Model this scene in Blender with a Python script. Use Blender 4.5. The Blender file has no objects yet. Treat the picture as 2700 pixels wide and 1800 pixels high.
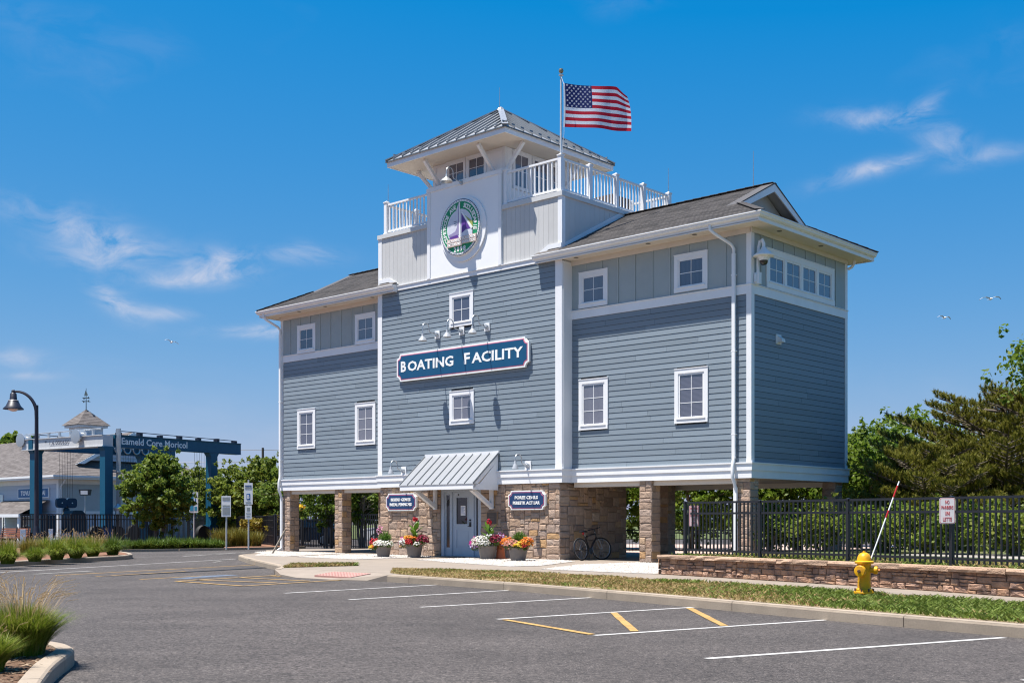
import bpy, bmesh, math, random
import numpy as np
from mathutils import Vector, Matrix
R = math.radians
PI = math.pi
scene = bpy.context.scene
C = scene.collection
random.seed(7)

# ------------------------------------------------------------------ camera
cam = bpy.data.cameras.new('camera')
cam.sensor_width = 36
cam.lens = 41.27
cam.shift_y = 0.174
cam.clip_end = 3000
camo = bpy.data.objects.new('camera', cam)
C.objects.link(camo)
camo.location = (0, 0, 1.25)
camo.rotation_euler = (R(90), 0, 0)
scene.camera = camo

# ------------------------------------------------------------------ exposure
vs = scene.view_settings
vs.view_transform = 'Standard'
vs.look = 'None'
vs.gamma = 1
vs.use_curve_mapping = False
vs.exposure = EXPOSURE = 1.0
scene.cycles.filter_width = 1.15
scene.cycles.use_denoising = True
scene.cycles.denoising_input_passes = 'RGB_ALBEDO_NORMAL'
scene.cycles.denoising_prefilter = 'ACCURATE'

# ------------------------------------------------------------------ sun
TRAVEL = Vector((1.118, 0.332, -3.6)).normalized()
sl = bpy.data.lights.new('sun', 'SUN')
sl.energy = 5.0
sl.angle = R(0.53)
sl.color = (1.0, 0.955, 0.89)
so = bpy.data.objects.new('sun', sl)
C.objects.link(so)
so.rotation_euler = TRAVEL.to_track_quat('-Z', 'Y').to_euler()
so.location = (-40, -10, 120)

# ------------------------------------------------------------------ world
world = bpy.data.worlds.new('World')
scene.world = world
world.use_nodes = True
wt = world.node_tree
for n in list(wt.nodes):
    wt.nodes.remove(n)
WN = wt.nodes
WL = wt.links


def wmath(op, a, b=None, c=None, clamp=False):
    n = WN.new('ShaderNodeMath')
    n.operation = op
    n.use_clamp = clamp
    for i, v in enumerate((a, b, c)):
        if v is None:
            continue
        if isinstance(v, (int, float)):
            n.inputs[i].default_value = v
        else:
            WL.new(v, n.inputs[i])
    return n.outputs[0]


sky = WN.new('ShaderNodeTexSky')
sky.sky_type = 'NISHITA'
sky.sun_disc = False
sky.sun_elevation = R(72)
sky.sun_rotation = R(253.5)
sky.altitude = 0
sky.air_density = 1.0
sky.dust_density = 0.6
sky.ozone_density = 2.5
hsv = WN.new('ShaderNodeHueSaturation')
hsv.inputs['Saturation'].default_value = 1.45
hsv.inputs['Value'].default_value = 1.0
WL.new(sky.outputs[0], hsv.inputs['Color'])
tc = WN.new('ShaderNodeTexCoord')
# grade of the clear sky (one formula for the whole dome): deeper azure overhead, soft blue at the horizon
SKY_S = 0.07
gsep = WN.new('ShaderNodeSeparateColor')
WL.new(hsv.outputs[0], gsep.inputs[0])
gcomb = WN.new('ShaderNodeCombineColor')
for i_, (off_, p_, k_) in enumerate(((.030, .75, .606), (0, .508, .575), (0, .2, .755))):
    v_ = wmath('MULTIPLY', gsep.outputs[i_], .1368)
    v_ = wmath('MAXIMUM', wmath('SUBTRACT', v_, off_), .0015)
    v_ = wmath('MULTIPLY', wmath('POWER', v_, p_), k_ / (SKY_S * 2 ** EXPOSURE))
    WL.new(v_, gcomb.inputs[i_])
nz = WN.new('ShaderNodeTexNoise')
nz.inputs['Scale'].default_value = 5
nz.inputs['Detail'].default_value = 4
WL.new(tc.outputs['Generated'], nz.inputs['Vector'])
vsub = WN.new('ShaderNodeVectorMath')
vsub.operation = 'SUBTRACT'
WL.new(nz.outputs['Color'], vsub.inputs[0])
vsub.inputs[1].default_value = (.5, .5, .5)
vmul = WN.new('ShaderNodeVectorMath')
vmul.operation = 'MULTIPLY'
WL.new(vsub.outputs[0], vmul.inputs[0])
vmul.inputs[1].default_value = (.10, .10, .055)
vadd = WN.new('ShaderNodeVectorMath')
WL.new(tc.outputs['Generated'], vadd.inputs[0])
WL.new(vmul.outputs[0], vadd.inputs[1])
sep = WN.new('ShaderNodeSeparateXYZ')
WL.new(vadd.outputs[0], sep.inputs[0])
az = wmath('ARCTAN2', sep.outputs['X'], sep.outputs['Y'])
el = wmath('ARCSINE', sep.outputs['Z'])
comb = WN.new('ShaderNodeCombineXYZ')
WL.new(az, comb.inputs['X'])
WL.new(wmath('MULTIPLY', el, 2.2), comb.inputs['Y'])
n2 = WN.new('ShaderNodeTexNoise')
n2.inputs['Scale'].default_value = 22
n2.inputs['Detail'].default_value = 7
n2.inputs['Roughness'].default_value = .62
n2.inputs['Distortion'].default_value = .6
WL.new(comb.outputs[0], n2.inputs['Vector'])


def dirang(x, y):
    dx, dz = (x - 1350) / 3095, (1370 - y) / 3095
    v = Vector((dx, 1, dz)).normalized()
    return math.atan2(v.x, v.y), math.asin(v.z)


# wisps of cirrus: (pixel centre, half widths in px, tilt, strength)
total = None
for (cx, cy, wx, wy, tl, st) in ((300, 645, 165, 38, .10, .9), (250, 690, 150, 24, .05, .4), (600, 705, 100, 40, -.1, .8), (520, 740, 150, 22, -.05, .6), (820, 685, 90, 26, -.1, .6),
                                 (330, 800, 75, 30, .5, .85), (440, 825, 70, 16, .0, .6), (690, 892, 130, 18, .05, .9), (90, 560, 240, 40, .1, .28), (60, 925, 90, 22, 0, .4), (115, 975, 70, 10, 0, .4),
                                 (2270, 345, 120, 24, .05, .55), (2410, 320, 55, 22, -.5, .5), (2490, 400, 75, 34, .25, .6), (2320, 475, 100, 16, -.16, .6), (2620, 430, 110, 20, -.22, .35), (2240, 500, 150, 24, -.2, .22)):
    a0, e0 = dirang(cx, cy)
    sx, sy = wx * .85 / 3095., wy * .9 / 3095.
    dx = wmath('SUBTRACT', az, a0)
    dy = wmath('SUBTRACT', el, e0)
    ca, sa = math.cos(tl), math.sin(tl)
    u = wmath('SUBTRACT', wmath('MULTIPLY', dx, ca / sx), wmath('MULTIPLY', dy, sa / sx))
    v = wmath('ADD', wmath('MULTIPLY', dx, sa / sy), wmath('MULTIPLY', dy, ca / sy))
    r2 = wmath('ADD', wmath('MULTIPLY', u, u), wmath('MULTIPLY', v, v))
    g = wmath('MULTIPLY', wmath('POWER', 2.718, wmath('MULTIPLY', r2, -1.0)), st)
    total = g if total is None else wmath('ADD', total, g)
# thin cirrus of the same kind over the rest of the sky
n3 = WN.new('ShaderNodeTexNoise')
n3.inputs['Scale'].default_value = 3.1
n3.inputs['Detail'].default_value = 3
WL.new(comb.outputs[0], n3.inputs['Vector'])
rest = wmath('MULTIPLY', wmath('SUBTRACT', n3.outputs['Fac'], .56, clamp=True), 2.2)
total = wmath('ADD', total, wmath('MULTIPLY', rest, .35))
wis = wmath('MULTIPLY', wmath('SUBTRACT', n2.outputs['Fac'], .37, clamp=True), 3.6, clamp=True)
mask = wmath('MULTIPLY', wmath('MULTIPLY', total, wis), .95, clamp=True)
mask = wmath('MINIMUM', mask, .70)
mixc = WN.new('ShaderNodeMixRGB')
WL.new(mask, mixc.inputs['Fac'])
WL.new(gcomb.outputs[0], mixc.inputs['Color1'])
mixc.inputs['Color2'].default_value = (4.7, 4.9, 5.8, 1)
bg = WN.new('ShaderNodeBackground')
bg.inputs['Strength'].default_value = SKY_S
WL.new(mixc.outputs[0], bg.inputs['Color'])
wo = WN.new('ShaderNodeOutputWorld')
WL.new(bg.outputs[0], wo.inputs['Surface'])

# ------------------------------------------------------------------ materials
MATS = {}


def pmat(name, col, rough=.6, var=.08, scale=6., bump=0., bscale=60., metal=0., rnd=0., spec=.4, stretch=None, fine=0., fscale=150.):
    if name in MATS:
        return MATS[name]
    m = bpy.data.materials.new(name)
    m.use_nodes = True
    nt = m.node_tree
    N, L = nt.nodes, nt.links
    b = N['Principled BSDF']
    b.inputs['Roughness'].default_value = rough
    b.inputs['Metallic'].default_value = metal
    b.inputs['Specular IOR Level'].default_value = spec
    tcx = N.new('ShaderNodeTexCoord')
    vec = tcx.outputs['Object']
    if stretch:
        mp = N.new('ShaderNodeMapping')
        mp.inputs['Scale'].default_value = stretch
        L.new(vec, mp.inputs['Vector'])
        vec = mp.outputs[0]
    no = N.new('ShaderNodeTexNoise')
    no.inputs['Scale'].default_value = scale
    no.inputs['Detail'].default_value = 5
    L.new(vec, no.inputs['Vector'])

    def mth(op, a, c, d=None):
        n = N.new('ShaderNodeMath')
        n.operation = op
        for i, v in enumerate((a, c, d)):
            if v is None:
                continue
            if isinstance(v, (int, float)):
                n.inputs[i].default_value = v
            else:
                L.new(v, n.inputs[i])
        return n.outputs[0]
    f = mth('MULTIPLY_ADD', no.outputs['Fac'], 4 * var, 1 - 2 * var)
    if fine:
        nf = N.new('ShaderNodeTexNoise')
        nf.inputs['Scale'].default_value = fscale
        nf.inputs['Detail'].default_value = 2
        L.new(vec, nf.inputs['Vector'])
        f = mth('MULTIPLY', f, mth('MULTIPLY_ADD', nf.outputs['Fac'], 4 * fine, 1 - 2 * fine))
    if rnd:
        oi = N.new('ShaderNodeObjectInfo')
        f = mth('MULTIPLY', f, mth('MULTIPLY_ADD', oi.outputs['Random'], 2 * rnd, 1 - rnd))
    vm = N.new('ShaderNodeVectorMath')
    vm.operation = 'SCALE'
    vm.inputs[0].default_value = col
    L.new(f, vm.inputs['Scale'])
    L.new(vm.outputs[0], b.inputs['Base Color'])
    if bump:
        nb = N.new('ShaderNodeTexNoise')
        nb.inputs['Scale'].default_value = bscale
        nb.inputs['Detail'].default_value = 4
        L.new(vec, nb.inputs['Vector'])
        bp = N.new('ShaderNodeBump')
        bp.inputs['Strength'].default_value = bump
        bp.inputs['Distance'].default_value = .02
        L.new(nb.outputs['Fac'], bp.inputs['Height'])
        L.new(bp.outputs[0], b.inputs['Normal'])
    MATS[name] = m
    return m


def ramp_by_random(name, cols, rough=.85, var=.18, scale=9., bump=.5, bscale=28., island=False, trans=0., mott=None, dark=None):
    """Each object (or each loose island) takes one of the colours."""
    m = bpy.data.materials.new(name)
    m.use_nodes = True
    nt = m.node_tree
    N, L = nt.nodes, nt.links
    b = N['Principled BSDF']
    b.inputs['Roughness'].default_value = rough
    b.inputs['Specular IOR Level'].default_value = .25
    if island:
        src = N.new('ShaderNodeNewGeometry').outputs['Random Per Island']
    else:
        src = N.new('ShaderNodeObjectInfo').outputs['Random']
    cr = N.new('ShaderNodeValToRGB')
    cr.color_ramp.interpolation = 'LINEAR' if island else 'CONSTANT'
    el_ = cr.color_ramp.elements
    while len(el_) < len(cols):
        el_.new(.5)
    for i, c in enumerate(cols):
        el_[i].position = i / (len(cols) - (1 if island else 0)) if len(cols) > 1 else 0
        el_[i].color = (*c, 1)
    L.new(src, cr.inputs['Fac'])
    tcx = N.new('ShaderNodeTexCoord')
    geo = N.new('ShaderNodeNewGeometry')
    no = N.new('ShaderNodeTexNoise')
    no.inputs['Scale'].default_value = scale
    no.inputs['Detail'].default_value = 6
    no.inputs['Roughness'].default_value = .65
    L.new(geo.outputs['Position'], no.inputs['Vector'])
    ma = N.new('ShaderNodeMath')
    ma.operation = 'MULTIPLY_ADD'
    L.new(no.outputs['Fac'], ma.inputs[0])
    ma.inputs[1].default_value = 4 * var
    ma.inputs[2].default_value = 1 - 2 * var
    vm = N.new('ShaderNodeVectorMath')
    vm.operation = 'SCALE'
    col_out = cr.outputs['Color']
    if mott:
        mx = N.new('ShaderNodeMixRGB')
        n4 = N.new('ShaderNodeTexNoise')
        n4.inputs['Scale'].default_value = scale * .6
        n4.inputs['Detail'].default_value = 3
        L.new(geo.outputs['Position'], n4.inputs['Vector'])
        mr = N.new('ShaderNodeMapRange')
        mr.inputs['From Min'].default_value = .48
        mr.inputs['From Max'].default_value = .66
        L.new(n4.outputs['Fac'], mr.inputs['Value'])
        L.new(mr.outputs[0], mx.inputs['Fac'])
        L.new(col_out, mx.inputs['Color1'])
        mx.inputs['Color2'].default_value = (*mott, 1)
        col_out = mx.outputs[0]
    L.new(col_out, vm.inputs[0])
    L.new(ma.outputs[0], vm.inputs['Scale'])
    L.new(vm.outputs[0], b.inputs['Base Color'])
    if bump:
        nb = N.new('ShaderNodeTexNoise')
        nb.inputs['Scale'].default_value = bscale
        nb.inputs['Detail'].default_value = 5
        L.new(geo.outputs['Position'], nb.inputs['Vector'])
        bp = N.new('ShaderNodeBump')
        bp.inputs['Strength'].default_value = bump
        bp.inputs['Distance'].default_value = .03
        L.new(nb.outputs['Fac'], bp.inputs['Height'])
        L.new(bp.outputs[0], b.inputs['Normal'])
    if trans:
        tr = N.new('ShaderNodeBsdfTranslucent')
        L.new(vm.outputs[0], tr.inputs['Color'])
        mx = N.new('ShaderNodeMixShader')
        mx.inputs['Fac'].default_value = trans
        L.new(b.outputs[0], mx.inputs[1])
        L.new(tr.outputs[0], mx.inputs[2])
        L.new(mx.outputs[0], N['Material Output'].inputs['Surface'])
    MATS[name] = m
    return m


M_white = pmat('white_trim', (.765, .765, .77), .5, .045, 1.7, stretch=(1, 1, .6), fine=.02, fscale=25)
M_cream = pmat('soffit_cream', (.66, .59, .51), .6, .03, 3)
M_blue = pmat('blue_siding', (.195, .236, .272), .55, .05, 4, .12, 20, rnd=.09, stretch=(1, 1, 6), fine=.04, fscale=60)
M_blueback = pmat('siding_backing', (.016, .022, .03), .8)  # near black: shade of the gaps between boards put into the colour
M_sage = pmat('sage_panel', (.335, .375, .375), .6, .04, 3, .1, 30, rnd=.03)
M_sageb = pmat('sage_batten', (.36, .40, .395), .6, .03, 3)
M_grey = pmat('deck_grey_panel', (.52, .515, .50), .6, .03, 3, rnd=.02)
M_pwhite = pmat('tower_panel_white', (.82, .82, .82), .55, .02, 2)
M_shingle = None
M_metalroof = pmat('standing_seam_metal', (.315, .325, .34), .38, .05, 3, metal=.35)
M_seam = pmat('seam_metal', (.20, .215, .23), .4, .04, 5, metal=.3)  # darker than the sheets: the shadow beside each seam is put into its colour
M_mortar = pmat('mortar', (.30, .25, .205), .95, .15, 20, .4, 60)
M_galv = pmat('galvanised_metal', (.46, .48, .50), .35, .05, 8, metal=.6)
M_black = pmat('black_powder_coat', (.012, .013, .017), .42, .05, 8, spec=.5)
M_blackb = pmat('dark_bronze', (.016, .018, .032), .45, .05, 8)
M_navy = pmat('sign_navy', (.014, .045, .125), .45, .06, 5)
M_teal = pmat('sign_blue', (.008, .075, .165), .4, .05, 4)
M_pink = pmat('sign_pink_line', (.62, .17, .25), .5)
M_red = pmat('red_paint', (.45, .02, .022), .5, .04)
M_letter = pmat('letter_white', (.82, .82, .80), .5, .02)
M_glass = None
M_door = pmat('door_blue_grey', (.42, .48, .555), .45, .03, 4)
M_conc = pmat('sidewalk_concrete', (.225, .186, .150), .85, .10, 1.2, .15, 90, fine=.06, fscale=45, rnd=.035)
M_curb = pmat('curb_concrete', (.295, .238, .18), .85, .12, 2.5, .25, 60, fine=.07, fscale=40, rnd=.05)
M_pot = pmat('planter_taupe', (.195, .165, .145), .6, .08, 8)
M_hoist = pmat('hoist_teal', (.004, .080, .145), .45, .08, 3)
M_hoistl = pmat('hoist_beam_white', (.55, .55, .55), .5, .06, 3)
M_rubber = pmat('rubber', (.014, .014, .015), .7, .1, 20)
M_soil = pmat('soil', (.05, .035, .022), .95, .3, 30, .6, 60)


def glass_mat(name='window_glass', band='X', scale=7, amt=.35):
    m = bpy.data.materials.new(name)
    m.use_nodes = True
    N, L = m.node_tree.nodes, m.node_tree.links
    b = N['Principled BSDF']
    b.inputs['Roughness'].default_value = .03
    b.inputs['Specular IOR Level'].default_value = .9
    b.inputs['Coat Weight'].default_value = .6
    oi = N.new('ShaderNodeObjectInfo')
    hs_ = N.new('ShaderNodeMath')
    hs_.operation = 'MULTIPLY'
    L.new(oi.outputs['Object Index'], hs_.inputs[0])
    hs_.inputs[1].default_value = .618
    fr_ = N.new('ShaderNodeMath')
    fr_.operation = 'FRACT'
    L.new(hs_.outputs[0], fr_.inputs[0])
    cr = N.new('ShaderNodeValToRGB')
    cr.color_ramp.elements[0].color = (.075, .08, .125, 1)
    cr.color_ramp.elements[1].color = (.20, .195, .235, 1)
    L.new(fr_.outputs[0], cr.inputs['Fac'])
    tcx = N.new('ShaderNodeTexCoord')
    wv = N.new('ShaderNodeTexWave')
    wv.bands_direction = band
    wv.inputs['Scale'].default_value = scale
    wv.inputs['Distortion'].default_value = 2.5 if band == 'X' else .3
    L.new(tcx.outputs['Object'], wv.inputs['Vector'])
    mx = N.new('ShaderNodeMixRGB')
    mx.blend_type = 'MULTIPLY'
    mx.inputs['Fac'].default_value = amt
    L.new(cr.outputs[0], mx.inputs['Color1'])
    L.new(wv.outputs['Color'], mx.inputs['Color2'])
    L.new(mx.outputs[0], b.inputs['Base Color'])
    return m


M_glass = glass_mat()
M_glassb = glass_mat('window_glass_blind', 'Z', 9, .45)
M_darkglass = pmat('dark_glass', (.018, .02, .024), .05, .1, 3, spec=.8)


def shingle_mat(name, cols, sx=.30):
    """asphalt shingles: tabs of differing tone laid in courses (the courses themselves are stepped geometry)."""
    m = bpy.data.materials.new(name)
    m.use_nodes = True
    N, L = m.node_tree.nodes, m.node_tree.links
    b = N['Principled BSDF']
    b.inputs['Roughness'].default_value = .9
    b.inputs['Specular IOR Level'].default_value = .2
    uv = N.new('ShaderNodeUVMap')
    vo = N.new('ShaderNodeTexWhiteNoise')
    vo.noise_dimensions = '2D'
    mp = N.new('ShaderNodeVectorMath')
    mp.operation = 'FLOOR'
    L.new(uv.outputs[0], mp.inputs[0])
    L.new(mp.outputs[0], vo.inputs['Vector'])
    cr = N.new('ShaderNodeValToRGB')
    while len(cr.color_ramp.elements) < len(cols):
        cr.color_ramp.elements.new(.5)
    for i, c in enumerate(cols):
        cr.color_ramp.elements[i].position = i / (len(cols) - 1)
        cr.color_ramp.elements[i].color = (*c, 1)
    L.new(vo.outputs['Value'], cr.inputs['Fac'])
    geo = N.new('ShaderNodeNewGeometry')
    no = N.new('ShaderNodeTexNoise')
    no.inputs['Scale'].default_value = 50
    L.new(geo.outputs['Position'], no.inputs['Vector'])
    ma = N.new('ShaderNodeMath')
    ma.operation = 'MULTIPLY_ADD'
    L.new(no.outputs['Fac'], ma.inputs[0])
    ma.inputs[1].default_value = .8
    ma.inputs[2].default_value = .6
    vm = N.new('ShaderNodeVectorMath')
    vm.operation = 'SCALE'
    L.new(cr.outputs[0], vm.inputs[0])
    L.new(ma.outputs[0], vm.inputs['Scale'])
    L.new(vm.outputs[0], b.inputs['Base Color'])
    return m


M_shingle = shingle_mat('charcoal_shingles', ((.062, .058, .056), (.085, .078, .076), (.115, .105, .10)))
M_shingle2 = shingle_mat('taupe_shingles', ((.095, .083, .078), (.125, .11, .104), (.15, .133, .126)))

# ------------------------------------------------------------------ mesh helpers


class MB:
    def __init__(s):
        s.v = []
        s.f = []
        s.m = []
        s.uv = None

    def add(s, vs_, fs, mi=0):
        o = len(s.v)
        s.v += [tuple(p) for p in vs_]
        for f in fs:
            s.f.append(tuple(i + o for i in f))
            s.m.append(mi)
        return s

    def box(s, x0, x1, y0, y1, z0, z1, mi=0):
        x0, x1 = min(x0, x1), max(x0, x1)
        y0, y1 = min(y0, y1), max(y0, y1)
        z0, z1 = min(z0, z1), max(z0, z1)
        return s.add([(x0, y0, z0), (x1, y0, z0), (x1, y1, z0), (x0, y1, z0), (x0, y0, z1), (x1, y0, z1), (x1, y1, z1), (x0, y1, z1)],
                     [(0, 3, 2, 1), (4, 5, 6, 7), (0, 1, 5, 4), (1, 2, 6, 5), (2, 3, 7, 6), (3, 0, 4, 7)], mi)

    def bar(s, p, q, w, h, mi=0, up=(0, 0, 1)):
        p, q = Vector(p), Vector(q)
        d = (q - p).normalized()
        u = Vector(up)
        if abs(d.dot(u)) > .98:
            u = Vector((0, 1, 0))
        r = d.cross(u).normalized()
        u = r.cross(d)
        r *= w / 2
        u *= h / 2
        return s.add([p - r - u, p + r - u, p + r + u, p - r + u, q - r - u, q + r - u, q + r + u, q - r + u],
                     [(0, 1, 2, 3), (7, 6, 5, 4), (0, 4, 5, 1), (1, 5, 6, 2), (2, 6, 7, 3), (3, 7, 4, 0)], mi)

    def tube(s, pts, r, n=8, mi=0, cap=True):
        pts = [Vector(p) for p in pts]
        rs = r if isinstance(r, (list, tuple)) else [r] * len(pts)
        vs_, fs = [], []
        prev = None
        for i, p in enumerate(pts):
            a = pts[max(i - 1, 0)]
            b = pts[min(i + 1, len(pts) - 1)]
            d = (b - a).normalized()
            if prev is None:
                u = Vector((0, 0, 1)) if abs(d.z) < .9 else Vector((1, 0, 0))
            else:
                u = prev
            x = d.cross(u).normalized()
            u = x.cross(d).normalized()
            prev = u
            for k in range(n):
                t = 2 * PI * k / n
                vs_.append(p + (x * math.cos(t) + u * math.sin(t)) * rs[i])
        for i in range(len(pts) - 1):
            for k in range(n):
                k2 = (k + 1) % n
                fs.append((i * n + k, i * n + k2, (i + 1) * n + k2, (i + 1) * n + k))
        if cap:
            fs.append(tuple(range(n))[::-1])
            fs.append(tuple((len(pts) - 1) * n + k for k in range(n)))
        return s.add(vs_, fs, mi)

    def lathe(s, prof, n=16, c=(0, 0, 0), mi=0, axis='z'):
        vs_, fs = [], []
        for (r, z) in prof:
            for k in range(n):
                t = 2 * PI * k / n
                x, y = r * math.cos(t), r * math.sin(t)
                if axis == 'z':
                    p = (x, y, z)
                elif axis == 'y':
                    p = (x, z, y)
                else:
                    p = (z, x, y)
                vs_.append((p[0] + c[0], p[1] + c[1], p[2] + c[2]))
        for i in range(len(prof) - 1):
            for k in range(n):
                k2 = (k + 1) % n
                fs.append((i * n + k, i * n + k2, (i + 1) * n + k2, (i + 1) * n + k))
        fs.append(tuple(range(n))[::-1])
        fs.append(tuple((len(prof) - 1) * n + k for k in range(n)))
        return s.add(vs_, fs, mi)

    def prism(s, pts, off, mi=0):
        """polygon of 3-D points extruded by a vector"""
        n = len(pts)
        off = Vector(off)
        a = [Vector(p) for p in pts]
        return s.add(a + [p + off for p in a], [tuple(range(n))[::-1], tuple(range(n, 2 * n))] + [(i, (i + 1) % n, n + (i + 1) % n, n + i) for i in range(n)], mi)

    def build(s, name, mats=None, parent=None, smooth=False, recalc=True, loc=None, rot=None, **props):
        me = bpy.data.meshes.new(name)
        me.from_pydata(s.v, [], s.f)
        if mats is not None:
            if not isinstance(mats, (list, tuple)):
                mats = [mats]
            for m in mats:
                me.materials.append(m)
        if any(s.m):
            me.polygons.foreach_set('material_index', s.m)
        if recalc:
            bm = bmesh.new()
            bm.from_mesh(me)
            bmesh.ops.recalc_face_normals(bm, faces=bm.faces)
            bm.to_mesh(me)
            bm.free()
        if smooth:
            if smooth is True:
                me.shade_smooth()
            else:
                me.shade_smooth()
                me.set_sharp_from_angle(angle=R(smooth))
        me.update()
        return link(name, me, parent, loc, rot, **props)


def link(name, me, parent=None, loc=None, rot=None, scale=None, **props):
    o = bpy.data.objects.new(name, me)
    C.objects.link(o)
    if parent is not None:
        o.parent = parent
    if loc is not None:
        o.location = loc
    if rot is not None:
        o.rotation_euler = rot
    if scale is not None:
        o.scale = scale
    for k, v in props.items():
        o[k] = v
    return o


def tag(o, label, cat, group=None, kind=None):
    o['label'] = label
    o['category'] = cat
    if group:
        o['group'] = group
    if kind:
        o['kind'] = kind
    return o


def thing(name, label, cat, loc=(0, 0, 0), rz=0, group=None, rot=None):
    o = bpy.data.objects.new(name, None)
    C.objects.link(o)
    o.location = loc
    o.rotation_euler = rot if rot else (0, 0, rz)
    o.empty_display_size = .2
    return tag(o, label, cat, group)


def copy_tree(o, parent=None):
    c = o.copy()
    C.objects.link(c)
    c.parent = parent
    for ch in list(o.children):
        copy_tree(ch, c)
    return c


def np_mesh(name, verts, faces, mats, smooth=False, matidx=None):
    """verts (n,3), faces (m,k) arrays"""
    me = bpy.data.meshes.new(name)
    nv, (nf, k) = len(verts), faces.shape
    me.vertices.add(nv)
    me.vertices.foreach_set('co', np.asarray(verts, dtype=np.float32).ravel())
    me.loops.add(nf * k)
    me.loops.foreach_set('vertex_index', faces.astype(np.int32).ravel())
    me.polygons.add(nf)
    me.polygons.foreach_set('loop_start', np.arange(nf, dtype=np.int32) * k)
    me.update(calc_edges=True)
    me.validate()
    for m in (mats if isinstance(mats, (list, tuple)) else [mats]):
        me.materials.append(m)
    if matidx is not None:
        me.polygons.foreach_set('material_index', np.asarray(matidx, dtype=np.int32))
    if smooth:
        me.shade_smooth()
    return me


def text_mesh(s, width=None, height=None, extrude=.006, bold=.0, mat=None, align='CENTER', spacing=1.0):
    cu = bpy.data.curves.new('lettering', 'FONT')
    cu.body = s
    cu.size = 1
    cu.extrude = .02
    cu.offset = bold
    cu.resolution_u = 2
    cu.space_character = spacing
    cu.align_x = 'LEFT'
    ob = bpy.data.objects.new('lettering', cu)
    C.objects.link(ob)
    dg = bpy.context.evaluated_depsgraph_get()
    me = bpy.data.meshes.new_from_object(ob.evaluated_get(dg))
    bpy.data.objects.remove(ob)
    bpy.data.curves.remove(cu)
    me.name = 'lettering'
    co = np.zeros(len(me.vertices) * 3)
    me.vertices.foreach_get('co', co)
    co = co.reshape(-1, 3)
    mn, mx = co.min(0), co.max(0)
    sx = (width / (mx[0] - mn[0])) if width else None
    sy = (height / (mx[1] - mn[1])) if height else None
    sx = sx or sy
    sy = sy or sx
    out = np.zeros_like(co)
    out[:, 0] = (co[:, 0] - (mn[0] + mx[0]) / 2) * sx
    out[:, 2] = (co[:, 1] - (mn[1] + mx[1]) / 2) * sy
    out[:, 1] = -(co[:, 2] / .04) * 2 * extrude / 2 - extrude / 2   # from 0 to -extrude
    me.vertices.foreach_set('co', out.ravel())
    me.materials.clear()
    me.materials.append(mat or M_letter)
    me.update()
    return me


# ------------------------------------------------------------------ building frame
ORG = Vector((6.55795, 32.21725, 0))
BA = Vector((0.7373172, -0.6755467, 0))
BB = Vector((0.6755467, 0.7373172, 0))
BROT = math.atan2(BA.y, BA.x)


def BW(u, v, z=0):
    return ORG + BA * u + BB * v + Vector((0, 0, z))


def px(x, y, d):
    """a point of the place from the survey of the photograph: source pixel and depth in metres"""
    return Vector(((x - 1350) / 3095 * d, d, 1.25 - (y - 1370) * d / 3095))
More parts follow.
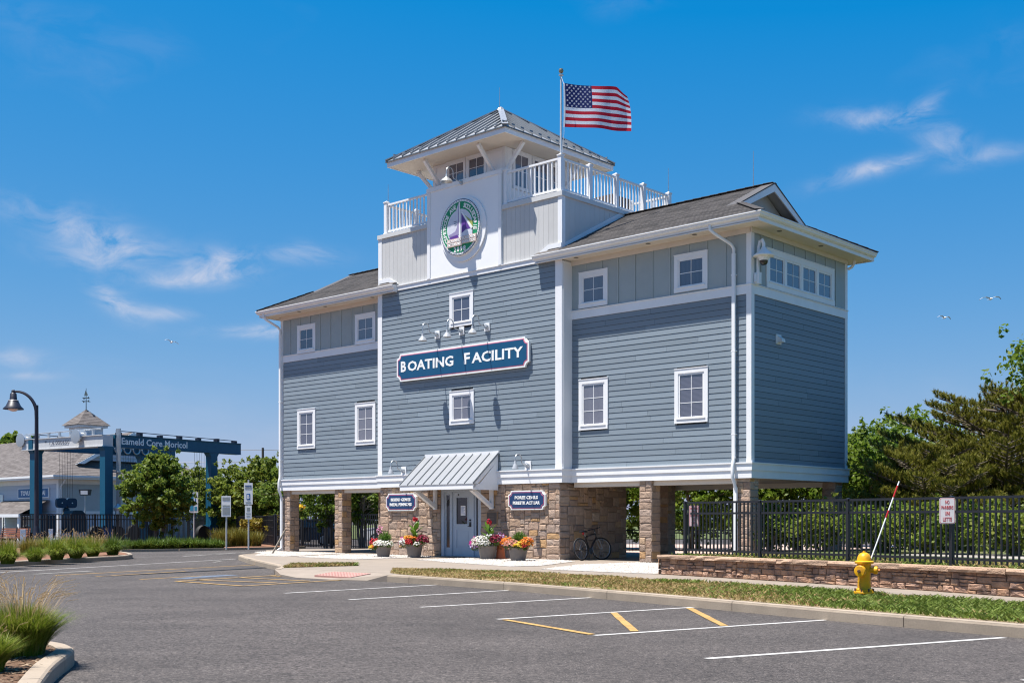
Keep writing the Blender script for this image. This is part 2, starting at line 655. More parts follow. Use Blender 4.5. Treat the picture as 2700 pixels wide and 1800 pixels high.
# ------------------------------------------------------------------ ground
def asphalt():
    m = bpy.data.materials.new('asphalt')
    m.use_nodes = True
    N, L = m.node_tree.nodes, m.node_tree.links
    b = N['Principled BSDF']
    b.inputs['Roughness'].default_value = .82
    b.inputs['Specular IOR Level'].default_value = .3
    g = N.new('ShaderNodeNewGeometry')

    def noise(sc, det=3, rough=.5, mp=None):
        n = N.new('ShaderNodeTexNoise')
        n.inputs['Scale'].default_value = sc
        n.inputs['Detail'].default_value = det
        n.inputs['Roughness'].default_value = rough
        v = g.outputs['Position']
        if mp:
            k = N.new('ShaderNodeMapping')
            k.inputs['Scale'].default_value = mp[0]
            k.inputs['Rotation'].default_value = (0, 0, mp[1])
            L.new(v, k.inputs['Vector'])
            v = k.outputs[0]
        L.new(v, n.inputs['Vector'])
        return n.outputs['Fac']

    def ramp(v, a, b_, c, d):
        n = N.new('ShaderNodeMapRange')
        n.inputs['From Min'].default_value = a
        n.inputs['From Max'].default_value = b_
        n.inputs['To Min'].default_value = c
        n.inputs['To Max'].default_value = d
        L.new(v, n.inputs['Value'])
        return n.outputs[0]

    def mul(a, c):
        n = N.new('ShaderNodeMath')
        n.operation = 'MULTIPLY'
        for i, v in enumerate((a, c)):
            if isinstance(v, (int, float)):
                n.inputs[i].default_value = v
            else:
                L.new(v, n.inputs[i])
        return n.outputs[0]
    f = ramp(noise(.35, 4, .6), .3, .7, .82, 1.18)
    f = mul(f, ramp(noise(1.6, 5, .65), .3, .7, .88, 1.12))
    # wheel polished lanes along the aisle
    f = mul(f, ramp(noise(1., 3, .5, ((.06, 1.1, 1), .95)), .45, .75, 1.0, 1.10))
    f = mul(f, ramp(noise(24, 2, .6), .3, .7, .50, 1.50))
    f = mul(f, ramp(noise(58, 2, .7), .28, .72, .15, 1.85))
    f = mul(f, ramp(noise(2.3, 3, .55), .63, .70, 1.0, .80))
    # pale chips of aggregate
    vo = N.new('ShaderNodeTexVoronoi')
    vo.inputs['Scale'].default_value = 34
    L.new(g.outputs['Position'], vo.inputs['Vector'])
    sp = N.new('ShaderNodeSeparateXYZ')
    L.new(vo.outputs['Color'], sp.inputs[0])
    chip = mul(ramp(vo.outputs['Distance'], .12, .22, 1, 0), ramp(sp.outputs[0], .80, .84, 0, 1))
    vm = N.new('ShaderNodeVectorMath')
    vm.operation = 'SCALE'
    vm.inputs[0].default_value = (.065, .0555, .0505)
    L.new(f, vm.inputs['Scale'])
    mx = N.new('ShaderNodeMixRGB')
    L.new(mul(chip, .8), mx.inputs['Fac'])
    L.new(vm.outputs[0], mx.inputs['Color1'])
    mx.inputs['Color2'].default_value = (.30, .28, .26, 1)
    L.new(mx.outputs[0], b.inputs['Base Color'])
    bp = N.new('ShaderNodeBump')
    bp.inputs['Strength'].default_value = .55
    bp.inputs['Distance'].default_value = .012
    L.new(noise(70, 3, .7), bp.inputs['Height'])
    L.new(bp.outputs[0], b.inputs['Normal'])
    return m


ZA = -.15
M_asph = asphalt()
MB().add([(-700, -60, ZA), (700, -60, ZA), (700, 1400, ZA), (-700, 1400, ZA)], [(0, 1, 2, 3)]).build('parking_lot_ground', M_asph, recalc=False, kind='structure')


def flat(name, pts, z, mat, depth=.25, **kw):
    """a slab whose top is the polygon"""
    return MB().prism([(p[0], p[1], z) for p in pts][::1], (0, 0, -depth)).build(name, mat, **kw)


curb_front = [(10.6, 7.2), (8.05, 10.95), (6.07, 13.92), (4.41, 16.39), (2.37, 19.71), (.09, 23.12), (-1.45, 25.1), (-2.82, 26.56)]
ramp_lip = [(-3.3, 26.75), (-4.2, 27.3), (-5.2, 28.25)]
left_edge = [(-5.72, 28.95), (-5.98, 29.6), (-6.1, 30.4), (-6.15, 31.4), (-6.45, 32.4), (-7.3, 34.6), (-8.45, 37.7), (-9.2, 40.0), (-9.62, 41.2), (-9.75, 42.4), (-9.6, 43.8), (-9.65, 46), (-10.1, 48.2)]
back_edge = [(-9.0, 50.6), tuple(BW(-21.3, 6.6))[:2], tuple(BW(1.0, 6.6))[:2], (14, 34), (24, 24), (13, 7.2)]
plateau_pts = curb_front + [(-3.15, 27.75), (-5.35, 29.95)] + left_edge[1:] + back_edge
sidewalk = flat('sidewalk', plateau_pts, 0.0, M_conc, .3, kind='structure')
# ramp down to the lot
rb = MB()
rb.add([(-2.82, 26.56, 0), (-3.15, 27.75, -.002), (-5.35, 29.95, -.002), (-5.98, 29.6, 0), (-5.72, 28.95, -.09), (-5.2, 28.25, ZA + .015), (-4.2, 27.3, ZA + .015), (-3.3, 26.75, ZA + .02)],
       [(0, 1, 6, 7), (1, 2, 5, 6), (2, 3, 4, 5)])
rb.add([(-2.82, 26.56, ZA - .1), (-3.3, 26.75, ZA - .1), (-4.2, 27.3, ZA - .1), (-5.2, 28.25, ZA - .1), (-5.72, 28.95, ZA - .1), (-5.98, 29.6, ZA - .1),
        (-2.82, 26.56, 0), (-3.3, 26.75, ZA + .02), (-4.2, 27.3, ZA + .015), (-5.2, 28.25, ZA + .015), (-5.72, 28.95, -.09), (-5.98, 29.6, 0)],
       [(i, i + 1, i + 7, i + 6) for i in range(5)])
ramp = rb.build('kerb_ramp', pmat('ramp_concrete', (.25, .205, .165), .85, .08, 2, .15, 70, fine=.06, fscale=45), recalc=False, kind='structure')
# red tactile pad with domes
tp = MB()
A_, B_, C_, D_ = Vector((-4.72, 28.05, -.077)), Vector((-3.72, 27.12, -.085)), Vector((-3.32, 27.62, -.02)), Vector((-4.32, 28.55, -.015))
tp.prism([A_ + Vector((0, 0, .012)), B_ + Vector((0, 0, .012)), C_ + Vector((0, 0, .012)), D_ + Vector((0, 0, .012))], (0, 0, -.05))
for i in range(12):
    for j in range(7):
        s_, t_ = (i + .5) / 12, (j + .5) / 7
        p = A_ + (B_ - A_) * s_ + (D_ - A_) * t_ + Vector((0, 0, .012))
        tp.lathe([(.024, -.01), (.018, .006), (.008, .009)], 6, p)
tp.build('tactile_pad', pmat('tactile_red', (.36, .195, .165), .75, .1, 6), ramp, kind='stuff')


def resample(pl, step):
    out = [Vector((*pl[0], 0))]
    for a, b in zip(pl, pl[1:]):
        a, b = Vector((*a, 0)), Vector((*b, 0))
        n = max(1, round((b - a).length / step))
        for i in range(1, n + 1):
            out.append(a + (b - a) * i / n)
    return out


def smooth(pl, it=2):
    for _ in range(it):
        q = [pl[0]]
        for a, b in zip(pl, pl[1:]):
            q += [(a[0] * .75 + b[0] * .25, a[1] * .75 + b[1] * .25), (a[0] * .25 + b[0] * .75, a[1] * .25 + b[1] * .75)]
        q.append(pl[-1])
        pl = q
    return pl


def curb_run(path, side, parent, seglen=3.05, width=.16, ztop=.006, step=.4, name='kerb_stone'):
    """kerb stones along a path; side=+1: body to the left of the direction of travel"""
    pts = resample(path, step)
    # cut in stones of about seglen
    segs, cur, acc = [], [pts[0]], 0
    for a, b in zip(pts, pts[1:]):
        cur.append(b)
        acc += (b - a).length
        if acc >= seglen:
            segs.append(cur)
            cur, acc = [b], 0
    if len(cur) > 1:
        segs.append(cur)
    for sg in segs:
        prof = [(.0, ZA - .06), (.0, ztop - .035), (.010, ztop - .012), (.032, ztop), (width, ztop), (width, ZA - .06)]
        vs_, fs = [], []
        n = len(prof)
        for i, p in enumerate(sg):
            d = (sg[min(i + 1, len(sg) - 1)] - sg[max(i - 1, 0)]).normalized()
            nn = Vector((-d.y, d.x, 0)) * side
            q = p.copy()
            if i == 0:
                q = q + d * .006
            if i == len(sg) - 1:
                q = q - d * .006
            for (o_, z) in prof:
                vs_.append(q + nn * (o_ - .012) + Vector((0, 0, z + (0 if z < -.1 else 0))))
        for i in range(len(sg) - 1):
            for k in range(n):
                k2 = (k + 1) % n
                fs.append((i * n + k, i * n + k2, (i + 1) * n + k2, (i + 1) * n + k))
        fs.append(tuple(range(n)))
        fs.append(tuple((len(sg) - 1) * n + k for k in range(n))[::-1])
        MB().add(vs_, fs).build(name, M_curb, parent)


curb_run(curb_front, -1, sidewalk)
curb_run(smooth([(-5.98, 29.6), (-6.1, 30.4), (-6.15, 31.4), (-6.45, 32.4), (-7.3, 34.6), (-8.45, 37.7), (-9.2, 40.0), (-9.62, 41.2), (-9.75, 42.4), (-9.6, 43.8), (-9.65, 46), (-10.1, 48.2)], 1), -1, sidewalk, 2.4)

# paving slabs between verge and retaining wall, and along the front of the building
wall_line = [(3.36, 26.96), (4.35, 25.5), (5.35, 23.95), (6.35, 22.35), (7.3, 20.62), (8.21, 18.81), (9.05, 16.95), (9.85, 14.9), (10.6, 12.6), (11.3, 10.0)]
verge_back = [(-3.04, 29.98), (.1, 27.95), (1.6, 26.2), (2.94, 24.38), (4.0, 22.8), (5.01, 21.11), (6.25, 19.0), (7.38, 16.91), (8.6, 14.2), (9.6, 11.4), (10.2, 8.6)]
# lawn strip (verge)
verge_pts = [(p[0], p[1]) for p in curb_front[:-1]]
inner = []
for i, p in enumerate(curb_front):
    a = Vector((*curb_front[max(i - 1, 0)], 0))
    b = Vector((*curb_front[min(i + 1, len(curb_front) - 1)], 0))
    d = (b - a).normalized()
    nn = Vector((d.y, -d.x, 0))
    inner.append((p[0] + nn.x * .155, p[1] + nn.y * .155))
inner[-1] = (-2.62, 27.0)
verge_poly = inner + [(-2.86, 27.6)] + verge_back
patch_poly = [(-5.95, 30.55), (-5.3, 31.05), (-4.45, 31.72), (-4.16, 31.95), (-4.5, 32.2), (-5.3, 32.35), (-6.02, 32.2)]
M_turf = ramp_by_random('turf_soil', [(.27, .20, .115)], var=.25, scale=3, bump=.8, bscale=50, mott=(.20, .17, .07))
verge = flat('verge_turf', verge_poly, .012, M_turf, .06, kind='structure')
patch = flat('verge_turf', patch_poly, .010, M_turf, .06, kind='structure')


def in_poly(x, y, poly):
    c = np.zeros(len(x), bool)
    n = len(poly)
    j = n - 1
    for i in range(n):
        xi, yi = poly[i]
        xj, yj = poly[j]
        cond = ((yi > y) != (yj > y)) & (x < (xj - xi) * (y - yi) / (yj - yi + 1e-12) + xi)
        c ^= cond
        j = i
    return c


def scatter(poly, n, rng):
    a = np.array(poly)
    mn, mx = a.min(0), a.max(0)
    out = []
    tot = 0
    while tot < n:
        p = rng.random((n * 2, 2)) * (mx - mn) + mn
        p = p[in_poly(p[:, 0], p[:, 1], poly)]
        out.append(p)
        tot += len(p)
    return np.concatenate(out)[:n]


def vnoise(x, y, seed, sc):
    """smooth value noise"""
    rs = np.random.RandomState(seed)
    g = rs.rand(64, 64)
    x = np.asarray(x) * sc + 100.3
    y = np.asarray(y) * sc + 57.1
    xi, yi = np.floor(x).astype(int), np.floor(y).astype(int)
    fx, fy = x - xi, y - yi
    fx, fy = fx * fx * (3 - 2 * fx), fy * fy * (3 - 2 * fy)
    f = lambda i, j: g[i % 64, j % 64]
    return (f(xi, yi) * (1 - fx) + f(xi + 1, yi) * fx) * (1 - fy) + (f(xi, yi + 1) * (1 - fx) + f(xi + 1, yi + 1) * fx) * fy


M_green = ramp_by_random('grass_green', [(.10, .155, .018), (.14, .20, .03), (.19, .23, .05), (.115, .17, .024)], rough=.6, var=.1, bump=0, island=True, trans=.25)
M_straw = ramp_by_random('grass_straw', [(.33, .225, .095), (.40, .285, .13), (.24, .18, .065), (.28, .21, .075)], rough=.7, var=.1, bump=0, island=True, trans=.2)


def turf(name, poly, n, seed, z, green, h0, parent=None):
    rng = np.random.RandomState(seed)
    p = scatter(poly, n, rng)
    gv = green(p[:, 0], p[:, 1])
    isg = rng.rand(n) < gv
    bare = vnoise(p[:, 0], p[:, 1], seed + 5, 1.1) * .6 + vnoise(p[:, 0], p[:, 1], seed + 6, 3.3) * .4
    keep = (bare > .30) | (rng.rand(n) < .15) | (gv > .8)
    p, isg, gv = p[keep], isg[keep], gv[keep]
    n = len(p)
    h = h0 * (.45 + .8 * rng.rand(n)) * (.65 + .75 * gv)
    an = rng.rand(n) * 2 * PI
    w = .006 + .007 * rng.rand(n)
    ln = rng.rand(n) * 2 * PI
    la = h * (.35 + 1.25 * rng.rand(n))
    V = np.zeros((n, 4, 3))
    base = np.stack([p[:, 0], p[:, 1], np.full(n, z)], 1)
    dx = np.stack([np.cos(an) * w, np.sin(an) * w, np.zeros(n)], 1)
    tip = base + np.stack([np.cos(ln) * la, np.sin(ln) * la, h], 1)
    mid = base + np.stack([np.cos(ln) * la * .35, np.sin(ln) * la * .35, h * .62], 1)
    V[:, 0] = base - dx
    V[:, 1] = base + dx
    V[:, 2] = mid + dx * .8
    V[:, 3] = tip
    F = np.arange(n * 4).reshape(n, 4)
    me = np_mesh(name, V.reshape(-1, 3), F, [M_green, M_straw], matidx=(~isg).astype(int))
    return link(name, me, parent, kind='stuff')


def green_verge(x, y):
    # dry towards the left end, green near the hydrant and to the right
    t = np.clip((x - 2.3) / 2.3, 0, 1)
    t = .06 + .86 * t ** 1.3
    nz_ = vnoise(x, y, 3, .9) * .55 + vnoise(x, y, 4, 2.6) * .45
    return np.clip(t + (nz_ - .5) * 1.3, .03, 1)


g1_ = turf('grass_blades', verge_poly, 46000, 11, .01, green_verge, .062)
tag(g1_, 'strip of dry and green lawn grass between kerb and sidewalk', 'grass', kind='stuff')
g2_ = turf('grass_blades', patch_poly, 5000, 12, .008, lambda x, y: np.clip(.30 + (vnoise(x, y, 8, 2.) - .5) * 1.3, .05, 1), .08)
tag(g2_, 'small dry grass patch at the rounded kerb corner before the entrance', 'grass', kind='stuff')

# white gravel beds
M_gravel = ramp_by_random('white_gravel', [(.43, .405, .38), (.38, .35, .32), (.32, .285, .25), (.47, .45, .43), (.19, .165, .14)], rough=.9, var=.08, bump=.0, island=True)
M_gravelb = pmat('gravel_bed', (.32, .29, .26), .95, .15, 18, .9, 60)


def uvp(l):
    return [tuple(BW(u, v))[:2] for u, v in l]


def gravel(name, poly, n, seed, size=.022):
    bed = flat(name, poly, .010, M_gravelb, .05, kind='structure')
    rng = np.random.RandomState(seed)
    p = scatter(poly, n, rng)
    oct_ = np.array([(1, 0, 0), (-1, 0, 0), (0, 1, 0), (0, -1, 0), (0, 0, 1), (0, 0, -.5)], float)
    fc = np.array([(0, 2, 4), (2, 1, 4), (1, 3, 4), (3, 0, 4)])
    s = size * (.5 + rng.rand(n)) * (.7 + .5 * (rng.rand(n) > .9))
    an = rng.rand(n) * 2 * PI
    jit = 1 + .5 * (rng.rand(n, 6, 3) - .5)
    V = oct_[None] * jit * s[:, None, None]
    V[:, :, 2] *= .8
    ca, sa = np.cos(an)[:, None], np.sin(an)[:, None]
    X = V[:, :, 0] * ca - V[:, :, 1] * sa + p[:, 0:1]
    Y = V[:, :, 0] * sa + V[:, :, 1] * ca + p[:, 1:2]
    Z = V[:, :, 2] + .014
    VV = np.stack([X, Y, Z], 2).reshape(-1, 3)
    F = (fc[None] + (np.arange(n) * 6)[:, None, None]).reshape(-1, 3)
    link('gravel_stones', np_mesh('gravel_stones', VV, F, M_gravel), bed, kind='stuff')


gravel('gravel_bed', uvp([(-17.4, -4.0), (-15.6, -4.02), (-16.6, -1.6), (-16.9, -.3), (-21.2, -.3), (-21.0, -1.5), (-19.0, -2.6)]), 5000, 21)
gravel('gravel_bed', uvp([(-15.0, -4.02), (-11.6, -4.3), (-11.75, -.5), (-14.95, -.5), (-16.0, -1.3)]), 6000, 22)
gravel('gravel_bed', uvp([(-9.9, -3.3), (-9.0, -3.5), (-7.98, -4.03), (-5.6, -4.7), (-4.25, -5.15), (-3.95, -4.3), (-5.4, -1.0), (-6.3, -.47), (-9.85, -.5)]), 9000, 23)
gravel('gravel_bed', [(.74, 29.59), (1.99, 28.21), (3.3, 27.02), (3.55, 27.35), (4.35, 30.5), (4.1, 33.6), (3.68, 34.2), (1.88, 32.43)], 9000, 24)

# painted markings -----------------------------------------------------------
M_pw = pmat('road_paint_white', (.40, .385, .365), .75, .22, 5, fine=.22, fscale=30)
M_py = pmat('road_paint_yellow', (.36, .22, .07), .75, .22, 5, fine=.22, fscale=30)
M_pbl = pmat('road_paint_blue', (.085, .105, .14), .8, .35, 3, fine=.35, fscale=9)
M_dkstrip = pmat('strip_near_black', (.012, .012, .013), .6, .2, 5)
M_pwf = pmat('road_paint_faded', (.16, .15, .135), .8, .35, 2.5, fine=.35, fscale=14)


def stripe(a, b, mat, w=.10, z=ZA + .004, name='bay_line', n=None):
    a, b = Vector((*a, z)), Vector((*b, z))
    d = (b - a).normalized()
    nn = Vector((-d.y, d.x, 0)) * w / 2
    L_ = (b - a).length
    n = n or max(2, int(L_ / .35))
    rng = random.Random(int(L_ * 1000))
    vs_, fs = [], []
    for i in range(n + 1):
        p = a + (b - a) * i / n
        j = 1 + rng.uniform(-.10, .10)
        vs_ += [p - nn * j, p + nn * (1 + rng.uniform(-.10, .10))]
    for i in range(n):
        fs.append((2 * i, 2 * i + 2, 2 * i + 3, 2 * i + 1))
    return MB().add(vs_, fs).build(name, mat, recalc=False, kind='structure')


for a, b in (((-4.34, 22.41), (-1.62, 25.3)), ((-2.86, 20.61), (.02, 23.42)), ((-1.47, 18.82), (1.5, 21.2)), ((1.96, 11.84), (5.85, 13.96)), ((4.46, 10.22), (7.6, 11.9))):
    stripe(a, b, M_pw)
for a, b in (((-.21, 16.54), (2.90, 18.80)), ((1.0, 14.22), (4.45, 16.46))):
    stripe(a, b, M_pw, name='hatch_border')
Z2 = ZA + .008
for a, b in (((-.10, 16.43), (.98, 14.32)), ((1.53, 17.68), (1.54, 14.72)), ((2.81, 18.60), (2.80, 15.48))):
    stripe(a, b, M_py, .11, Z2, 'hatch_line')
for a, b in (((-7.64, 26.67), (-5.80, 29.65)), ((-7.64, 26.67), (-5.67, 24.74)), ((-5.67, 24.74), (-3.48, 27.9)), ((-6.63, 28.38), (-4.63, 26.75)), ((-7.37, 27.30), (-5.21, 25.99)), ((-6.0, 29.2), (-4.0, 27.6))):
    stripe(a, b, M_py, .10, Z2 + .004, 'hatch_line')
stripe((-11.51, 29.56), (-7.9, 36.7), M_py, .10, name='bay_line')
stripe((-13.63, 31.26), (-9.9, 42.0), M_pw, .10)
stripe((-10.3, 29.05), (-8.9, 32.0), M_py, .09)
stripe((-8.75, 27.6), (-7.75, 29.3), M_py, .09)
stripe((-13.2, 47.2), (-11.4, 51.0), M_pwf, .2)
stripe((-12.6, 45.0), (-11.7, 49.6), M_pw, .09)
stripe((-14.6, 42.0), (-11.0, 50.0), M_pwf, .12, ZA + .006)
stripe((-9.8, 38.5), (-9.9, 40.0), M_pwf, .14, ZA + .006)
stripe((-12.3, 30.2), (-11.5, 32.2), M_pwf, .3, ZA + .006, 'faded_marking')
stripe((-7.95, 27.9), (-7.15, 29.8), M_pbl, .5, ZA + .005, 'faded_marking')
# tapering dark strip laid on the lot by the corner
tb = MB()
pl_ = [Vector((-10.6, 29.2, ZA + .010)), Vector((-9.9, 29.35, ZA + .010)), Vector((-9.25, 30.6, ZA + .010)), Vector((-8.3, 32.2, ZA + .010)), Vector((-7.2, 34.4, ZA + .010)), Vector((-6.95, 34.9, ZA + .010))]
wd = [.02, .06, .09, .14, .16, .05]
vs_ = []
for i, p in enumerate(pl_):
    d = (pl_[min(i + 1, 5)] - pl_[max(i - 1, 0)]).normalized()
    nn = Vector((-d.y, d.x, 0))
    vs_ += [p - nn * wd[i], p + nn * wd[i]]
tb.add(vs_, [(2 * i, 2 * i + 2, 2 * i + 3, 2 * i + 1) for i in range(5)]).build('dark_strip', M_dkstrip, recalc=False, kind='structure')

# planted islands -------------------------------------------------------------
M_mulch = ramp_by_random('mulch', [(.13, .075, .045), (.17, .105, .065), (.09, .055, .035)], var=.3, scale=14, bump=1.0, bscale=45)
M_mulchr = ramp_by_random('mulch_red', [(.20, .10, .06)], var=.3, scale=8, bump=1.0, bscale=35)
M_chip = ramp_by_random('mulch_chips', [(.10, .055, .03), (.24, .16, .10), (.33, .24, .16), (.06, .035, .02)], var=.1, bump=0, island=True)
near_out = smooth([(-2.6, 6.3), (-3.35, 8.1), (-3.92, 9.95), (-4.08, 10.6), (-4.17, 11.05), (-4.28, 11.5), (-4.6, 12.0), (-5.15, 12.38), (-6.3, 12.65), (-8.5, 12.8)], 2)
near_poly = near_out + [(-9.5, 12.5), (-9.5, 6.0)]
island = flat('planting_bed', near_poly, -.02, M_mulch, .2, kind='structure')
curb_run(near_out, 1, island, 1.55, .17, .003, .12)
far_out = smooth([(-19.0, 22.0), (-17.0, 28.0), (-15.15, 34.8), (-14.65, 37.7), (-13.62, 40.7), (-13.65, 42.2), (-14.2, 43.9), (-15.4, 46.4), (-18.0, 49.8), (-23, 53.2), (-30, 55.5)], 2)
far_poly = far_out + [(-36, 56), (-36, 22)]
island2 = flat('planting_bed', far_poly, -.01, M_mulchr, .2, kind='structure')
curb_run(far_out, 1, island2, 3.05, .17, .006, .3)
bed_edge = [(-30, 44.5 + 6.5), (-17.0, 51.2), (-14.97, 52.6), (-11.66, 55.8), (-9.8, 58.2)]
bed_poly = [(-17.6, 51.3), (-17.0, 51.2), (-14.97, 52.6), (-11.66, 55.8), (-10.2, 57.6), (-14, 64), (-19.0, 74), (-21, 66), (-22.2, 58)]
bed = flat('planting_bed', bed_poly, -.06, M_mulchr, .2, kind='structure')
curb_run([(-17.6, 51.3), (-17.0, 51.2), (-14.97, 52.6), (-11.66, 55.8), (-10.2, 57.6)], -1, bed, 3, .14, -.04, .6)


def chips(poly, n, seed, z, parent, size=.025):
    rng = np.random.RandomState(seed)
    p = scatter(poly, n, rng)
    an = rng.rand(n) * 2 * PI
    l = size * (.5 + rng.rand(n))
    w = l * (.2 + .25 * rng.rand(n))
    t = (rng.rand(n) - .5) * .9
    q = np.array([(-1, -1), (1, -1), (1, 1), (-1, 1)], float)
    X = q[None, :, 0] * l[:, None]
    Y = q[None, :, 1] * w[:, None]
    ca, sa = np.cos(an)[:, None], np.sin(an)[:, None]
    V = np.stack([X * ca - Y * sa + p[:, :1], X * sa + Y * ca + p[:, 1:2], z + .006 + X * t[:, None] * .6 + l[:, None] * abs(t[:, None]) * .6 + 0 * Y], 2)
    link('mulch_chips', np_mesh('mulch_chips', V.reshape(-1, 3), np.arange(n * 4).reshape(n, 4), M_chip), parent, kind='stuff')


# grit and small stones washed up along the kerb
def grit(path, n, seed, reach=.30):
    rng = np.random.RandomState(seed)
    pts_ = resample(path, .25)
    P_ = np.array([(p.x, p.y) for p in pts_])
    k = rng.randint(0, len(P_) - 1, n)
    f = rng.rand(n)[:, None]
    q = P_[k] * (1 - f) + P_[k + 1] * f
    t = P_[k + 1] - P_[k]
    t /= np.linalg.norm(t, axis=1)[:, None] + 1e-9
    nn = np.stack([t[:, 1], -t[:, 0]], 1)
    d = .03 + reach * rng.rand(n) ** 2.2
    q = q - nn * d[:, None]
    s = .010 + .014 * rng.rand(n) ** 2
    oct_ = np.array([(1, 0, 0), (0, 1, 0), (-1, 0, 0), (0, -1, 0), (0, 0, .8)], float)
    V = oct_[None] * s[:, None, None] * (1 + .5 * (rng.rand(n, 5, 3) - .5))
    V[:, :, 0] += q[:, :1]
    V[:, :, 1] += q[:, 1:]
    V[:, :, 2] += ZA + .002
    F_ = (np.array([(0, 1, 4), (1, 2, 4), (2, 3, 4), (3, 0, 4)])[None] + (np.arange(n) * 5)[:, None, None]).reshape(-1, 3)
    link('kerb_grit', np_mesh('kerb_grit', V.reshape(-1, 3), F_, ramp_by_random('grit', [(.17, .14, .11), (.09, .075, .06), (.26, .23, .19)], bump=0, island=True)), sidewalk, kind='stuff')


grit(curb_front[::-1], 2600, 91)
chips([p for p in near_poly if True], 9000, 31, -.02, island, .028)


# raised lawn behind the retaining wall
def off_line(pl, d):
    out = []
    for i, p in enumerate(pl):
        a = Vector((*pl[max(i - 1, 0)], 0))
        b = Vector((*pl[min(i + 1, len(pl) - 1)], 0))
        t = (b - a).normalized()
        out.append((p[0] - t.y * d, p[1] + t.x * d))
    return out


lawn_front = off_line(wall_line, .20)
M_lawn = ramp_by_random('lawn_ground', [(.075, .10, .03)], var=.3, scale=2.2, bump=.6, bscale=40, mott=(.13, .12, .05))
lawn_poly = lawn_front + [(40, 9), (60, 40), (44, 80), (20, 60), tuple(BW(1.25, 14))[:2]]
flat('raised_lawn', lawn_poly, .40, M_lawn, .6, kind='structure')
lawn_strip = off_line(wall_line, .28) + off_line(wall_line, 3.2)[::-1]
g3_ = turf('grass_blades', lawn_strip, 16000, 13, .40, lambda x, y: np.clip(.62 + (vnoise(x, y, 9, 1.2) - .5), .1, 1), .07)
tag(g3_, 'lawn grass growing behind the stone retaining wall along the black fence', 'grass', kind='stuff')
# pale path behind the fence, and pinkish paving behind the building
flat('garden_path', [(9.3, 28.3), (13.2, 21.5), (15.5, 21.5), (11.2, 30.2)][::-1], .412, pmat('path_concrete', (.30, .27, .24), .9, .1, 2), .05, kind='structure')
flat('paved_court', [(2, 44.5), (16, 42), (22, 60), (-2, 62)], -.02, pmat('court_pink', (.42, .31, .26), .9, .15, 3), .4, kind='structure')
flat('rear_lawn', [(-60, 84), (60, 84), (90, 300), (-90, 300)], -.10, M_lawn, .4, kind='structure')
# ------------------------------------------------------------------ stones
def stone_mesh(seed, rough=.5, flatf=False):
    """unit stone: x,z in -.5..+.5, face towards -y at y=-1 (relief), back at y=0; about 36 triangles"""
    r = random.Random(seed)
    j = .05
    ring = [(-.5, -.5), (0, -.5), (.5, -.5), (.5, 0), (.5, .5), (0, .5), (-.5, .5), (-.5, 0)]
    outer = [(x + r.uniform(-j, j) * .6, 0, z + r.uniform(-j, j) * .8) for x, z in ring]
    edge = [(o[0] * .985, -.55 - r.uniform(0, .2), o[2] * .98) for o in outer]
    inn = [(x * r.uniform(.62, .86), -1 + r.uniform(-.35, .35) * rough, z * r.uniform(.62, .86)) for x, z in ring]
    cen = [(r.uniform(-.1, .1), -1 + r.uniform(-.45, .35) * rough, r.uniform(-.1, .1))]
    vs_ = outer + edge + inn + cen
    fs = []
    for k in range(8):
        k2 = (k + 1) % 8
        fs += [(k, k2, 8 + k2, 8 + k), (8 + k, 8 + k2, 16 + k2, 16 + k), (16 + k, 16 + k2, 24)]
    me = bpy.data.meshes.new('stone')
    me.from_pydata(vs_, [], fs)
    bm = bmesh.new()
    bm.from_mesh(me)
    bmesh.ops.recalc_face_normals(bm, faces=bm.faces)
    if sum(f.normal.y for f in bm.faces) > 0:
        bmesh.ops.reverse_faces(bm, faces=bm.faces)
    bm.to_mesh(me)
    bm.free()
    return me


M_stone = ramp_by_random('field_stone', [(0.387, 0.268, 0.188), (0.351, 0.251, 0.184), (0.432, 0.306, 0.220), (0.315, 0.230, 0.176), (0.405, 0.297, 0.228), (0.441, 0.306, 0.200), (0.333, 0.225, 0.164), (0.387, 0.293, 0.232), (0.261, 0.187, 0.144), (0.441, 0.332, 0.252), (0.360, 0.255, 0.188), (0.414, 0.289, 0.208), (0.369, 0.272, 0.212), (0.450, 0.276, 0.140), (0.342, 0.255, 0.204), (0.396, 0.276, 0.204)],
                         var=.20, scale=7, bump=.7, bscale=30)
M_block = ramp_by_random('wall_block', [(.40, .235, .145), (.36, .21, .135), (.44, .27, .17), (.33, .205, .14), (.42, .26, .18), (.38, .225, .15)], var=.28, scale=6, bump=.9, bscale=38, mott=(.19, .125, .10))
STONES = [stone_mesh(100 + i) for i in range(14)]
for me in STONES:
    me.materials.append(M_stone)
BLOCKS = [stone_mesh(200 + i, .45) for i in range(12)]
for me in BLOCKS:
    me.materials.append(M_block)


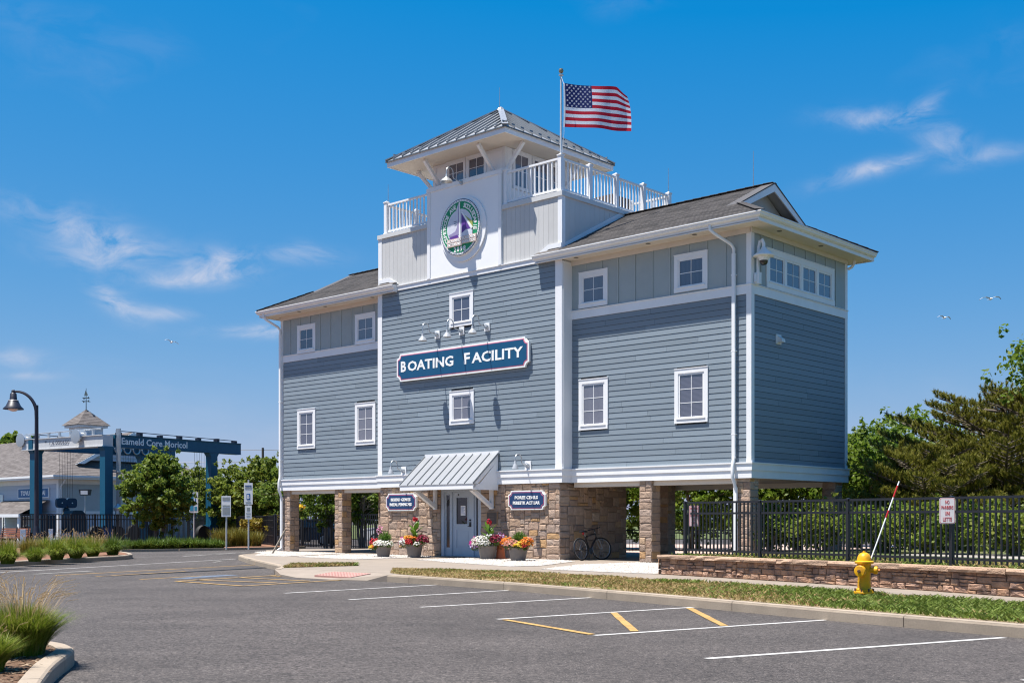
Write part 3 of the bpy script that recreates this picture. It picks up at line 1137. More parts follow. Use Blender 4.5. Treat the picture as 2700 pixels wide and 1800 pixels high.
def pack(W, H, cell, seed, wmax=7, hmax=3, holes=()):
    """random ashlar: list of (x0,x1,z0,z1)"""
    r = random.Random(seed)
    nx, nz_ = max(1, round(W / cell)), max(1, round(H / cell))
    cx_, cz_ = W / nx, H / nz_
    occ = [[False] * nz_ for _ in range(nx)]
    for (a, b, c, d) in holes:
        for i in range(nx):
            for k in range(nz_):
                if a < (i + .5) * cx_ < b and c < (k + .5) * cz_ < d:
                    occ[i][k] = True
    out = []
    for k in range(nz_):
        for i in range(nx):
            if occ[i][k]:
                continue
            h = r.choice([1, 1, 2, 2, 2, 3, 3, 4][:2 + 2 * hmax])
            h = min(h, hmax, nz_ - k)
            w = r.randint(max(2, h), wmax) if h < 4 else r.randint(2, 4)
            w = min(w, nx - i)
            ww = 0
            while ww < w and not occ[i + ww][k]:
                ww += 1
            w = ww
            while h > 1 and any(occ[i + a][k + b] for a in range(w) for b in range(h)):
                h -= 1
            # avoid one-cell leftovers
            if i + w < nx and (i + w + 1 >= nx or occ[i + w + 1][k]) and not occ[i + w][k]:
                if all(not occ[i + w][k + b] for b in range(h)):
                    w += 1
            for a in range(w):
                for b in range(h):
                    occ[i + a][k + b] = True
            out.append((i * cx_, (i + w) * cx_, k * cz_, (k + h) * cz_))
    return out


def stone_face(parent, origin, rz, W, H, seed, cell=.09, depth=.034, gap=.011, wmax=5, hmax=3, holes=(), meshes=None, name='stone'):
    """stones on a wall face: origin = lower-left corner seen from outside, rz = rotation about z of the local x axis"""
    r = random.Random(seed)
    ca, sa = math.cos(rz), math.sin(rz)
    for (x0, x1, z0, z1) in pack(W, H, cell, seed, wmax, hmax, holes):
        me = r.choice(meshes or STONES)
        xc, zc = (x0 + x1) / 2, (z0 + z1) / 2
        link(name, me, parent, (origin[0] + ca * xc, origin[1] + sa * xc, origin[2] + zc), (0, 0, rz),
             ((x1 - x0 - gap) * r.choice((1, 1, -1)) if False else (x1 - x0 - gap), depth * r.uniform(.7, 1.35), z1 - z0 - gap))


# ------------------------------------------------------------------ the building
PV = -.44
CL, CRR = -14.95, -6.41
UL = -21.3
D = 5.63
bld = thing('boating_facility_building', 'tall blue-grey clapboard boating facility on stone piers with a white lookout tower', 'building', BW(0, 0, 0), BROT)

# clapboard unit: x 0..1, bottom edge proud
cb = MB()
cb.add([(0, 0, 0), (1, 0, 0), (1, -.014, 0), (0, -.014, 0), (0, -.004, 1), (1, -.004, 1), (1, 0, 1), (0, 0, 1)],
       [(0, 3, 2, 1), (3, 4, 5, 2), (4, 7, 6, 5), (0, 7, 4, 3), (1, 2, 5, 6), (0, 1, 6, 7)])
_o = cb.build('siding_board', M_blue)
CLAP = _o.data
bpy.data.objects.remove(_o)


def cut(a, b, holes):
    segs = [(a, b)]
    for (h0, h1) in holes:
        n = []
        for (s, e) in segs:
            if h1 <= s or h0 >= e:
                n.append((s, e))
            else:
                if h0 > s:
                    n.append((s, h0))
                if h1 < e:
                    n.append((h1, e))
        segs = n
    return segs


def siding(parent, s0, s1, z0, z1, openings, seed, pitch=.1657):
    """boards in the wall's own frame (x along the wall, -y outward)"""
    r = random.Random(seed)
    n = round((z1 - z0) / pitch)
    p = (z1 - z0) / n
    for i in range(n):
        za, zb = z0 + i * p, z0 + (i + 1) * p
        hs = [(o[0], o[1]) for o in openings if zb > o[2] and za < o[3]]
        for (a, b) in cut(s0, s1, hs):
            parts = [(a, b)]
            if b - a > 2.2 and r.random() < .8:
                c = a + (b - a) * r.uniform(.2, .8)
                parts = [(a, c - .003), (c + .003, b)]
            for (u, v) in parts:
                if v - u > .02:
                    link('siding_board', CLAP, parent, (u, -.002, za), None, (v - u, 1, p - .009))


def wall_frame(name, mb, mats, loc, rz, **kw):
    return mb.build(name, mats, bld, loc=loc, rot=(0, 0, rz), **kw)


PANE_CACHE = {}


WIN_N = [0]


def window(loc, rz, x0, x1, z0, z1, cols, rows, units=1, trim=.125, sash=.055, blind=False):
    """window in the wall frame: casing, sash bars in one frame mesh, each pane a sub-part"""
    f = MB()
    t = .045
    gap = .11 if units > 1 else 0
    f.box(x0, x1, -t, .0, z1 - trim, z1)
    f.box(x0, x1, -t - .012, .0, z0, z0 + trim)
    f.box(x0, x0 + trim, -t, .0, z0 + trim, z1 - trim)
    f.box(x1 - trim, x1, -t, .0, z0 + trim, z1 - trim)
    f.box(x0 - .01, x1 + .01, -t - .012, .0, z1, z1 + .022)
    f.box(x0 + trim * .6, x1 - trim * .6, -t - .03, -.0, z0 + trim - .012, z0 + trim + .014)
    ux0, ux1 = x0 + trim, x1 - trim
    uw = (ux1 - ux0 - gap * (units - 1)) / units
    panes = []
    for k in range(units):
        a = ux0 + k * (uw + gap)
        b = a + uw
        if k:
            f.box(a - gap, a, -t, 0, z0 + trim, z1 - trim)
        c, d = z0 + trim, z1 - trim
        f.box(a, b, -.028, -.002, d - sash, d)
        f.box(a, b, -.028, -.002, c, c + sash)
        f.box(a, a + sash, -.028, -.002, c + sash, d - sash)
        f.box(b - sash, b, -.028, -.002, c + sash, d - sash)
        ga, gb, gc, gd = a + sash, b - sash, c + sash, d - sash
        m = .018
        for i in range(1, cols):
            xm = ga + (gb - ga) * i / cols
            f.box(xm - m / 2, xm + m / 2, -.018, -.003, gc, gd)
        for i in range(1, rows):
            zm = gc + (gd - gc) * i / rows
            f.box(ga, gb, -.0175, -.003, zm - m / 2, zm + m / 2)
        for i in range(cols):
            for j_ in range(rows):
                panes.append((ga + (gb - ga) * i / cols, ga + (gb - ga) * (i + 1) / cols, gc + (gd - gc) * j_ / rows, gc + (gd - gc) * (j_ + 1) / rows))
    w = f.build('window', M_white, bld, loc=loc, rot=(0, 0, rz))
    WIN_N[0] += 1
    for (a, b, c, d) in panes:
        key = (round(b - a, 3), round(d - c, 3), blind)
        if key not in PANE_CACHE:
            o = MB().box(-(b - a) / 2, (b - a) / 2, -.010, -.003, -(d - c) / 2, (d - c) / 2).build('pane', M_glassb if blind else M_glass, w)
            o.pass_index = WIN_N[0]
            PANE_CACHE[key] = o.data
            o.location = ((a + b) / 2, 0, (c + d) / 2)
        else:
            link('pane', PANE_CACHE[key], w, ((a + b) / 2, 0, (c + d) / 2)).pass_index = WIN_N[0]
    return w


HALF = PI / 2


class PanelSet:
    """each board of the panelling is an object of its own"""

    def __init__(s, w):
        s.w = w

    def box(s, *a):
        MB().box(*a).build('panel', M_sage, s.w)


# --- structural walls (dark backing with boards in front)
ZS0, ZS1, ZM1, ZE = 2.82, 7.46, 7.71, 9.27


def open_of(x0, x1, z0, z1, t=.06):
    return (x0 + t, x1 - t, z0 + t, z1 - t)


win_R = [(-6.06, -4.94, 7.76, 8.85, 2, 2), (-2.51, -1.38, 7.78, 8.85, 2, 2), (-6.06, -4.93, 4.01, 5.55, 2, 3), (-2.50, -1.37, 4.02, 5.57, 2, 3)]
win_L = [(-20.24, -19.12, 7.71, 8.79, 2, 2), (-16.75, -15.61, 7.71, 8.81, 2, 2), (-20.24, -19.12, 4.0, 5.53, 2, 3), (-16.75, -15.61, 4.0, 5.54, 2, 3)]
win_C = [(-11.31, -10.20, 7.70, 8.82, 2, 2), (-11.31, -10.17, 4.43, 5.54, 2, 2)]

for (nm, a, b, y, wins, seed) in (('right', -6.41, 0., 0., win_R, 41), ('left', UL, CL, 0., win_L, 42)):
    w = wall_frame('wall', MB().box(a, b, .0, .15, 2.42, ZE), M_blueback, (0, y, 0), 0)
    ops = [open_of(*q[:4]) for q in wins]
    siding(w, a, b, ZS0, ZS1, ops, seed)
    # sage panels between battens
    bats = [-5.81, -5.18, -4.56, -3.93, -3.29, -2.67, -2.03, -1.41, -.80] if nm == 'right' else [-20.71 + .6225 * i for i in range(9)]
    eds = [a] + bats + [b]
    for (s, e) in zip(eds, eds[1:]):
        for (c, d) in cut(s, e, []):
            hs = [(o[2], o[3]) for o in ops if o[0] < d and o[1] > c and o[2] > ZS1]
            pan = PanelSet(w)
            if not hs:
                pan.box(c + .002, d - .002, -.012, -.001, ZM1, ZE)
            else:
                o = [o for o in ops if o[0] < d and o[1] > c and o[2] > ZS1][0]
                pan.box(c + .002, d - .002, -.012, -.001, ZM1, o[2] + .03)
                pan.box(c + .002, d - .002, -.012, -.001, o[3] - .03, ZE)
                if o[0] > c + .005:
                    pan.box(c + .002, o[0] + .03, -.012, -.001, o[2] + .03, o[3] - .03)
                if o[1] < d - .005:
                    pan.box(o[1] - .03, d - .002, -.012, -.001, o[2] + .03, o[3] - .03)
    for x in bats:
        hs = [(o[2] - .06, o[3] + .06) for o in ops if o[0] - .06 < x < o[1] + .06 and o[2] > ZS1]
        for (c, d) in cut(ZM1, ZE, hs):
            MB().box(x - .022, x + .022, -.034, -.008, c, d).build('batten', M_sageb, w)
    for q in wins:
        window((0, y, 0), 0, *q, blind=q[0] == -2.50)
# right side wall
ops = [open_of(.77, 4.76, 7.74, 8.84)]
w = wall_frame('wall', MB().box(.16, D, .0, .15, 2.42, ZE), M_blueback, (0, 0, 0), HALF)
siding(w, .0, D, ZS0, ZS1, [], 43)
bats = [.51, 1.14, 1.77, 2.39, 3.02, 3.64, 4.25, 4.89]
eds = [0.] + bats + [D]
for (s, e) in zip(eds, eds[1:]):
    o = ops[0]
    pan = PanelSet(w)
    if e <= o[0] or s >= o[1]:
        pan.box(s + .002, e - .002, -.012, -.001, ZM1, ZE)
    else:
        pan.box(s + .002, e - .002, -.012, -.001, ZM1, o[2] + .03)
        pan.box(s + .002, e - .002, -.012, -.001, o[3] - .03, ZE)
        if o[0] > s:
            pan.box(s + .002, o[0] + .03, -.012, -.001, o[2] + .03, o[3] - .03)
        if o[1] < e:
            pan.box(o[1] - .03, e - .002, -.012, -.001, o[2] + .03, o[3] - .03)
for x in bats:
    hs = [(o[2] - .06, o[3] + .06)] if o[0] - .06 < x < o[1] + .06 else []
    for (c, d) in cut(ZM1, ZE, hs):
        MB().box(x - .022, x + .022, -.034, -.008, c, d).build('batten', M_sageb, w)
window((0, 0, 0), HALF, .77, 4.76, 7.74, 8.84, 2, 2, units=4, trim=.16)
# left and rear walls (plain boards, out of the photograph's sight)
w = wall_frame('wall', MB().box(-D, -.16, .0, .15, 2.42, ZE), M_blueback, (UL, 0, 0), -HALF)
siding(w, -D, 0, ZS0, ZS1, [], 44)
MB().box(-D, 0, -.012, -.001, ZM1, ZE).build('panel', M_sage, w)
w = wall_frame('wall', MB().box(.16, 21.14, .0, .15, 2.42, ZE), M_blueback, (0, D, 0), PI)
siding(w, 0, 21.3, ZS0, ZS1, [], 45)
MB().box(0, 21.3, -.012, -.001, ZM1, ZE).build('panel', M_sage, w)
# central block front
w = wall_frame('wall', MB().box(CL, CRR, .0, .15, 2.42, 9.3), M_blueback, (0, PV, 0), 0)
siding(w, CL + .2, CRR - .24, ZS0, 9.30, [open_of(*q[:4]) for q in win_C], 46)
for q in win_C:
    window((0, PV, 0), 0, *q)
# returns of the central block in front of the wings
MB().box(CRR - .15, CRR, PV + .15, .0, 2.42, 9.3).box(CL, CL + .15, PV + .15, 0, 2.42, 9.3).build('return_wall', M_white, bld)

# --- white trim, each board a part
T = .028


def tb_(name, x0, x1, y0, y1, z0, z1, mat=None):
    return MB().box(x0, x1, y0, y1, z0, z1).build(name, mat or M_white, bld)


tb_('corner_board', -.13, T, -T, -.001, ZM1 + .002, ZE)
tb_('corner_board', .0005, T - .002, .0, .14, ZM1 + .002, ZE)
tb_('corner_board', -.13, T, -T, -.001, ZS0, ZM1 - .25)
tb_('corner_board', .0005, T - .002, .0, .14, ZS0, ZM1 - .25)
tb_('corner_board', .0005, T, D - .13, D + .02, ZS0, ZE)
tb_('corner_board', UL - T, UL + .13, -T, -.001, ZS0, ZE)
tb_('corner_board', CRR - .24, CRR + T, PV - T, PV - .001, ZS0, 9.30)
tb_('corner_board', CL - T, CL + .20, PV - T, PV - .001, ZS0, 9.30)
tb_('corner_board', CRR + .001, CRR + .06, PV, -.001, ZS0, 9.24)
# middle band
tb_('band_board', CRR + .001, -.131, -T - .004, -.001, ZS1, ZM1)
tb_('band_board', -.131, T + .006, -T - .006, -.001, ZS1, ZM1)
tb_('band_board', .0005, T + .004, -.001, D + .02, ZS1, ZM1)
tb_('band_board', UL - T, CL - .001, -T - .004, -.001, ZS1, ZM1)
tb_('band_cap', CRR + .001, T + .03, -T - .03, -.001, ZM1, ZM1 + .018)
tb_('band_cap', .0005, T + .03, .0, D + .04, ZM1, ZM1 + .018)
tb_('band_cap', UL - T, CL - .001, -T - .03, -.001, ZM1, ZM1 + .018)
# skirt: two stepped boards
for (z0, z1, t) in ((2.40, 2.615, .045), (2.615, 2.80, .07), (2.80, 2.835, .095)):
    tb_('skirt_board', CRR + .05, t, -t, -.001, z0, z1)
    tb_('skirt_board', .0005, t - .001, .0, D + t, z0, z1)
    tb_('skirt_board', UL - t, CL - .05, -t, -.001, z0, z1)
    tb_('skirt_board', CL - t, CRR + t, PV - t, PV - .001, z0, z1)
    tb_('skirt_board', CRR + .001, CRR + t - .002, PV, -.001, z0, z1)
tb_('skirt_board', -21.3, 0, D + .001, D + .05, 2.40, 2.82)
tb_('skirt_board', UL - .05, UL - .001, 0, D, 2.40, 2.82)
# white band over the clapboards of the central block
tb_('band_board', CL - T, CRR + T, PV - T - .006, PV - .001, 9.30, 9.45)
tb_('band_cap', CL - T, CRR + T, PV - T - .035, PV - .001, 9.45, 9.475)

# ceiling under the raised floor, with beams
MB().box(UL + .02, -.02, .02, D - .02, 2.41, 2.50).build('ceiling', pmat('ceiling_tan', (.42, .36, .30), .8, .08, 2), bld)
for y in (.10, 5.1):
    MB().box(UL + .05, CL - .05, y, y + .35, 2.26, 2.409).build('beam', M_cream, bld)
    MB().box(CRR + .05, -.05, y, y + .35, 2.26, 2.409).build('beam', M_cream, bld)

# --- stone base of the central block
DX0, DX1 = -11.82, -9.92
sw = MB()
sw.box(CL + .06, DX0, PV + .06, 3.0, -.02, 2.40)
sw.box(DX1, CRR - .14, PV + .06, 3.0, -.02, 2.40)
sw.box(DX0, DX1, PV + .3, 3.0, -.02, 2.40)
sw.box(DX0, DX1, PV + .06, PV + .3, 2.29, 2.40)
stw = sw.build('stone_wall', M_mortar, bld)
stone_face(stw, (CL + .03, PV + .06, 0), 0, DX0 - CL - .03, 2.40, 51, .092, .038)
stone_face(stw, (DX1, PV + .06, 0), 0, CRR - .10 - DX1, 2.40, 52, .092, .038)
M_stone_s = M_stone
stone_face(stw, (CRR - .14, PV + .02, 0), HALF, 3.0 - PV, 2.38, 53, .10, .04, .010)
# piers
for (u0, v0) in ((-.50, .03), (-3.79, .0), (-18.0, .0), (-21.25, .03), (-.50, 5.0), (-6.15, 4.2), (-18.0, 5.0), (-21.25, 5.0), (-15.4, 4.2)):
    pr_ = MB().box(u0 + .03, u0 + .43, v0 + .03, v0 + .43, -.02, 2.409).build('pier', M_mortar, bld)
    sd = int(abs(u0) * 100 + v0 * 10)
    stone_face(pr_, (u0 + .01, v0 + .03, 0), 0, .44, 2.40, sd, .105, .03, .009, 4, 2)
    stone_face(pr_, (u0 + .43, v0 + .01, 0), HALF, .44, 2.40, sd + 1, .105, .028, .009, 4, 2)
    stone_face(pr_, (u0 + .45, v0 + .43, 0), PI, .44, 2.40, sd + 2, .22, .035, .010, 2, 1)
    stone_face(pr_, (u0 + .03, v0 + .45, 0), -HALF, .44, 2.40, sd + 3, .22, .035, .010, 2, 1)

# --- door set
dm = MB()
dy = PV + .10
dm.box(DX0 + .01, DX0 + .13, dy - .04, dy + .15, 0, 2.28)
dm.box(DX1 - .13, DX1 - .01, dy - .04, dy + .15, 0, 2.28)
dm.box(DX0 + .13, DX1 - .13, dy - .04, dy + .15, 2.19, 2.28)
dm.box(-11.39, -11.31, dy - .03, dy + .15, 0, 2.19)
dm.box(-10.36, -10.28, dy - .03, dy + .15, 0, 2.19)
for (a, b) in ((DX0 + .13, -11.39), (-10.28, DX1 - .13)):
    dm.box(a, b, dy + .02, dy + .08, 0, .32)
    dm.box(a, b, dy + .02, dy + .08, 2.09, 2.19)
    dm.box(a, a + .07, dy + .02, dy + .08, .32, 2.09)
    dm.box(b - .07, b, dy + .02, dy + .08, .32, 2.09)
dfr = dm.build('door_frame', M_door, bld)
for (a, b) in ((DX0 + .20, -11.46), (-10.21, DX1 - .20)):
    MB().box(a, b, dy + .04, dy + .05, .32, 2.09).build('sidelight', M_darkglass, dfr)
dd = MB()
a, b = -11.305, -10.365
dd.box(a, b, dy + .01, dy + .06, .03, .31)
dd.box(a, b, dy + .01, dy + .06, .93, 1.11)
dd.box(a, b, dy + .01, dy + .06, 1.99, 2.185)
dd.box(a, -11.12, dy + .01, dy + .06, .31, .93)
dd.box(-10.54, b, dy + .01, dy + .06, .31, .93)
dd.box(a, -11.12, dy + .01, dy + .06, 1.11, 1.99)
dd.box(-10.60, b, dy + .01, dy + .06, 1.11, 1.99)
dd.box(-11.12, -10.54, dy + .03, dy + .06, .31, .93)
dd.box(-11.07, -10.59, dy + .018, dy + .05, .36, .88)
dd.box(-11.15, -10.57, dy - .003, dy + .015, 1.08, 1.11)
dd.box(-11.15, -10.57, dy - .003, dy + .015, 1.99, 2.02)
dd.box(-11.15, -11.12, dy - .003, dy + .015, 1.11, 1.99)
dd.box(-10.60, -10.57, dy - .003, dy + .015, 1.11, 1.99)
door = dd.build('door', M_door, bld)
MB().box(-11.12, -10.60, dy + .03, dy + .04, 1.11, 1.99).build('door_glass', M_darkglass, door)
hm = MB()
hm.box(-10.50, -10.43, dy - .02, dy + .01, 1.02, 1.18)
hm.lathe([(.028, -.03), (.034, 0), (.03, .02)], 10, (-10.465, dy - .005, 1.24), axis='y')
hm.bar((-10.465, dy - .05, 1.06), (-10.53, dy - .05, 1.03), .02, .02)
hm.box(-10.475, -10.455, dy - .05, dy - .01, 1.05, 1.07)
hm.build('handle', [pmat('lock_dark_metal', (.05, .05, .055), .3, .1, 9, metal=.6)], door)
MB().lathe([(.02, -.012), (.03, 0), (.02, .01)], 10, (-11.02, dy - .0, 2.09), axis='y').build('door_bell', M_black, door)
MB().box(-11.95, -9.8, PV - .25, PV + .1, -.02, .025).build('threshold', M_conc, bld)
nt_ = MB().box(-.11, .11, -.004, 0, -.165, .165).build('paper_notice', pmat('paper', (.80, .80, .82), .8, .03, 9), None)
nt_.location = BW(-10.82, dy + .022, 1.56)
nt_.rotation_euler = (0, 0, BROT)
tag(nt_, 'white paper notice taped behind the glass of the entrance door', 'notice')
M_ink = pmat('ink_blue', (.10, .20, .45), .7)
ntx = MB()
for i in range(7):
    ntx.box(-.085, .085 - .03 * (i % 3), -.0055, -.003, .11 - i * .036, .122 - i * .036)
ntx.build('printed_lines', M_ink, nt_)
mt = MB().box(-.42, .42, -.25, .25, 0, .014).build('doormat', M_rubber, None)
mt.location = BW(-10.75, PV - .42, .003)
mt.rotation_euler = (0, 0, BROT)
tag(mt, 'thin dark rubber mat on the ground at the entrance door', 'doormat')
pq = thing('wall_plaque', 'small brown framed plaque fixed to the stone right of the door', 'plaque', BW(-9.365, PV + .0, 1.31), BROT)
MB().box(-.24, .24, -.02, .03, -.215, .215).build('frame', pmat('plaque_frame', (.33, .20, .11), .5), pq)
MB().box(-.215, .215, -.026, -.015, -.19, .19).build('plate', pmat('plaque_bronze', (.085, .062, .05), .5, .15, 15), pq)
pl2 = MB()
for i in range(4):
    pl2.box(-.12, .12, -.030, -.025, .10 - i * .05, .115 - i * .05)
pl2.build('raised_lines', pmat('plaque_letters', (.16, .12, .09), .5), pq)

# --- awning over the door
aw = MB()
ax0, ax1 = -12.50, -9.03
yo, yi = PV - 1.20, PV - .03
zl, zh = 2.40, 3.42
aw.prism([(ax0, yi, zh), (ax0, yo - .03, zl), (ax0, yo - .03, zl - .03), (ax0, yi, zh - .035)], (ax1 - ax0, 0, 0))
awn = aw.build('awning', M_metalroof, bld)
n = 9
for i in range(n + 1):
    x = ax0 + .012 + (ax1 - ax0 - .024) * i / n
    MB().bar((x, yi, zh + .018), (x, yo - .03, zl + .018), .022, .036).build('standing_seam', M_seam, awn)
MB().box(ax0 + .02, ax1 - .02, yo - .02, yo + .02, zl - .17, zl - .032).box(ax0 - .0, ax1 + .0, yi - .03, yi + .028, zh - .03, zh + .06).build('fascia', M_white, awn)
for x in (ax0 + .04, ax1 - .08):
    s = MB()
    s.prism([(x, yi, zh - .04), (x, yo + .02, zl - .035), (x, yo + .02, zl - .16), (x, yi, zh - .24)], (.04, 0, 0))
    s.prism([(x + .008, yi, zh - .24), (x + .008, yo + .32, zl - .0), (x + .008, yi, zl - .0)], (.024, 0, 0))
    s.box(x, x + .04, yo + .02, yi, zl - .19, zl - .0)
    s.build('awning_cheek', M_white, awn)
for x in (-12.06, -9.42):
    s = MB()
    s.box(x, x + .12, PV - .09, PV - .0, 1.60, 2.38)
    s.bar((x + .06, PV - .05, 1.68), (x + .06, yo + .22, 2.24), .12, .13, up=(1, 0, 0))
    s.build('bracket', M_white, bld)
# ------------------------------------------------------------------ roofs of the wings
ZG = 9.50
SL = (11.24 - ZG) / 3.5
VC = 2.8


def roof_plane(mb, a, b, c, d, n=26, tab=.30):
    """stepped shingle courses on the quad a-b (eave) to d-c (top): a,b,c,d in order; uv in tabs"""
    a, b, c, d = (Vector(p) for p in (a, b, c, d))
    nrm = (b - a).cross(d - a).normalized()
    if nrm.z < 0:
        nrm = -nrm
    for i in range(n):
        t0, t1 = i / n, (i + 1) / n
        l0, r0 = a.lerp(d, t0), b.lerp(c, t0)
        l1, r1 = a.lerp(d, t1), b.lerp(c, t1)
        up = nrm * .014
        o = len(mb.v)
        mb.v += [tuple(l0), tuple(r0), tuple(r0 + up), tuple(l0 + up), tuple(r1 + up * .15), tuple(l1 + up * .15)]
        mb.f += [(o, o + 1, o + 2, o + 3), (o + 3, o + 2, o + 4, o + 5)]
        mb.m += [0, 0]
        e = (b - a).normalized()
        base = a
        off = (i * .37) % 1
        for p in ((l0, i), (r0, i), (r0, i + .01), (l0, i + .01), (l0, i + .02), (r0, i + .02), (r1, i + .98), (l1, i + .98)):
            mb.uv.append(((p[0] - base).dot(e) / tab + off + i * 7, p[1] + .001))


def build_roof(mb, name, mats, parent):
    me = bpy.data.meshes.new(name)
    me.from_pydata(mb.v, [], mb.f)
    for m in mats:
        me.materials.append(m)
    me.polygons.foreach_set('material_index', mb.m)
    uv = me.uv_layers.new(name='UVMap')
    buf = np.zeros((len(me.loops), 2), np.float32)
    buf[:len(mb.uv)] = mb.uv
    uv.data.foreach_set('uv', buf.ravel())
    me.update()
    return link(name, me, parent)


def wing_roof(sign):
    """sign=+1 right wing, -1 left wing (mirrored about the building axis)"""
    ax = -10.65

    def X(u):
        return u if sign > 0 else 2 * ax - u
    ov = .70
    gx = -.89
    zf = ZG + SL * (ov - gx)
    vf = -ov + (ov - gx)
    mb = MB()
    mb.uv = []
    # front slope: lower part with the hip, upper part to the ridge
    roof_plane(mb, (X(-6.42), -ov, ZG), (X(ov), -ov, ZG), (X(gx), vf, zf), (X(-6.42), vf, zf), 12)
    roof_plane(mb, (X(-6.42), vf, zf), (X(gx), vf, zf), (X(gx), VC, 11.24), (X(-6.42), VC, 11.24), 14)
    vb = 2 * VC + ov
    roof_plane(mb, (X(ov), vb, ZG), (X(-6.42), vb, ZG), (X(-6.42), vb - (ov - gx), zf), (X(gx), vb - (ov - gx), zf), 12)
    roof_plane(mb, (X(gx), vb - (ov - gx), zf), (X(-6.42), vb - (ov - gx), zf), (X(-6.42), VC, 11.24), (X(gx), VC, 11.24), 14)
    roof_plane(mb, (X(ov), -ov, ZG), (X(ov), vb, ZG), (X(gx), vb - (ov - gx), zf), (X(gx), vf, zf), 12)
    roof = build_roof(mb, 'roof', [M_shingle], bld)
    # ridge caps
    for (p, q) in (((X(-6.5), VC, 11.25), (X(gx), VC, 11.25)), ((X(ov), -ov, ZG + .01), (X(gx), vf, zf + .01)), ((X(ov), vb, ZG + .01), (X(gx), vb - (ov - gx), zf + .01))):
        rc = MB()
        p, q = Vector(p), Vector(q)
        k = max(3, int((q - p).length / .30))
        for i in range(k):
            a_, b_ = p.lerp(q, i / k), p.lerp(q, (i + 1.05) / k)
            rc.bar(a_ + Vector((0, 0, .012)), b_ + Vector((0, 0, .0)), .26, .012)
        rc.build('ridge_shingles', M_shingle, roof, kind='stuff')
    # return of the eave across the face of the central block
    er = MB()
    er.add([(X(-6.42), -ov, ZG + .004), (X(-7.36), -ov, ZG + .004), (X(-7.36), PV - .03, ZG + .125), (X(-6.42), PV - .03, ZG + .135)], [(0, 1, 2, 3)])
    er.build('eave_return', M_shingle, roof)
    fl = MB()
    fl.prism([(X(-7.40), PV - .04, 9.56), (X(-6.95), PV - .04, 9.80), (X(-6.40), PV - .04, 9.80), (X(-6.40), PV - .04, 9.66), (X(-6.9), PV - .04, 9.66), (X(-7.30), PV - .04, 9.50)], (0, .035, 0))
    fl.build('flashing', M_white, bld)
    # gable wall, recessed, with its rake boards and soffit
    gw = MB()
    gi = gx - .42
    h = 11.24 - zf
    hw = VC - vf
    gw.prism([(X(gi), vf + .1, zf - .12), (X(gi), 2 * VC - vf - .1, zf - .12), (X(gi), VC, 11.16)], (.05 * -sign, 0, 0))
    gw.build('gable_wall', M_grey, bld)
    for s2 in (-1, 1):
        r_ = MB()
        p0 = (X(gx) + .02 * sign, VC + s2 * (hw + .12), zf - .06)
        p1 = (X(gx) + .02 * sign, VC, 11.215)
        w_ = .20
        r_.prism([p0, p1, (p1[0], VC, p1[2] - w_ * 1.12), (p0[0], p0[1] - s2 * .28, p0[2] - .045)], (-.04 * sign, 0, 0))
        r_.build('rake_board', M_white, bld)
        sf = MB()
        sf.prism([(X(gx) - .04 * sign, VC + s2 * (hw + .02), zf - .05), (X(gx) - .04 * sign, VC, 11.19), (X(gx) - .04 * sign, VC, 11.16), (X(gx) - .04 * sign, VC + s2 * (hw + .02), zf - .08)], (-(.40) * sign, 0, 0))
        sf.build('rake_soffit', M_grey, bld)
        dk = MB()
        dk.prism([(X(gx) + .035 * sign, VC + s2 * (hw + .16), zf - .065), (X(gx) + .035 * sign, VC, 11.265), (X(gx) + .035 * sign, VC, 11.225), (X(gx) + .035 * sign, VC + s2 * (hw + .16), zf - .10)], (-.42 * sign, 0, 0))
        dk.build('drip_edge', pmat('drip_dark', (.07, .065, .065), .7), bld)
    # soffit, fascia, gutter
    so_ = MB()
    so_.box(X(-6.40), X(.60), -.62, -.0, 9.27, 9.30)
    so_.box(X(.001), X(.60), .0, vb - .08, 9.27, 9.30)
    so_.box(X(-7.30), X(-6.40), -.62, PV - .03, 9.27, 9.30)
    so_.box(X(-6.40), X(-.001), D + .02, vb - .08, 9.27, 9.30)
    so_.build('soffit', M_cream, bld)
    fr = MB()
    fr.box(X(-6.38), X(-.0), -.06, -.0285, 9.12, 9.268)
    fr.build('frieze_board', M_cream, bld)
    fr = MB()
    fr.box(X(.0285), X(.06), -.06, D, 9.14, 9.268)
    fr.build('frieze_board', M_cream, bld)
    g = [(0, 0), (.045, 0), (.085, .035), (.10, .085), (.125, .10), (.125, .125), (0, .125)]
    gz = 9.36
    gu = MB()
    path = [(X(-7.40), -.62, 0), (X(.62), -.62, 0), (X(.62), vb - .08, 0)]
    rings = []
    for i, p in enumerate(path):
        if i == 0:
            o2 = Vector((0, -1, 0))
        elif i == 1:
            o2 = Vector((sign, -1, 0))
        else:
            o2 = Vector((sign, 0, 0))
        rings.append([Vector(p) + o2 * a_ + Vector((0, 0, gz + b_)) for a_, b_ in g])
    k = len(g)
    vs_ = [q for r_ in rings for q in r_]
    fs = []
    for i in range(2):
        for j in range(k):
            fs.append((i * k + j, i * k + (j + 1) % k, (i + 1) * k + (j + 1) % k, (i + 1) * k + j))
    fs += [tuple(range(k)), tuple(range(2 * k, 3 * k))[::-1]]
    gu.add(vs_, fs)
    gutter = gu.build('gutter', M_white, bld)
    fa = MB()
    fa.box(X(-7.36), X(.62), -.62, -.595, 9.25, 9.50)
    fa.box(X(.595), X(.62), -.595, vb - .09, 9.25, 9.50)
    fa.build('fascia', M_white, bld)
    fa = MB().box(X(-7.36), X(-7.33), -.60, PV - .03, 9.25, 9.49)
    fa.build('fascia', M_white, bld)
    bk = MB().box(X(-6.42), X(.62), vb - .09, vb - .06, 9.25, 9.50)
    bk.build('fascia', M_white, bld)
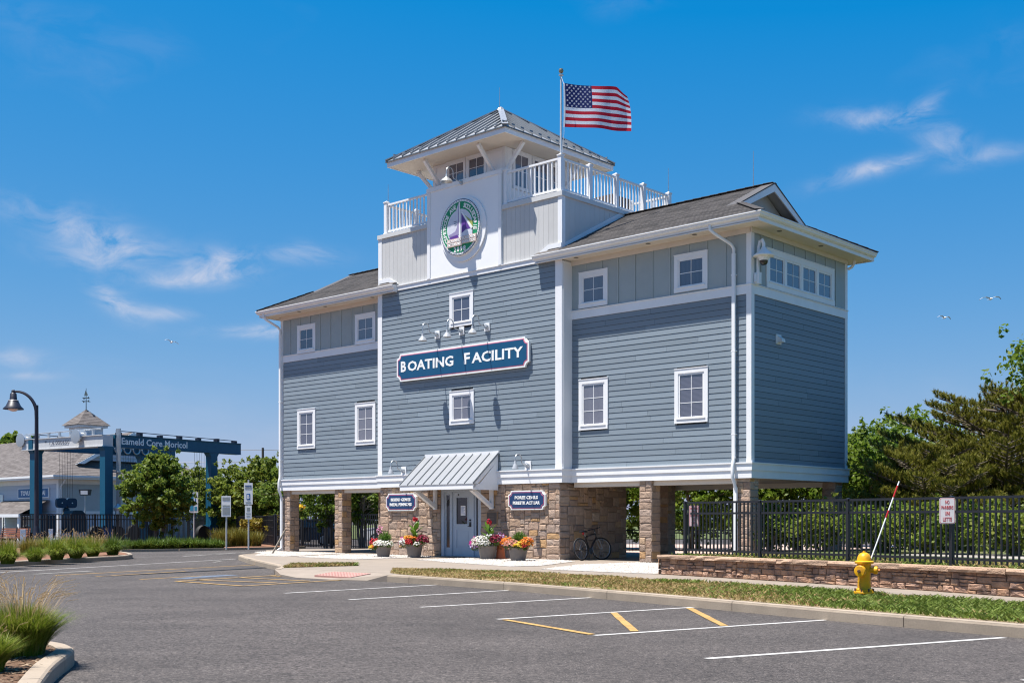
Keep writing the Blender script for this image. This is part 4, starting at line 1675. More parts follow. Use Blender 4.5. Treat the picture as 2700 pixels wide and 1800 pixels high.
    for u in (-5.9, -3.2, -1.6):
        MB().lathe([(.07, 9.262), (.075, 9.269), (.05, 9.272)], 12, (X(u), -.36, 0)).build('recessed_lamp', pmat('lamp_dark', (.10, .09, .08), .5), bld)
    if sign > 0:
        for v in (.9, 3.3):
            MB().lathe([(.07, 9.262), (.075, 9.269), (.05, 9.272)], 12, (.36, v, 0)).build('recessed_lamp', MATS['lamp_dark'], bld)
    return roof


wing_roof(1)
wing_roof(-1)

# downspouts


def downspout(u, out, v0=-.62, zt=9.36, zb=.03, y=-.085):
    m = MB()
    m.tube([(u + out, -.64, zt), (u + out, -.64, zt - .12), (u + out * .8, -.56, zt - .22), (u + out * .1, -.16, zt - .50), (u, y, zt - .62), (u, y, zt - .9)], .045, 10)
    m.box(u - .05, u + .05, y - .04, y + .04, 2.95, zt - .75)
    m.tube([(u, y, 3.0), (u, y - .03, 2.86), (u, y - .07, 2.72), (u, y - .07, 2.42), (u + .02, y, 2.25), (u + .03, y + .04, 2.1)], .05, 10)
    m.box(u - .02, u + .08, y, y + .08, zb, 2.15)
    m.bar((u + .03, y + .04, .14), (u + .03, y - .14, .05), .09, .07)
    d = m.build('downspout', M_white, bld, smooth=40)
    s = MB()
    for z in (8.0, 5.9, 3.6):
        s.box(u - .07, u + .07, y - .042, y + .06, z, z + .03)
    s.build('strap', M_white, d)


downspout(-.49, -.42)
downspout(-21.27, -.35)
MB().tube([(.20, D + .12, 9.28), (.20, D + .12, 9.17), (.14, D + .08, 9.06), (.04, D + .03, 9.0)], .042, 8).build('downspout', M_white, bld, smooth=40)

# vents on the left ridge, lightning rods
for u in (-15.2, -15.75):
    MB().lathe([(.07, 11.1), (.07, 11.34), (.12, 11.34), (.13, 11.42), (.06, 11.47)], 10, (u, 2.3, 0)).build('roof_vent', M_black, bld)
M_rod = pmat('lightning_rod', (.35, .36, .38), .4, metal=.5)
for (u, v, z0, z1) in ((-1.6, 2.8, 11.2, 12.35), (-18.0, 2.8, 11.2, 12.2), (-10.64, 1.28, 15.3, 16.1), (-6.51, 5.4, 12.5, 13.4), (-14.61, -.3, 12.5, 13.2), (-15.2, 2.8, 11.2, 12.2)):
    MB().tube([(u, v, z0), (u, v, z1)], [.012, .006], 6).build('lightning_rod', M_rod, bld)

# dryer hood on the shaded side
dv = MB()
dv.box(0.003, .03, 1.32, 1.60, 6.22, 6.50)
dv.prism([(.03, 1.38, 6.46), (.03, 1.38, 6.27), (.18, 1.38, 6.27), (.17, 1.38, 6.36)], (0, .18, 0))
dv.build('wall_vent', pmat('vent_white', (.66, .66, .66), .5), bld)

# ------------------------------------------------------------------ upper central block and deck
for (a, b, seed) in ((CL, -12.37, 1), (-8.93, CRR, 2)):
    up = MB().box(a, b, PV + .02, PV + .16, 9.475, 11.25).build('parapet_wall', M_grey, bld)
    n = round((b - a - .2) / .20)
    x0, x1 = a + (.17 if a == CL else 0), b - (.15 if b == CRR else 0)
    for i in range(n):
        s, e = x0 + (x1 - x0) * i / n, x0 + (x1 - x0) * (i + 1) / n
        MB().box(s + .003, e - .003, PV + .004, PV + .019, 9.475, 11.25).build('panel', M_grey, up)
up = MB().box(CRR - .14, CRR - .01, PV + .16, 5.6, 9.3, 11.25).box(CL + .01, CL + .14, PV + .16, 5.6, 9.3, 11.25).box(CL + .14, CRR - .14, 5.46, 5.6, 9.3, 11.25).build('parapet_wall', M_grey, bld)
for i in range(24):
    s = PV + .14 + .25 * i
    if s + .25 < 5.6:
        MB().box(CRR - .011, CRR + .002, s + .003, s + .247, 9.4, 11.25).build('panel', M_grey, up)
tb_('corner_board', CRR - .15, CRR + .02, PV - .012, PV + .003, 9.475, 11.25)
tb_('corner_board', CRR + .003, CRR + .018, PV + .003, PV + .15, 9.475, 11.25)
tb_('corner_board', CL - .02, CL + .17, PV - .012, PV + .003, 9.475, 11.25)
# sloping flashing board where the roof meets the side wall
fb = MB()
fb.prism([(CRR + .004, PV + .1, 9.62), (CRR + .004, 2.75, 11.22), (CRR + .004, 2.75, 11.40), (CRR + .004, PV + .1, 9.80)], (.02, 0, 0))
fb.build('flashing_board', M_white, bld)
# parapet cap
M_cap = pmat('cap_metal', (.56, .56, .55), .5, .05, 4)
for (x0, x1, y0, y1) in ((CL - .04, -12.37, PV - .045, PV + .22), (-8.93, CRR + .05, PV - .045, PV + .22), (CRR - .2, CRR + .05, PV + .22, 5.64), (CL - .04, CL + .2, PV + .22, 5.64), (CL + .2, CRR - .2, 5.40, 5.64)):
    MB().box(x0, x1, y0, y1, 11.25, 11.395).build('parapet_cap', M_cap, bld)
MB().box(CL + .14, CRR - .14, PV + .16, 5.46, 11.15, 11.24).build('deck', pmat('deck_floor', (.36, .35, .34), .8), bld)

# railings: posts, rails, each baluster
rail_unit = MB().box(-.019, .019, -.019, .019, 0, 1).build('baluster', M_white, bld)
BAL = rail_unit.data
bpy.data.objects.remove(rail_unit)
pm = MB()
pm.box(-.07, .07, -.07, .07, 0, 1.12)
pm.box(-.09, .09, -.09, .09, 1.12, 1.15)
pm.box(-.085, .085, -.085, .085, 1.10, 1.12)
pm.add([(-.08, -.08, 1.15), (.08, -.08, 1.15), (.08, .08, 1.15), (-.08, .08, 1.15), (0, 0, 1.20)], [(0, 1, 4), (1, 2, 4), (2, 3, 4), (3, 0, 4)])
pm.box(-.085, .085, -.085, .085, 0, .04)
_o = pm.build('post', M_white, bld)
POST = _o.data
bpy.data.objects.remove(_o)


def railing(p, q, posts, name='railing', pitch=.172):
    p, q = Vector((*p, 11.395)), Vector((*q, 11.395))
    m = MB()
    m.bar(p + Vector((0, 0, 1.035)), q + Vector((0, 0, 1.035)), .075, .06)
    m.bar(p + Vector((0, 0, .095)), q + Vector((0, 0, .095)), .05, .06)
    r_ = m.build(name, M_white, bld)
    L_ = (q - p).length
    n = round(L_ / pitch)
    for i in range(1, n):
        x = p.lerp(q, i / n)
        link('baluster', BAL, r_, x + Vector((0, 0, .12)), None, (1, 1, .89))
    for t in posts:
        link('post', POST, r_, p.lerp(q, t))


railing((-8.80, PV + .07), (-6.51, PV + .07), (0, 1))
railing((-14.61, PV + .07), (-12.50, PV + .07), (0,))
railing((-6.51, PV + .07), (-6.51, 5.42), (.2465, .4855, .744, 1))
railing((-14.61, PV + .07), (-14.61, 5.42), (.2465, .4855, .744, 1))
railing((-14.61, 5.42), (-6.51, 5.42), (.2, .4, .6, .8))
# dark box on the deck behind the side rail
MB().box(-7.6, -6.9, 2.75, 3.7, 11.24, 12.05).build('roof_unit', pmat('unit_brown', (.10, .085, .075), .7), bld)

# ------------------------------------------------------------------ tower
TX0, TX1, TY0, TY1 = -12.38, -9.04, PV + .24, 3.12
tw = MB()
tw.box(TX0, TX1, TY0 + .02, TY1, 9.4, 13.40)
tower = tw.build('tower_wall', M_pwhite, bld)
pn = MB().box(-12.23, -9.03, PV - .05, PV + .04, 9.475, 12.42)
pn.build('emblem_panel', M_pwhite, tower)
tb_('tower_trim', -12.37, -12.23, PV - .075, PV + .04, 9.475, 12.42)
tb_('tower_trim', -9.03, -8.91, PV - .075, PV + .04, 9.475, 12.42)
tb_('tower_trim', -12.39, -8.89, PV - .085, PV + .04, 12.42, 12.56)
MB().box(-12.37, -8.91, PV + .04, TY0 + .02, 9.475, 12.555).build('panel_ledge', M_pwhite, tower)
for (x0, x1) in ((TX0 - .02, TX0 + .12), (TX1 - .12, TX1 + .02)):
    tb_('tower_corner', x0, x1, TY0 - .005, TY0 + .019, 12.56, 13.39)
tb_('tower_corner', TX1 + .001, TX1 + .02, TY0 + .02, TY0 + .14, 11.24, 13.39)
tb_('tower_corner', TX1 + .001, TX1 + .02, TY1 - .13, TY1, 11.24, 13.39)
tb_('tower_trim', TX0 + .12, TX1 - .12, TY0 - .0, TY0 + .0195, 13.30, 13.39)
tb_('tower_trim', TX1 + .001, TX1 + .018, TY0 + .14, TY1 - .13, 13.30, 13.39)
for (x0, x1) in ((-11.72, -10.82), (-10.77, -9.86)):
    f_ = window((0, TY0 + .022, 0), 0, x0, x1, 12.56, 13.38, 2, 2, trim=.075, sash=.04)
for (y0, y1) in ((.18, 1.04), (1.14, 2.0), (2.1, 2.85)):
    f_ = window((TX1 + .002, 0, 0), HALF, y0, y1, 12.1, 13.36, 2, 2, trim=.075, sash=.04)
# eave box, soffit and pyramid roof
e = 1.07
X0, X1, Y0, Y1 = TX0 - e - .12, TX1 + e - .06, TY0 - e, TY1 + e + .08
MB().box(X0 + .03, X1 - .03, Y0 + .03, Y1 - .03, 13.395, 13.43).build('soffit', M_cream, bld)
fm = MB()
fm.box(X0, X1, Y0, Y0 + .03, 13.37, 13.56).box(X0, X1, Y1 - .03, Y1, 13.37, 13.56).box(X0, X0 + .03, Y0 + .03, Y1 - .03, 13.37, 13.56).box(X1 - .03, X1, Y0 + .03, Y1 - .03, 13.37, 13.56)
fm.build('fascia', M_white, bld)
AP = Vector(((X0 + X1) / 2, (Y0 + Y1) / 2, 15.42))
o_ = .04
cs = [Vector((X0 - o_, Y0 - o_, 13.57)), Vector((X1 + o_, Y0 - o_, 13.57)), Vector((X1 + o_, Y1 + o_, 13.57)), Vector((X0 - o_, Y1 + o_, 13.57))]
mr_ = MB()
mr_.add(cs + [AP] + [c - Vector((0, 0, .035)) for c in cs], [(0, 1, 4), (1, 2, 4), (2, 3, 4), (3, 0, 4), (0, 5, 6, 1), (1, 6, 7, 2), (2, 7, 8, 3), (3, 8, 5, 0), (5, 8, 7, 6)])
mroof = mr_.build('metal_roof', M_metalroof, bld)
MB().box(X0 - o_ - .004, X1 + o_ + .004, Y0 - o_ - .006, Y0 - o_ - .001, 13.525, 13.565).box(X1 + o_ + .001, X1 + o_ + .006, Y0 - o_, Y1 + o_, 13.525, 13.565).build('drip_edge', pmat('drip_slate', (.10, .115, .13), .5), bld)
for k in range(4):
    a_, b_ = cs[k], cs[(k + 1) % 4]
    nrm = (b_ - a_).cross(AP - a_).normalized()
    if nrm.z < 0:
        nrm = -nrm
    L_ = (b_ - a_).length
    n = 13
    mid = (a_ + b_) / 2
    for i in range(1, n):
        t = i / n
        p = a_.lerp(b_, t)
        # runs up the slope, stopping at the hip
        hfrac = 1 - abs(2 * t - 1)
        q = p + (AP - mid) * hfrac
        MB().bar(p + nrm * .022, q + nrm * .022, .03, .06, up=tuple(nrm)).build('standing_seam', M_seam, mroof)
    # snow guard rail along the lower edge
    sg = MB()
    for i in range(n):
        p = a_.lerp(b_, (i + .5) / n) + (AP - mid) * .10
        sg.bar(p + nrm * .05 - (b_ - a_).normalized() * .07, p + nrm * .05 + (b_ - a_).normalized() * .07, .03, .05)
    sg.build('snow_guard', M_seam, mroof, kind='stuff')
    MB().bar(a_ + Vector((0, 0, .03)), AP + Vector((0, 0, .03)), .20, .035).build('hip_cap', M_metalroof, mroof)
MB().lathe([(.16, 15.38), (.12, 15.46), (.03, 15.52)], 8, (AP.x, AP.y, 0)).build('roof_cap', M_metalroof, mroof)


def bracket(p, q, nrm):
    """knee brace from the wall foot p up to the soffit point q"""
    p, q = Vector(p), Vector(q)
    m = MB()
    m.bar(p, q, .10, .11, up=nrm)
    m.bar(q - (q - Vector((p.x, p.y, q.z))) * .0, Vector((p.x, p.y, q.z)) * .12 + q * .88, .105, .06)
    m.build('bracket', M_white, bld)


for x in (-11.98, -9.46):
    bracket((x, TY0 - .03, 12.60), (x, TY0 - .80, 13.36), (1, 0, 0))
for y in (-.18, 2.75):
    bracket((TX1 + .05, y, 12.60), (TX1 + .80, y, 13.36), (0, 1, 0))
    bracket((TX0 - .05, y, 12.60), (TX0 - .80, y, 13.36), (0, 1, 0))
# ------------------------------------------------------------------ signs on the building


def sign_outline(w, h, r, concave=True, n=5):
    pts = []
    cs_ = [(w / 2, h / 2, PI, 1.5 * PI), (-w / 2, h / 2, 1.5 * PI, 2 * PI), (-w / 2, -h / 2, 0, .5 * PI), (w / 2, -h / 2, .5 * PI, PI)]
    for (cx_, cz_, a0, a1) in cs_:
        arc = []
        for i in range(n + 1):
            t = a1 + (a0 - a1) * i / n
            arc.append((cx_ + r * math.cos(t), cz_ + r * math.sin(t)))
        pts += arc
    return pts


def lump(name, outl, y0, y1, mat, parent):
    return MB().prism([(x, y0, z) for x, z in outl], (0, y1 - y0, 0)).build(name, mat, parent)


bs = thing('facility_sign', 'long blue wall sign with notched corners reading BOATING FACILITY', 'sign', BW(-10.76, PV - .02, 6.555), BROT)
lump('sign_board', sign_outline(6.20, .96, .16), -.10, -.02, M_letter, bs)
lump('pink_line', sign_outline(6.09, .85, .15), -.105, -.095, M_pink, bs)
lump('blue_field', sign_outline(6.03, .795, .15), -.110, -.10, M_teal, bs)


def put_text(parent, s, x, z, w, h, y, bold=.02, mat=None, ex=.008, **k):
    me = text_mesh(s, w, h, ex, bold, mat)
    return link('lettering', me, parent, (x, y, z), **k)


for word, x0, x1 in (('BOATING', -13.65, -11.03), ('FACILITY', -10.54, -7.90)):
    first, rest_ = word[0], word[1:]
    put_text(bs, first, x0 + .15 + 10.76, .0275, .265, .37, -.108, .03)
    put_text(bs, rest_, (x0 + .37 + x1) / 2 + 10.76, .015, x1 - x0 - .37, .345, -.108, .025)

for (u, label, l1, l2) in ((-13.715, 'small navy plaque sign on the stone left of the door under the awning lamp', 'BESERD GEMIES', 'INEEAL PEMINCNIS'), (-7.815, 'small navy plaque sign on the stone right of the door beside the corner', 'POREE CEAILS', 'PERESTK ACTUAR')):
    s = thing('plaque_sign', label, 'sign', BW(u, PV - .01, 1.872), BROT)
    lump('sign_board', sign_outline(1.57, .61, .12), -.05, .05, M_letter, s)
    lump('pink_line', sign_outline(1.50, .54, .115), -.054, -.045, M_navy, s)
    lump('red_line', sign_outline(1.465, .505, .115), -.057, -.05, M_pink, s)
    lump('navy_field', sign_outline(1.435, .475, .115), -.060, -.05, M_navy, s)
    put_text(s, l1, 0, .085, 1.02 if u < -10 else .98, .105, -.059, .03)
    put_text(s, l2, 0, -.085, 1.14, .105, -.059, .03)

# round emblem on the tower
em = thing('round_emblem', 'round green and white sailing club emblem on the white tower panel', 'emblem', BW(-10.68, PV - .05, 10.96), BROT)


def disc(name, r, y0, y1, mat, parent, cx_=0, cz_=0, n=48):
    return MB().lathe([(r, y0), (r, y1)], n, (cx_, 0, cz_), axis='y').build(name, mat, parent)


M_egreen = pmat('emblem_green', (.010, .25, .10), .45)
M_elav = pmat('emblem_lavender', (.62, .63, .70), .45)
M_epur = pmat('emblem_purple', (.12, .045, .26), .45)
M_epur2 = pmat('emblem_mauve', (.30, .26, .42), .45)
M_epanel = pmat('emblem_panel', (.62, .47, .40), .5)
M_eyel = pmat('emblem_olive', (.36, .40, .11), .45)
disc('back_disc', 1.07, -.055, -.005, M_pwhite, em, .06, -.06)
disc('rim', .935, -.115, -.05, M_letter, em)
disc('navy_ring', .933, -.12, -.114, M_navy, em)
disc('white_ring', .908, -.125, -.10, M_letter, em)
disc('green_ring', .845, -.130, -.10, M_egreen, em)
disc('inner_rim', .595, -.134, -.10, M_letter, em)
disc('inner_field', .578, -.138, -.10, M_elav, em)
bd = MB()
for i in range(72):
    t = 2 * PI * i / 72
    bd.box(.877 * math.cos(t) - .011, .877 * math.cos(t) + .011, -.128, -.12, .877 * math.sin(t) - .011, .877 * math.sin(t) + .011)
bd.build('bead_ring', M_navy, em)


def arc_text(s, r, a0, a1, h):
    n = len(s)
    for i, ch in enumerate(s):
        if ch == ' ':
            continue
        a = a0 + (a1 - a0) * i / (n - 1)
        me = text_mesh(ch, None, h, .006, .03, M_letter)
        link('lettering', me, em, (r * math.cos(a), -.129, r * math.sin(a)), (0, -(a - PI / 2), 0))


arc_text('CSPETOODE AVE', .72, R(214), R(108), .145)
arc_text('SODUUTDA,JE', .72, R(72), R(-12), .155)
for i, ch in enumerate('2098'):
    put_text(em, ch, -.22 + i * .147, -.725, None, .17, -.129, .03)
# sails


def flatpoly(name, pts, y, mat):
    return MB().prism([(p[0], y, p[1]) for p in pts], (0, .012, 0)).build(name, mat, em)


flatpoly('jib', [(-.05, .80), (-.52, -.20), (-.30, -.16), (-.16, -.10), (-.06, .1)], -.142, M_elav)
flatpoly('jib_edge', [(-.52, -.20), (-.36, -.17), (-.20, -.12), (-.12, .0), (-.07, .25), (-.045, .80), (-.015, .80), (-.02, -.25), (-.45, -.26)], -.146, M_epur2)
flatpoly('mast', [(-.02, .82), (.025, .82), (.045, -.36), (-.02, -.36)], -.150, M_letter)
flatpoly('mainsail', [(.09, .44), (.09, -.22), (.30, -.12), (.50, -.12)], -.144, M_epur)
flatpoly('mainsail_leech', [(.09, .48), (.13, .48), (.62, -.10), (.54, -.14)], -.148, M_letter)
flatpoly('pennant', [(.15, .42), (.60, .10), (.62, -.12)], -.143, M_eyel)
flatpoly('hull', [(-.50, -.30), (-.10, -.24), (.02, -.40), (-.34, -.40)], -.152, M_epur)
flatpoly('cabin', [(.06, -.25), (.32, -.14), (.60, -.18), (.60, -.36), (.06, -.40)], -.147, M_elav)
for (x0, x1, z0, z1, d, words_) in ((-.56, .12, -.62, -.36, -.165, ('LOUNED', 'INTTNUNE')), (.10, .78, -.58, -.33, -.160, ('EUGDEN', 'WEATOS'))):
    MB().box(x0, x1, d, -.12, z0, z1).build('name_panel', M_epanel, em)
    for i, wd_ in enumerate(words_):
        put_text(em, wd_, (x0 + x1) / 2, z1 - .07 - i * .125, (x1 - x0) * .9, .095, d - .001, .02)
lines = MB()
for i in range(3):
    lines.box(-.27 + .02 * i, -.12, -.146, -.13, .20 - i * .06, .215 - i * .06)
lines.build('printed_lines', M_navy, em)

# gooseneck lamps ----------------------------------------------------------------


def gooseneck(label, u, z, reach, rise, drop, plate, shade_r, group=None, mat=None, white=True):
    t = thing('gooseneck_lamp', label, 'wall lamp', BW(u, PV - .02, z), BROT, group)
    m = MB()
    if plate:
        m.box(-plate, plate, -.03, .0, -plate * 1.15, plate * 1.15)
        m.build('backplate', M_white, t)
        m = MB()
    m.lathe([(.075, -.075), (.085, -.03), (.085, .0)], 12, (0, -.02, 0), axis='y')
    m.lathe([(.035, -.11), (.045, -.07)], 10, (0, -.02, 0), axis='y')
    m.build('canopy_cup', M_galv, t, smooth=40)
    a = MB()
    pts = [(0, -.09, 0)]
    r_ = .15
    yy = -reach + 2 * r_
    pts += [(0, yy * .45, .015), (0, yy + .03, .05), (0, yy, .10)]
    for i in range(9):
        th = PI * i / 8
        pts.append((0, yy - r_ + r_ * math.cos(th), .10 + rise - r_ + r_ * math.sin(th)))
    pts.append((0, -reach, -drop + .12))
    a.tube(pts, .017, 8)
    a.build('arm', M_galv, t, smooth=40)
    s = MB()
    z0 = -drop
    s.lathe([(.028, .14), (.035, .12), (.04, .06), (.055, .03), (shade_r * .75, -.03), (shade_r, -.11), (shade_r * .96, -.11), (shade_r * .7, -.04), (.03, .0)], 18, (0, -reach, z0))
    s.build('shade', M_galv if mat is None else mat, t, smooth=50)
    MB().lathe([(.02, .0), (.045, -.05), (.03, -.085), (.005, -.095)], 10, (0, -reach, z0)).build('bulb', pmat('bulb_off', (.7, .7, .66), .3), t)
    return t


M_shadegrey = pmat('lamp_grey_paint', (.34, .36, .39), .4, .04)
gl = 'gooseneck lamps over the main sign'
for u, w_ in ((-11.90, 'leftmost of the three grey gooseneck lamps above the BOATING FACILITY sign'), (-10.73, 'middle one of the three grey gooseneck lamps above the BOATING FACILITY sign'), (-9.56, 'rightmost of the three grey gooseneck lamps above the BOATING FACILITY sign')):
    gooseneck(w_, u, 7.54, .70, .22, .18, .115, .15, gl, M_shadegrey)
gl = 'gooseneck lamps over the small plaque signs'
for u, w_ in ((-13.59, 'gooseneck lamp over the small navy plaque left of the awning'), (-7.77, 'gooseneck lamp over the small navy plaque right of the awning')):
    gooseneck(w_, u, 2.97, .62, .24, .02, .125, .105, gl, M_shadegrey)
gooseneck('bare metal gooseneck lamp above the round emblem under the tower windows', -10.70, 12.47, .75, .28, .02, 0, .21, None, M_galv)

# security camera on the shaded corner
sc = thing('security_camera', 'white dome security camera on a hooked pole at the upper right corner', 'camera', BW(.012, .20, 7.73), BROT)
m = MB()
m.box(.0, .16, -.07, .07, .0, .32)
m.box(.03, .10, -.12, .02, .05, .26)
m.build('junction_box', M_white, sc)
m = MB()
m.tube([(.10, -.02, .2), (.10, -.02, .62), (.12, -.02, 1.0), (.17, -.03, 1.16), (.25, -.05, 1.18), (.31, -.07, 1.06), (.31, -.07, .92)], .045, 10)
m.build('hook_pole', M_white, sc, smooth=40)
m = MB()
m.lathe([(.02, .98), (.07, .95), (.09, .90), (.17, .84), (.29, .74), (.285, .715), (.16, .70), (.14, .65), (.12, .60)], 20, (.31, -.07, 0))
m.build('hood', M_white, sc, smooth=50)
m = MB()
m.lathe([(.12, .61), (.11, .54), (.07, .485), (.01, .47)], 16, (.31, -.07, 0))
m.build('dome', M_darkglass, sc, smooth=50)

ub = thing('utility_box', 'white box mounted on the rear corner pier, seen through the black fence', 'box', BW(-.27, 4.955, 1.08), BROT)
MB().box(-.10, .10, -.07, .02, -.30, .30).build('body', M_white, ub)
MB().box(-.085, .085, -.078, -.07, -.28, .28).build('cover', pmat('cover_grey', (.62, .64, .67), .5), ub)

# flagpole and flag ----------------------------------------------------------------
fp = thing('flagpole', 'silver flagpole with a gold ball rising from the deck corner post', 'flagpole', BW(-6.62, PV + .22, 11.24), BROT)
MB().tube([(0, 0, 0), (0, 0, 3.83)], [.045, .032], 12).build('pole', pmat('pole_silver', (.62, .62, .61), .35, metal=.4), fp, smooth=40)
m = MB()
m.lathe([(.035, 3.80), (.075, 3.82), (.075, 3.85), (.02, 3.87), (.02, 3.93)], 12)
m.build('truck', M_galv, fp, smooth=40)
m = MB()
m.lathe([(.01, 3.88), (.06, 3.91), (.078, 3.96), (.06, 4.02), (.01, 4.04)], 14)
m.build('ball', pmat('ball_bronze', (.30, .23, .14), .3, metal=.5), fp, smooth=50)
pp = BW(-6.62, PV + .22, 11.24)
m = MB()
m.tube([(.05, -.05, 3.75), (.16, -.06, 3.50), (.17, -.06, 2.0), (.07, -.05, 1.3), (.05, -.05, .6)], .006, 5)
m.build('halyard', M_letter, fp)
nxf, nzf = 42, 26
FW, FH = 2.06, 1.36
vs_, fs, ms = [], [], []


def flag_pt(s, t, off=0.):
    """s along the fly 0..1, t down 0..1"""
    x = FW * s
    y = .10 * math.sin(s * 7.2 + t * 1.3 + .5) * (s ** .7) + .03 * math.sin(s * 15 - t * 3) * s
    z = -FH * t - .10 * s ** 1.3 - .05 * math.sin(s * 3.2) * (1 - t) - .11 * max(0, s - .78) / .22 * (1 - t) ** 2 * 2.2
    x -= .10 * max(0, s - .8) / .2 * (1 - t) ** 3 + .02 * t * (1 - s)
    return Vector((x + .03 * math.sin(t * 2.5), y + off, z))


for j in range(nzf + 1):
    for i in range(nxf + 1):
        vs_.append(flag_pt(i / nxf, j / nzf))
for j in range(nzf):
    for i in range(nxf):
        fs.append((j * (nxf + 1) + i, j * (nxf + 1) + i + 1, (j + 1) * (nxf + 1) + i + 1, (j + 1) * (nxf + 1) + i))
        canton = j < 14 and i < 17
        ms.append(2 if canton else (0 if (j // 2) % 2 == 0 else 1))
fl_ = MB()
fl_.v, fl_.f, fl_.m = [tuple(v) for v in vs_], fs, ms


def cloth(name, col, tr=.35):
    m_ = pmat(name, col, .75, .05, 6, spec=.2)
    nt_ = m_.node_tree
    b_ = nt_.nodes['Principled BSDF']
    t_ = nt_.nodes.new('ShaderNodeBsdfTranslucent')
    nt_.links.new(b_.inputs['Base Color'].links[0].from_socket, t_.inputs['Color'])
    x_ = nt_.nodes.new('ShaderNodeMixShader')
    x_.inputs['Fac'].default_value = tr
    nt_.links.new(b_.outputs[0], x_.inputs[1])
    nt_.links.new(t_.outputs[0], x_.inputs[2])
    nt_.links.new(x_.outputs[0], nt_.nodes['Material Output'].inputs['Surface'])
    return m_


M_fr, M_fw, M_fb = cloth('flag_red', (.56, .018, .04)), cloth('flag_white', (.80, .80, .82)), cloth('flag_blue', (.016, .028, .13))
flag = thing('national_flag', 'stars and stripes flag blowing to the right from the silver flagpole', 'flag', (pp.x + .11, pp.y - .06, 14.80), R(2))
flo = fl_.build('cloth', [M_fr, M_fw, M_fb], flag, smooth=True, recalc=False)
st = MB()
for r_ in range(9):
    for c in range(6 if r_ % 2 == 0 else 5):
        s = (17 / nxf) * ((c + (.5 if r_ % 2 == 0 else 1.0)) / 6.0)
        t = (14 / nzf) * (r_ + .6) / 9.2
        for off in (-.006, .006):
            p = flag_pt(s, t, off)
            q = []
            for k in range(10):
                rr = .043 if k % 2 == 0 else .018
                a = PI / 2 + k * PI / 5
                q.append((p.x + rr * math.cos(a), p.y, p.z + rr * math.sin(a)))
            st.add(q + [tuple(p)], [(k, (k + 1) % 10, 10) for k in range(10)])
so2 = st.build('star_field', M_fw, flag, recalc=False)
hd = MB()
hd.v, hd.f = [], []
for j in range(nzf + 1):
    p = flag_pt(0, j / nzf)
    hd.v += [(p.x - .045, p.y, p.z), (p.x + .004, p.y - .002, p.z)]
hd.f = [(2 * j, 2 * j + 1, 2 * j + 3, 2 * j + 2) for j in range(nzf)]
hd.m = [0] * nzf
hd.build('heading', M_fw, flag, recalc=False)

# ------------------------------------------------------------------ planters
M_lf1 = ramp_by_random('leaf_bright', [(.06, .13, .015), (.10, .20, .025), (.14, .25, .04)], rough=.45, var=.08, bump=0, island=True, trans=.25)
M_lf2 = ramp_by_random('leaf_mid', [(.04, .085, .012), (.075, .13, .02), (.11, .17, .03)], rough=.5, var=.08, bump=0, island=True, trans=.25)


def petal_mat(name, cols):
    return ramp_by_random(name, cols, rough=.6, var=.06, bump=0, island=True, trans=.3)


PM = {'white': petal_mat('petal_white', [(.75, .72, .66), (.82, .80, .76), (.6, .6, .45)]),
      'red': petal_mat('petal_red', [(.45, .015, .025), (.6, .03, .04), (.35, .01, .05)]),
      'magenta': petal_mat('petal_magenta', [(.42, .02, .20), (.55, .06, .30), (.62, .22, .45)]),
      'orange': petal_mat('petal_orange', [(.65, .17, .02), (.70, .28, .03), (.6, .10, .03)]),
      'yellow': petal_mat('petal_yellow', [(.75, .50, .03), (.80, .60, .08), (.7, .38, .03)]),
      'violet': petal_mat('petal_violet', [(.40, .20, .50), (.62, .50, .68), (.30, .08, .35)]),
      'salmon': petal_mat('petal_salmon', [(.65, .28, .22), (.75, .45, .32), (.6, .18, .14)]),
      'maroon': petal_mat('petal_maroon', [(.20, .01, .035), (.28, .02, .06), (.14, .01, .03)]),
      'pink': petal_mat('petal_pink', [(.6, .22, .38), (.7, .35, .48), (.5, .12, .28)])}


def blossom_clump(mb, c, rad, n, rng, size=.028):
    """many small five-petal cups in an ellipsoid shell"""
    for _ in range(n):
        d = Vector((rng.gauss(0, 1), rng.gauss(0, 1), abs(rng.gauss(0, 1)) * .9 - .25)).normalized()
        p = Vector((c[0] + d.x * rad[0], c[1] + d.y * rad[1], c[2] + d.z * rad[2])) * 1
        p += Vector((rng.uniform(-1, 1), rng.uniform(-1, 1), rng.uniform(-1, 1))) * rad[2] * .16
        nn = (d + Vector((rng.uniform(-.4, .4), rng.uniform(-.4, .4), rng.uniform(-.1, .5)))).normalized()
        u = nn.orthogonal().normalized()
        v = nn.cross(u)
        s = size * rng.uniform(.7, 1.25)
        a0 = rng.uniform(0, 6)
        ring = []
        for k in range(6):
            a = a0 + k * PI / 3
            ring.append(p + (u * math.cos(a) + v * math.sin(a)) * s + nn * s * .35)
        mb.add([p] + ring, [(0, k + 1, (k + 1) % 6 + 1) for k in range(6)])


def leaf_clump(mb, c, rad, n, rng, size=.03, up=.4):
    for _ in range(n):
        d = Vector((rng.gauss(0, 1), rng.gauss(0, 1), rng.gauss(0, 1))).normalized() * rng.random() ** .4
        p = Vector((c[0] + d.x * rad[0], c[1] + d.y * rad[1], c[2] + d.z * rad[2]))
        ax = (d + Vector((rng.uniform(-.5, .5), rng.uniform(-.5, .5), up + rng.uniform(-.3, .5)))).normalized()
        sd = ax.orthogonal().normalized()
        sd = (Matrix.Rotation(rng.uniform(0, 6.28), 3, ax) @ sd)
        s = size * rng.uniform(.6, 1.3)
        mb.add([p - ax * s, p + sd * s * .4, p + ax * s, p - sd * s * .4], [(0, 1, 2, 3)])


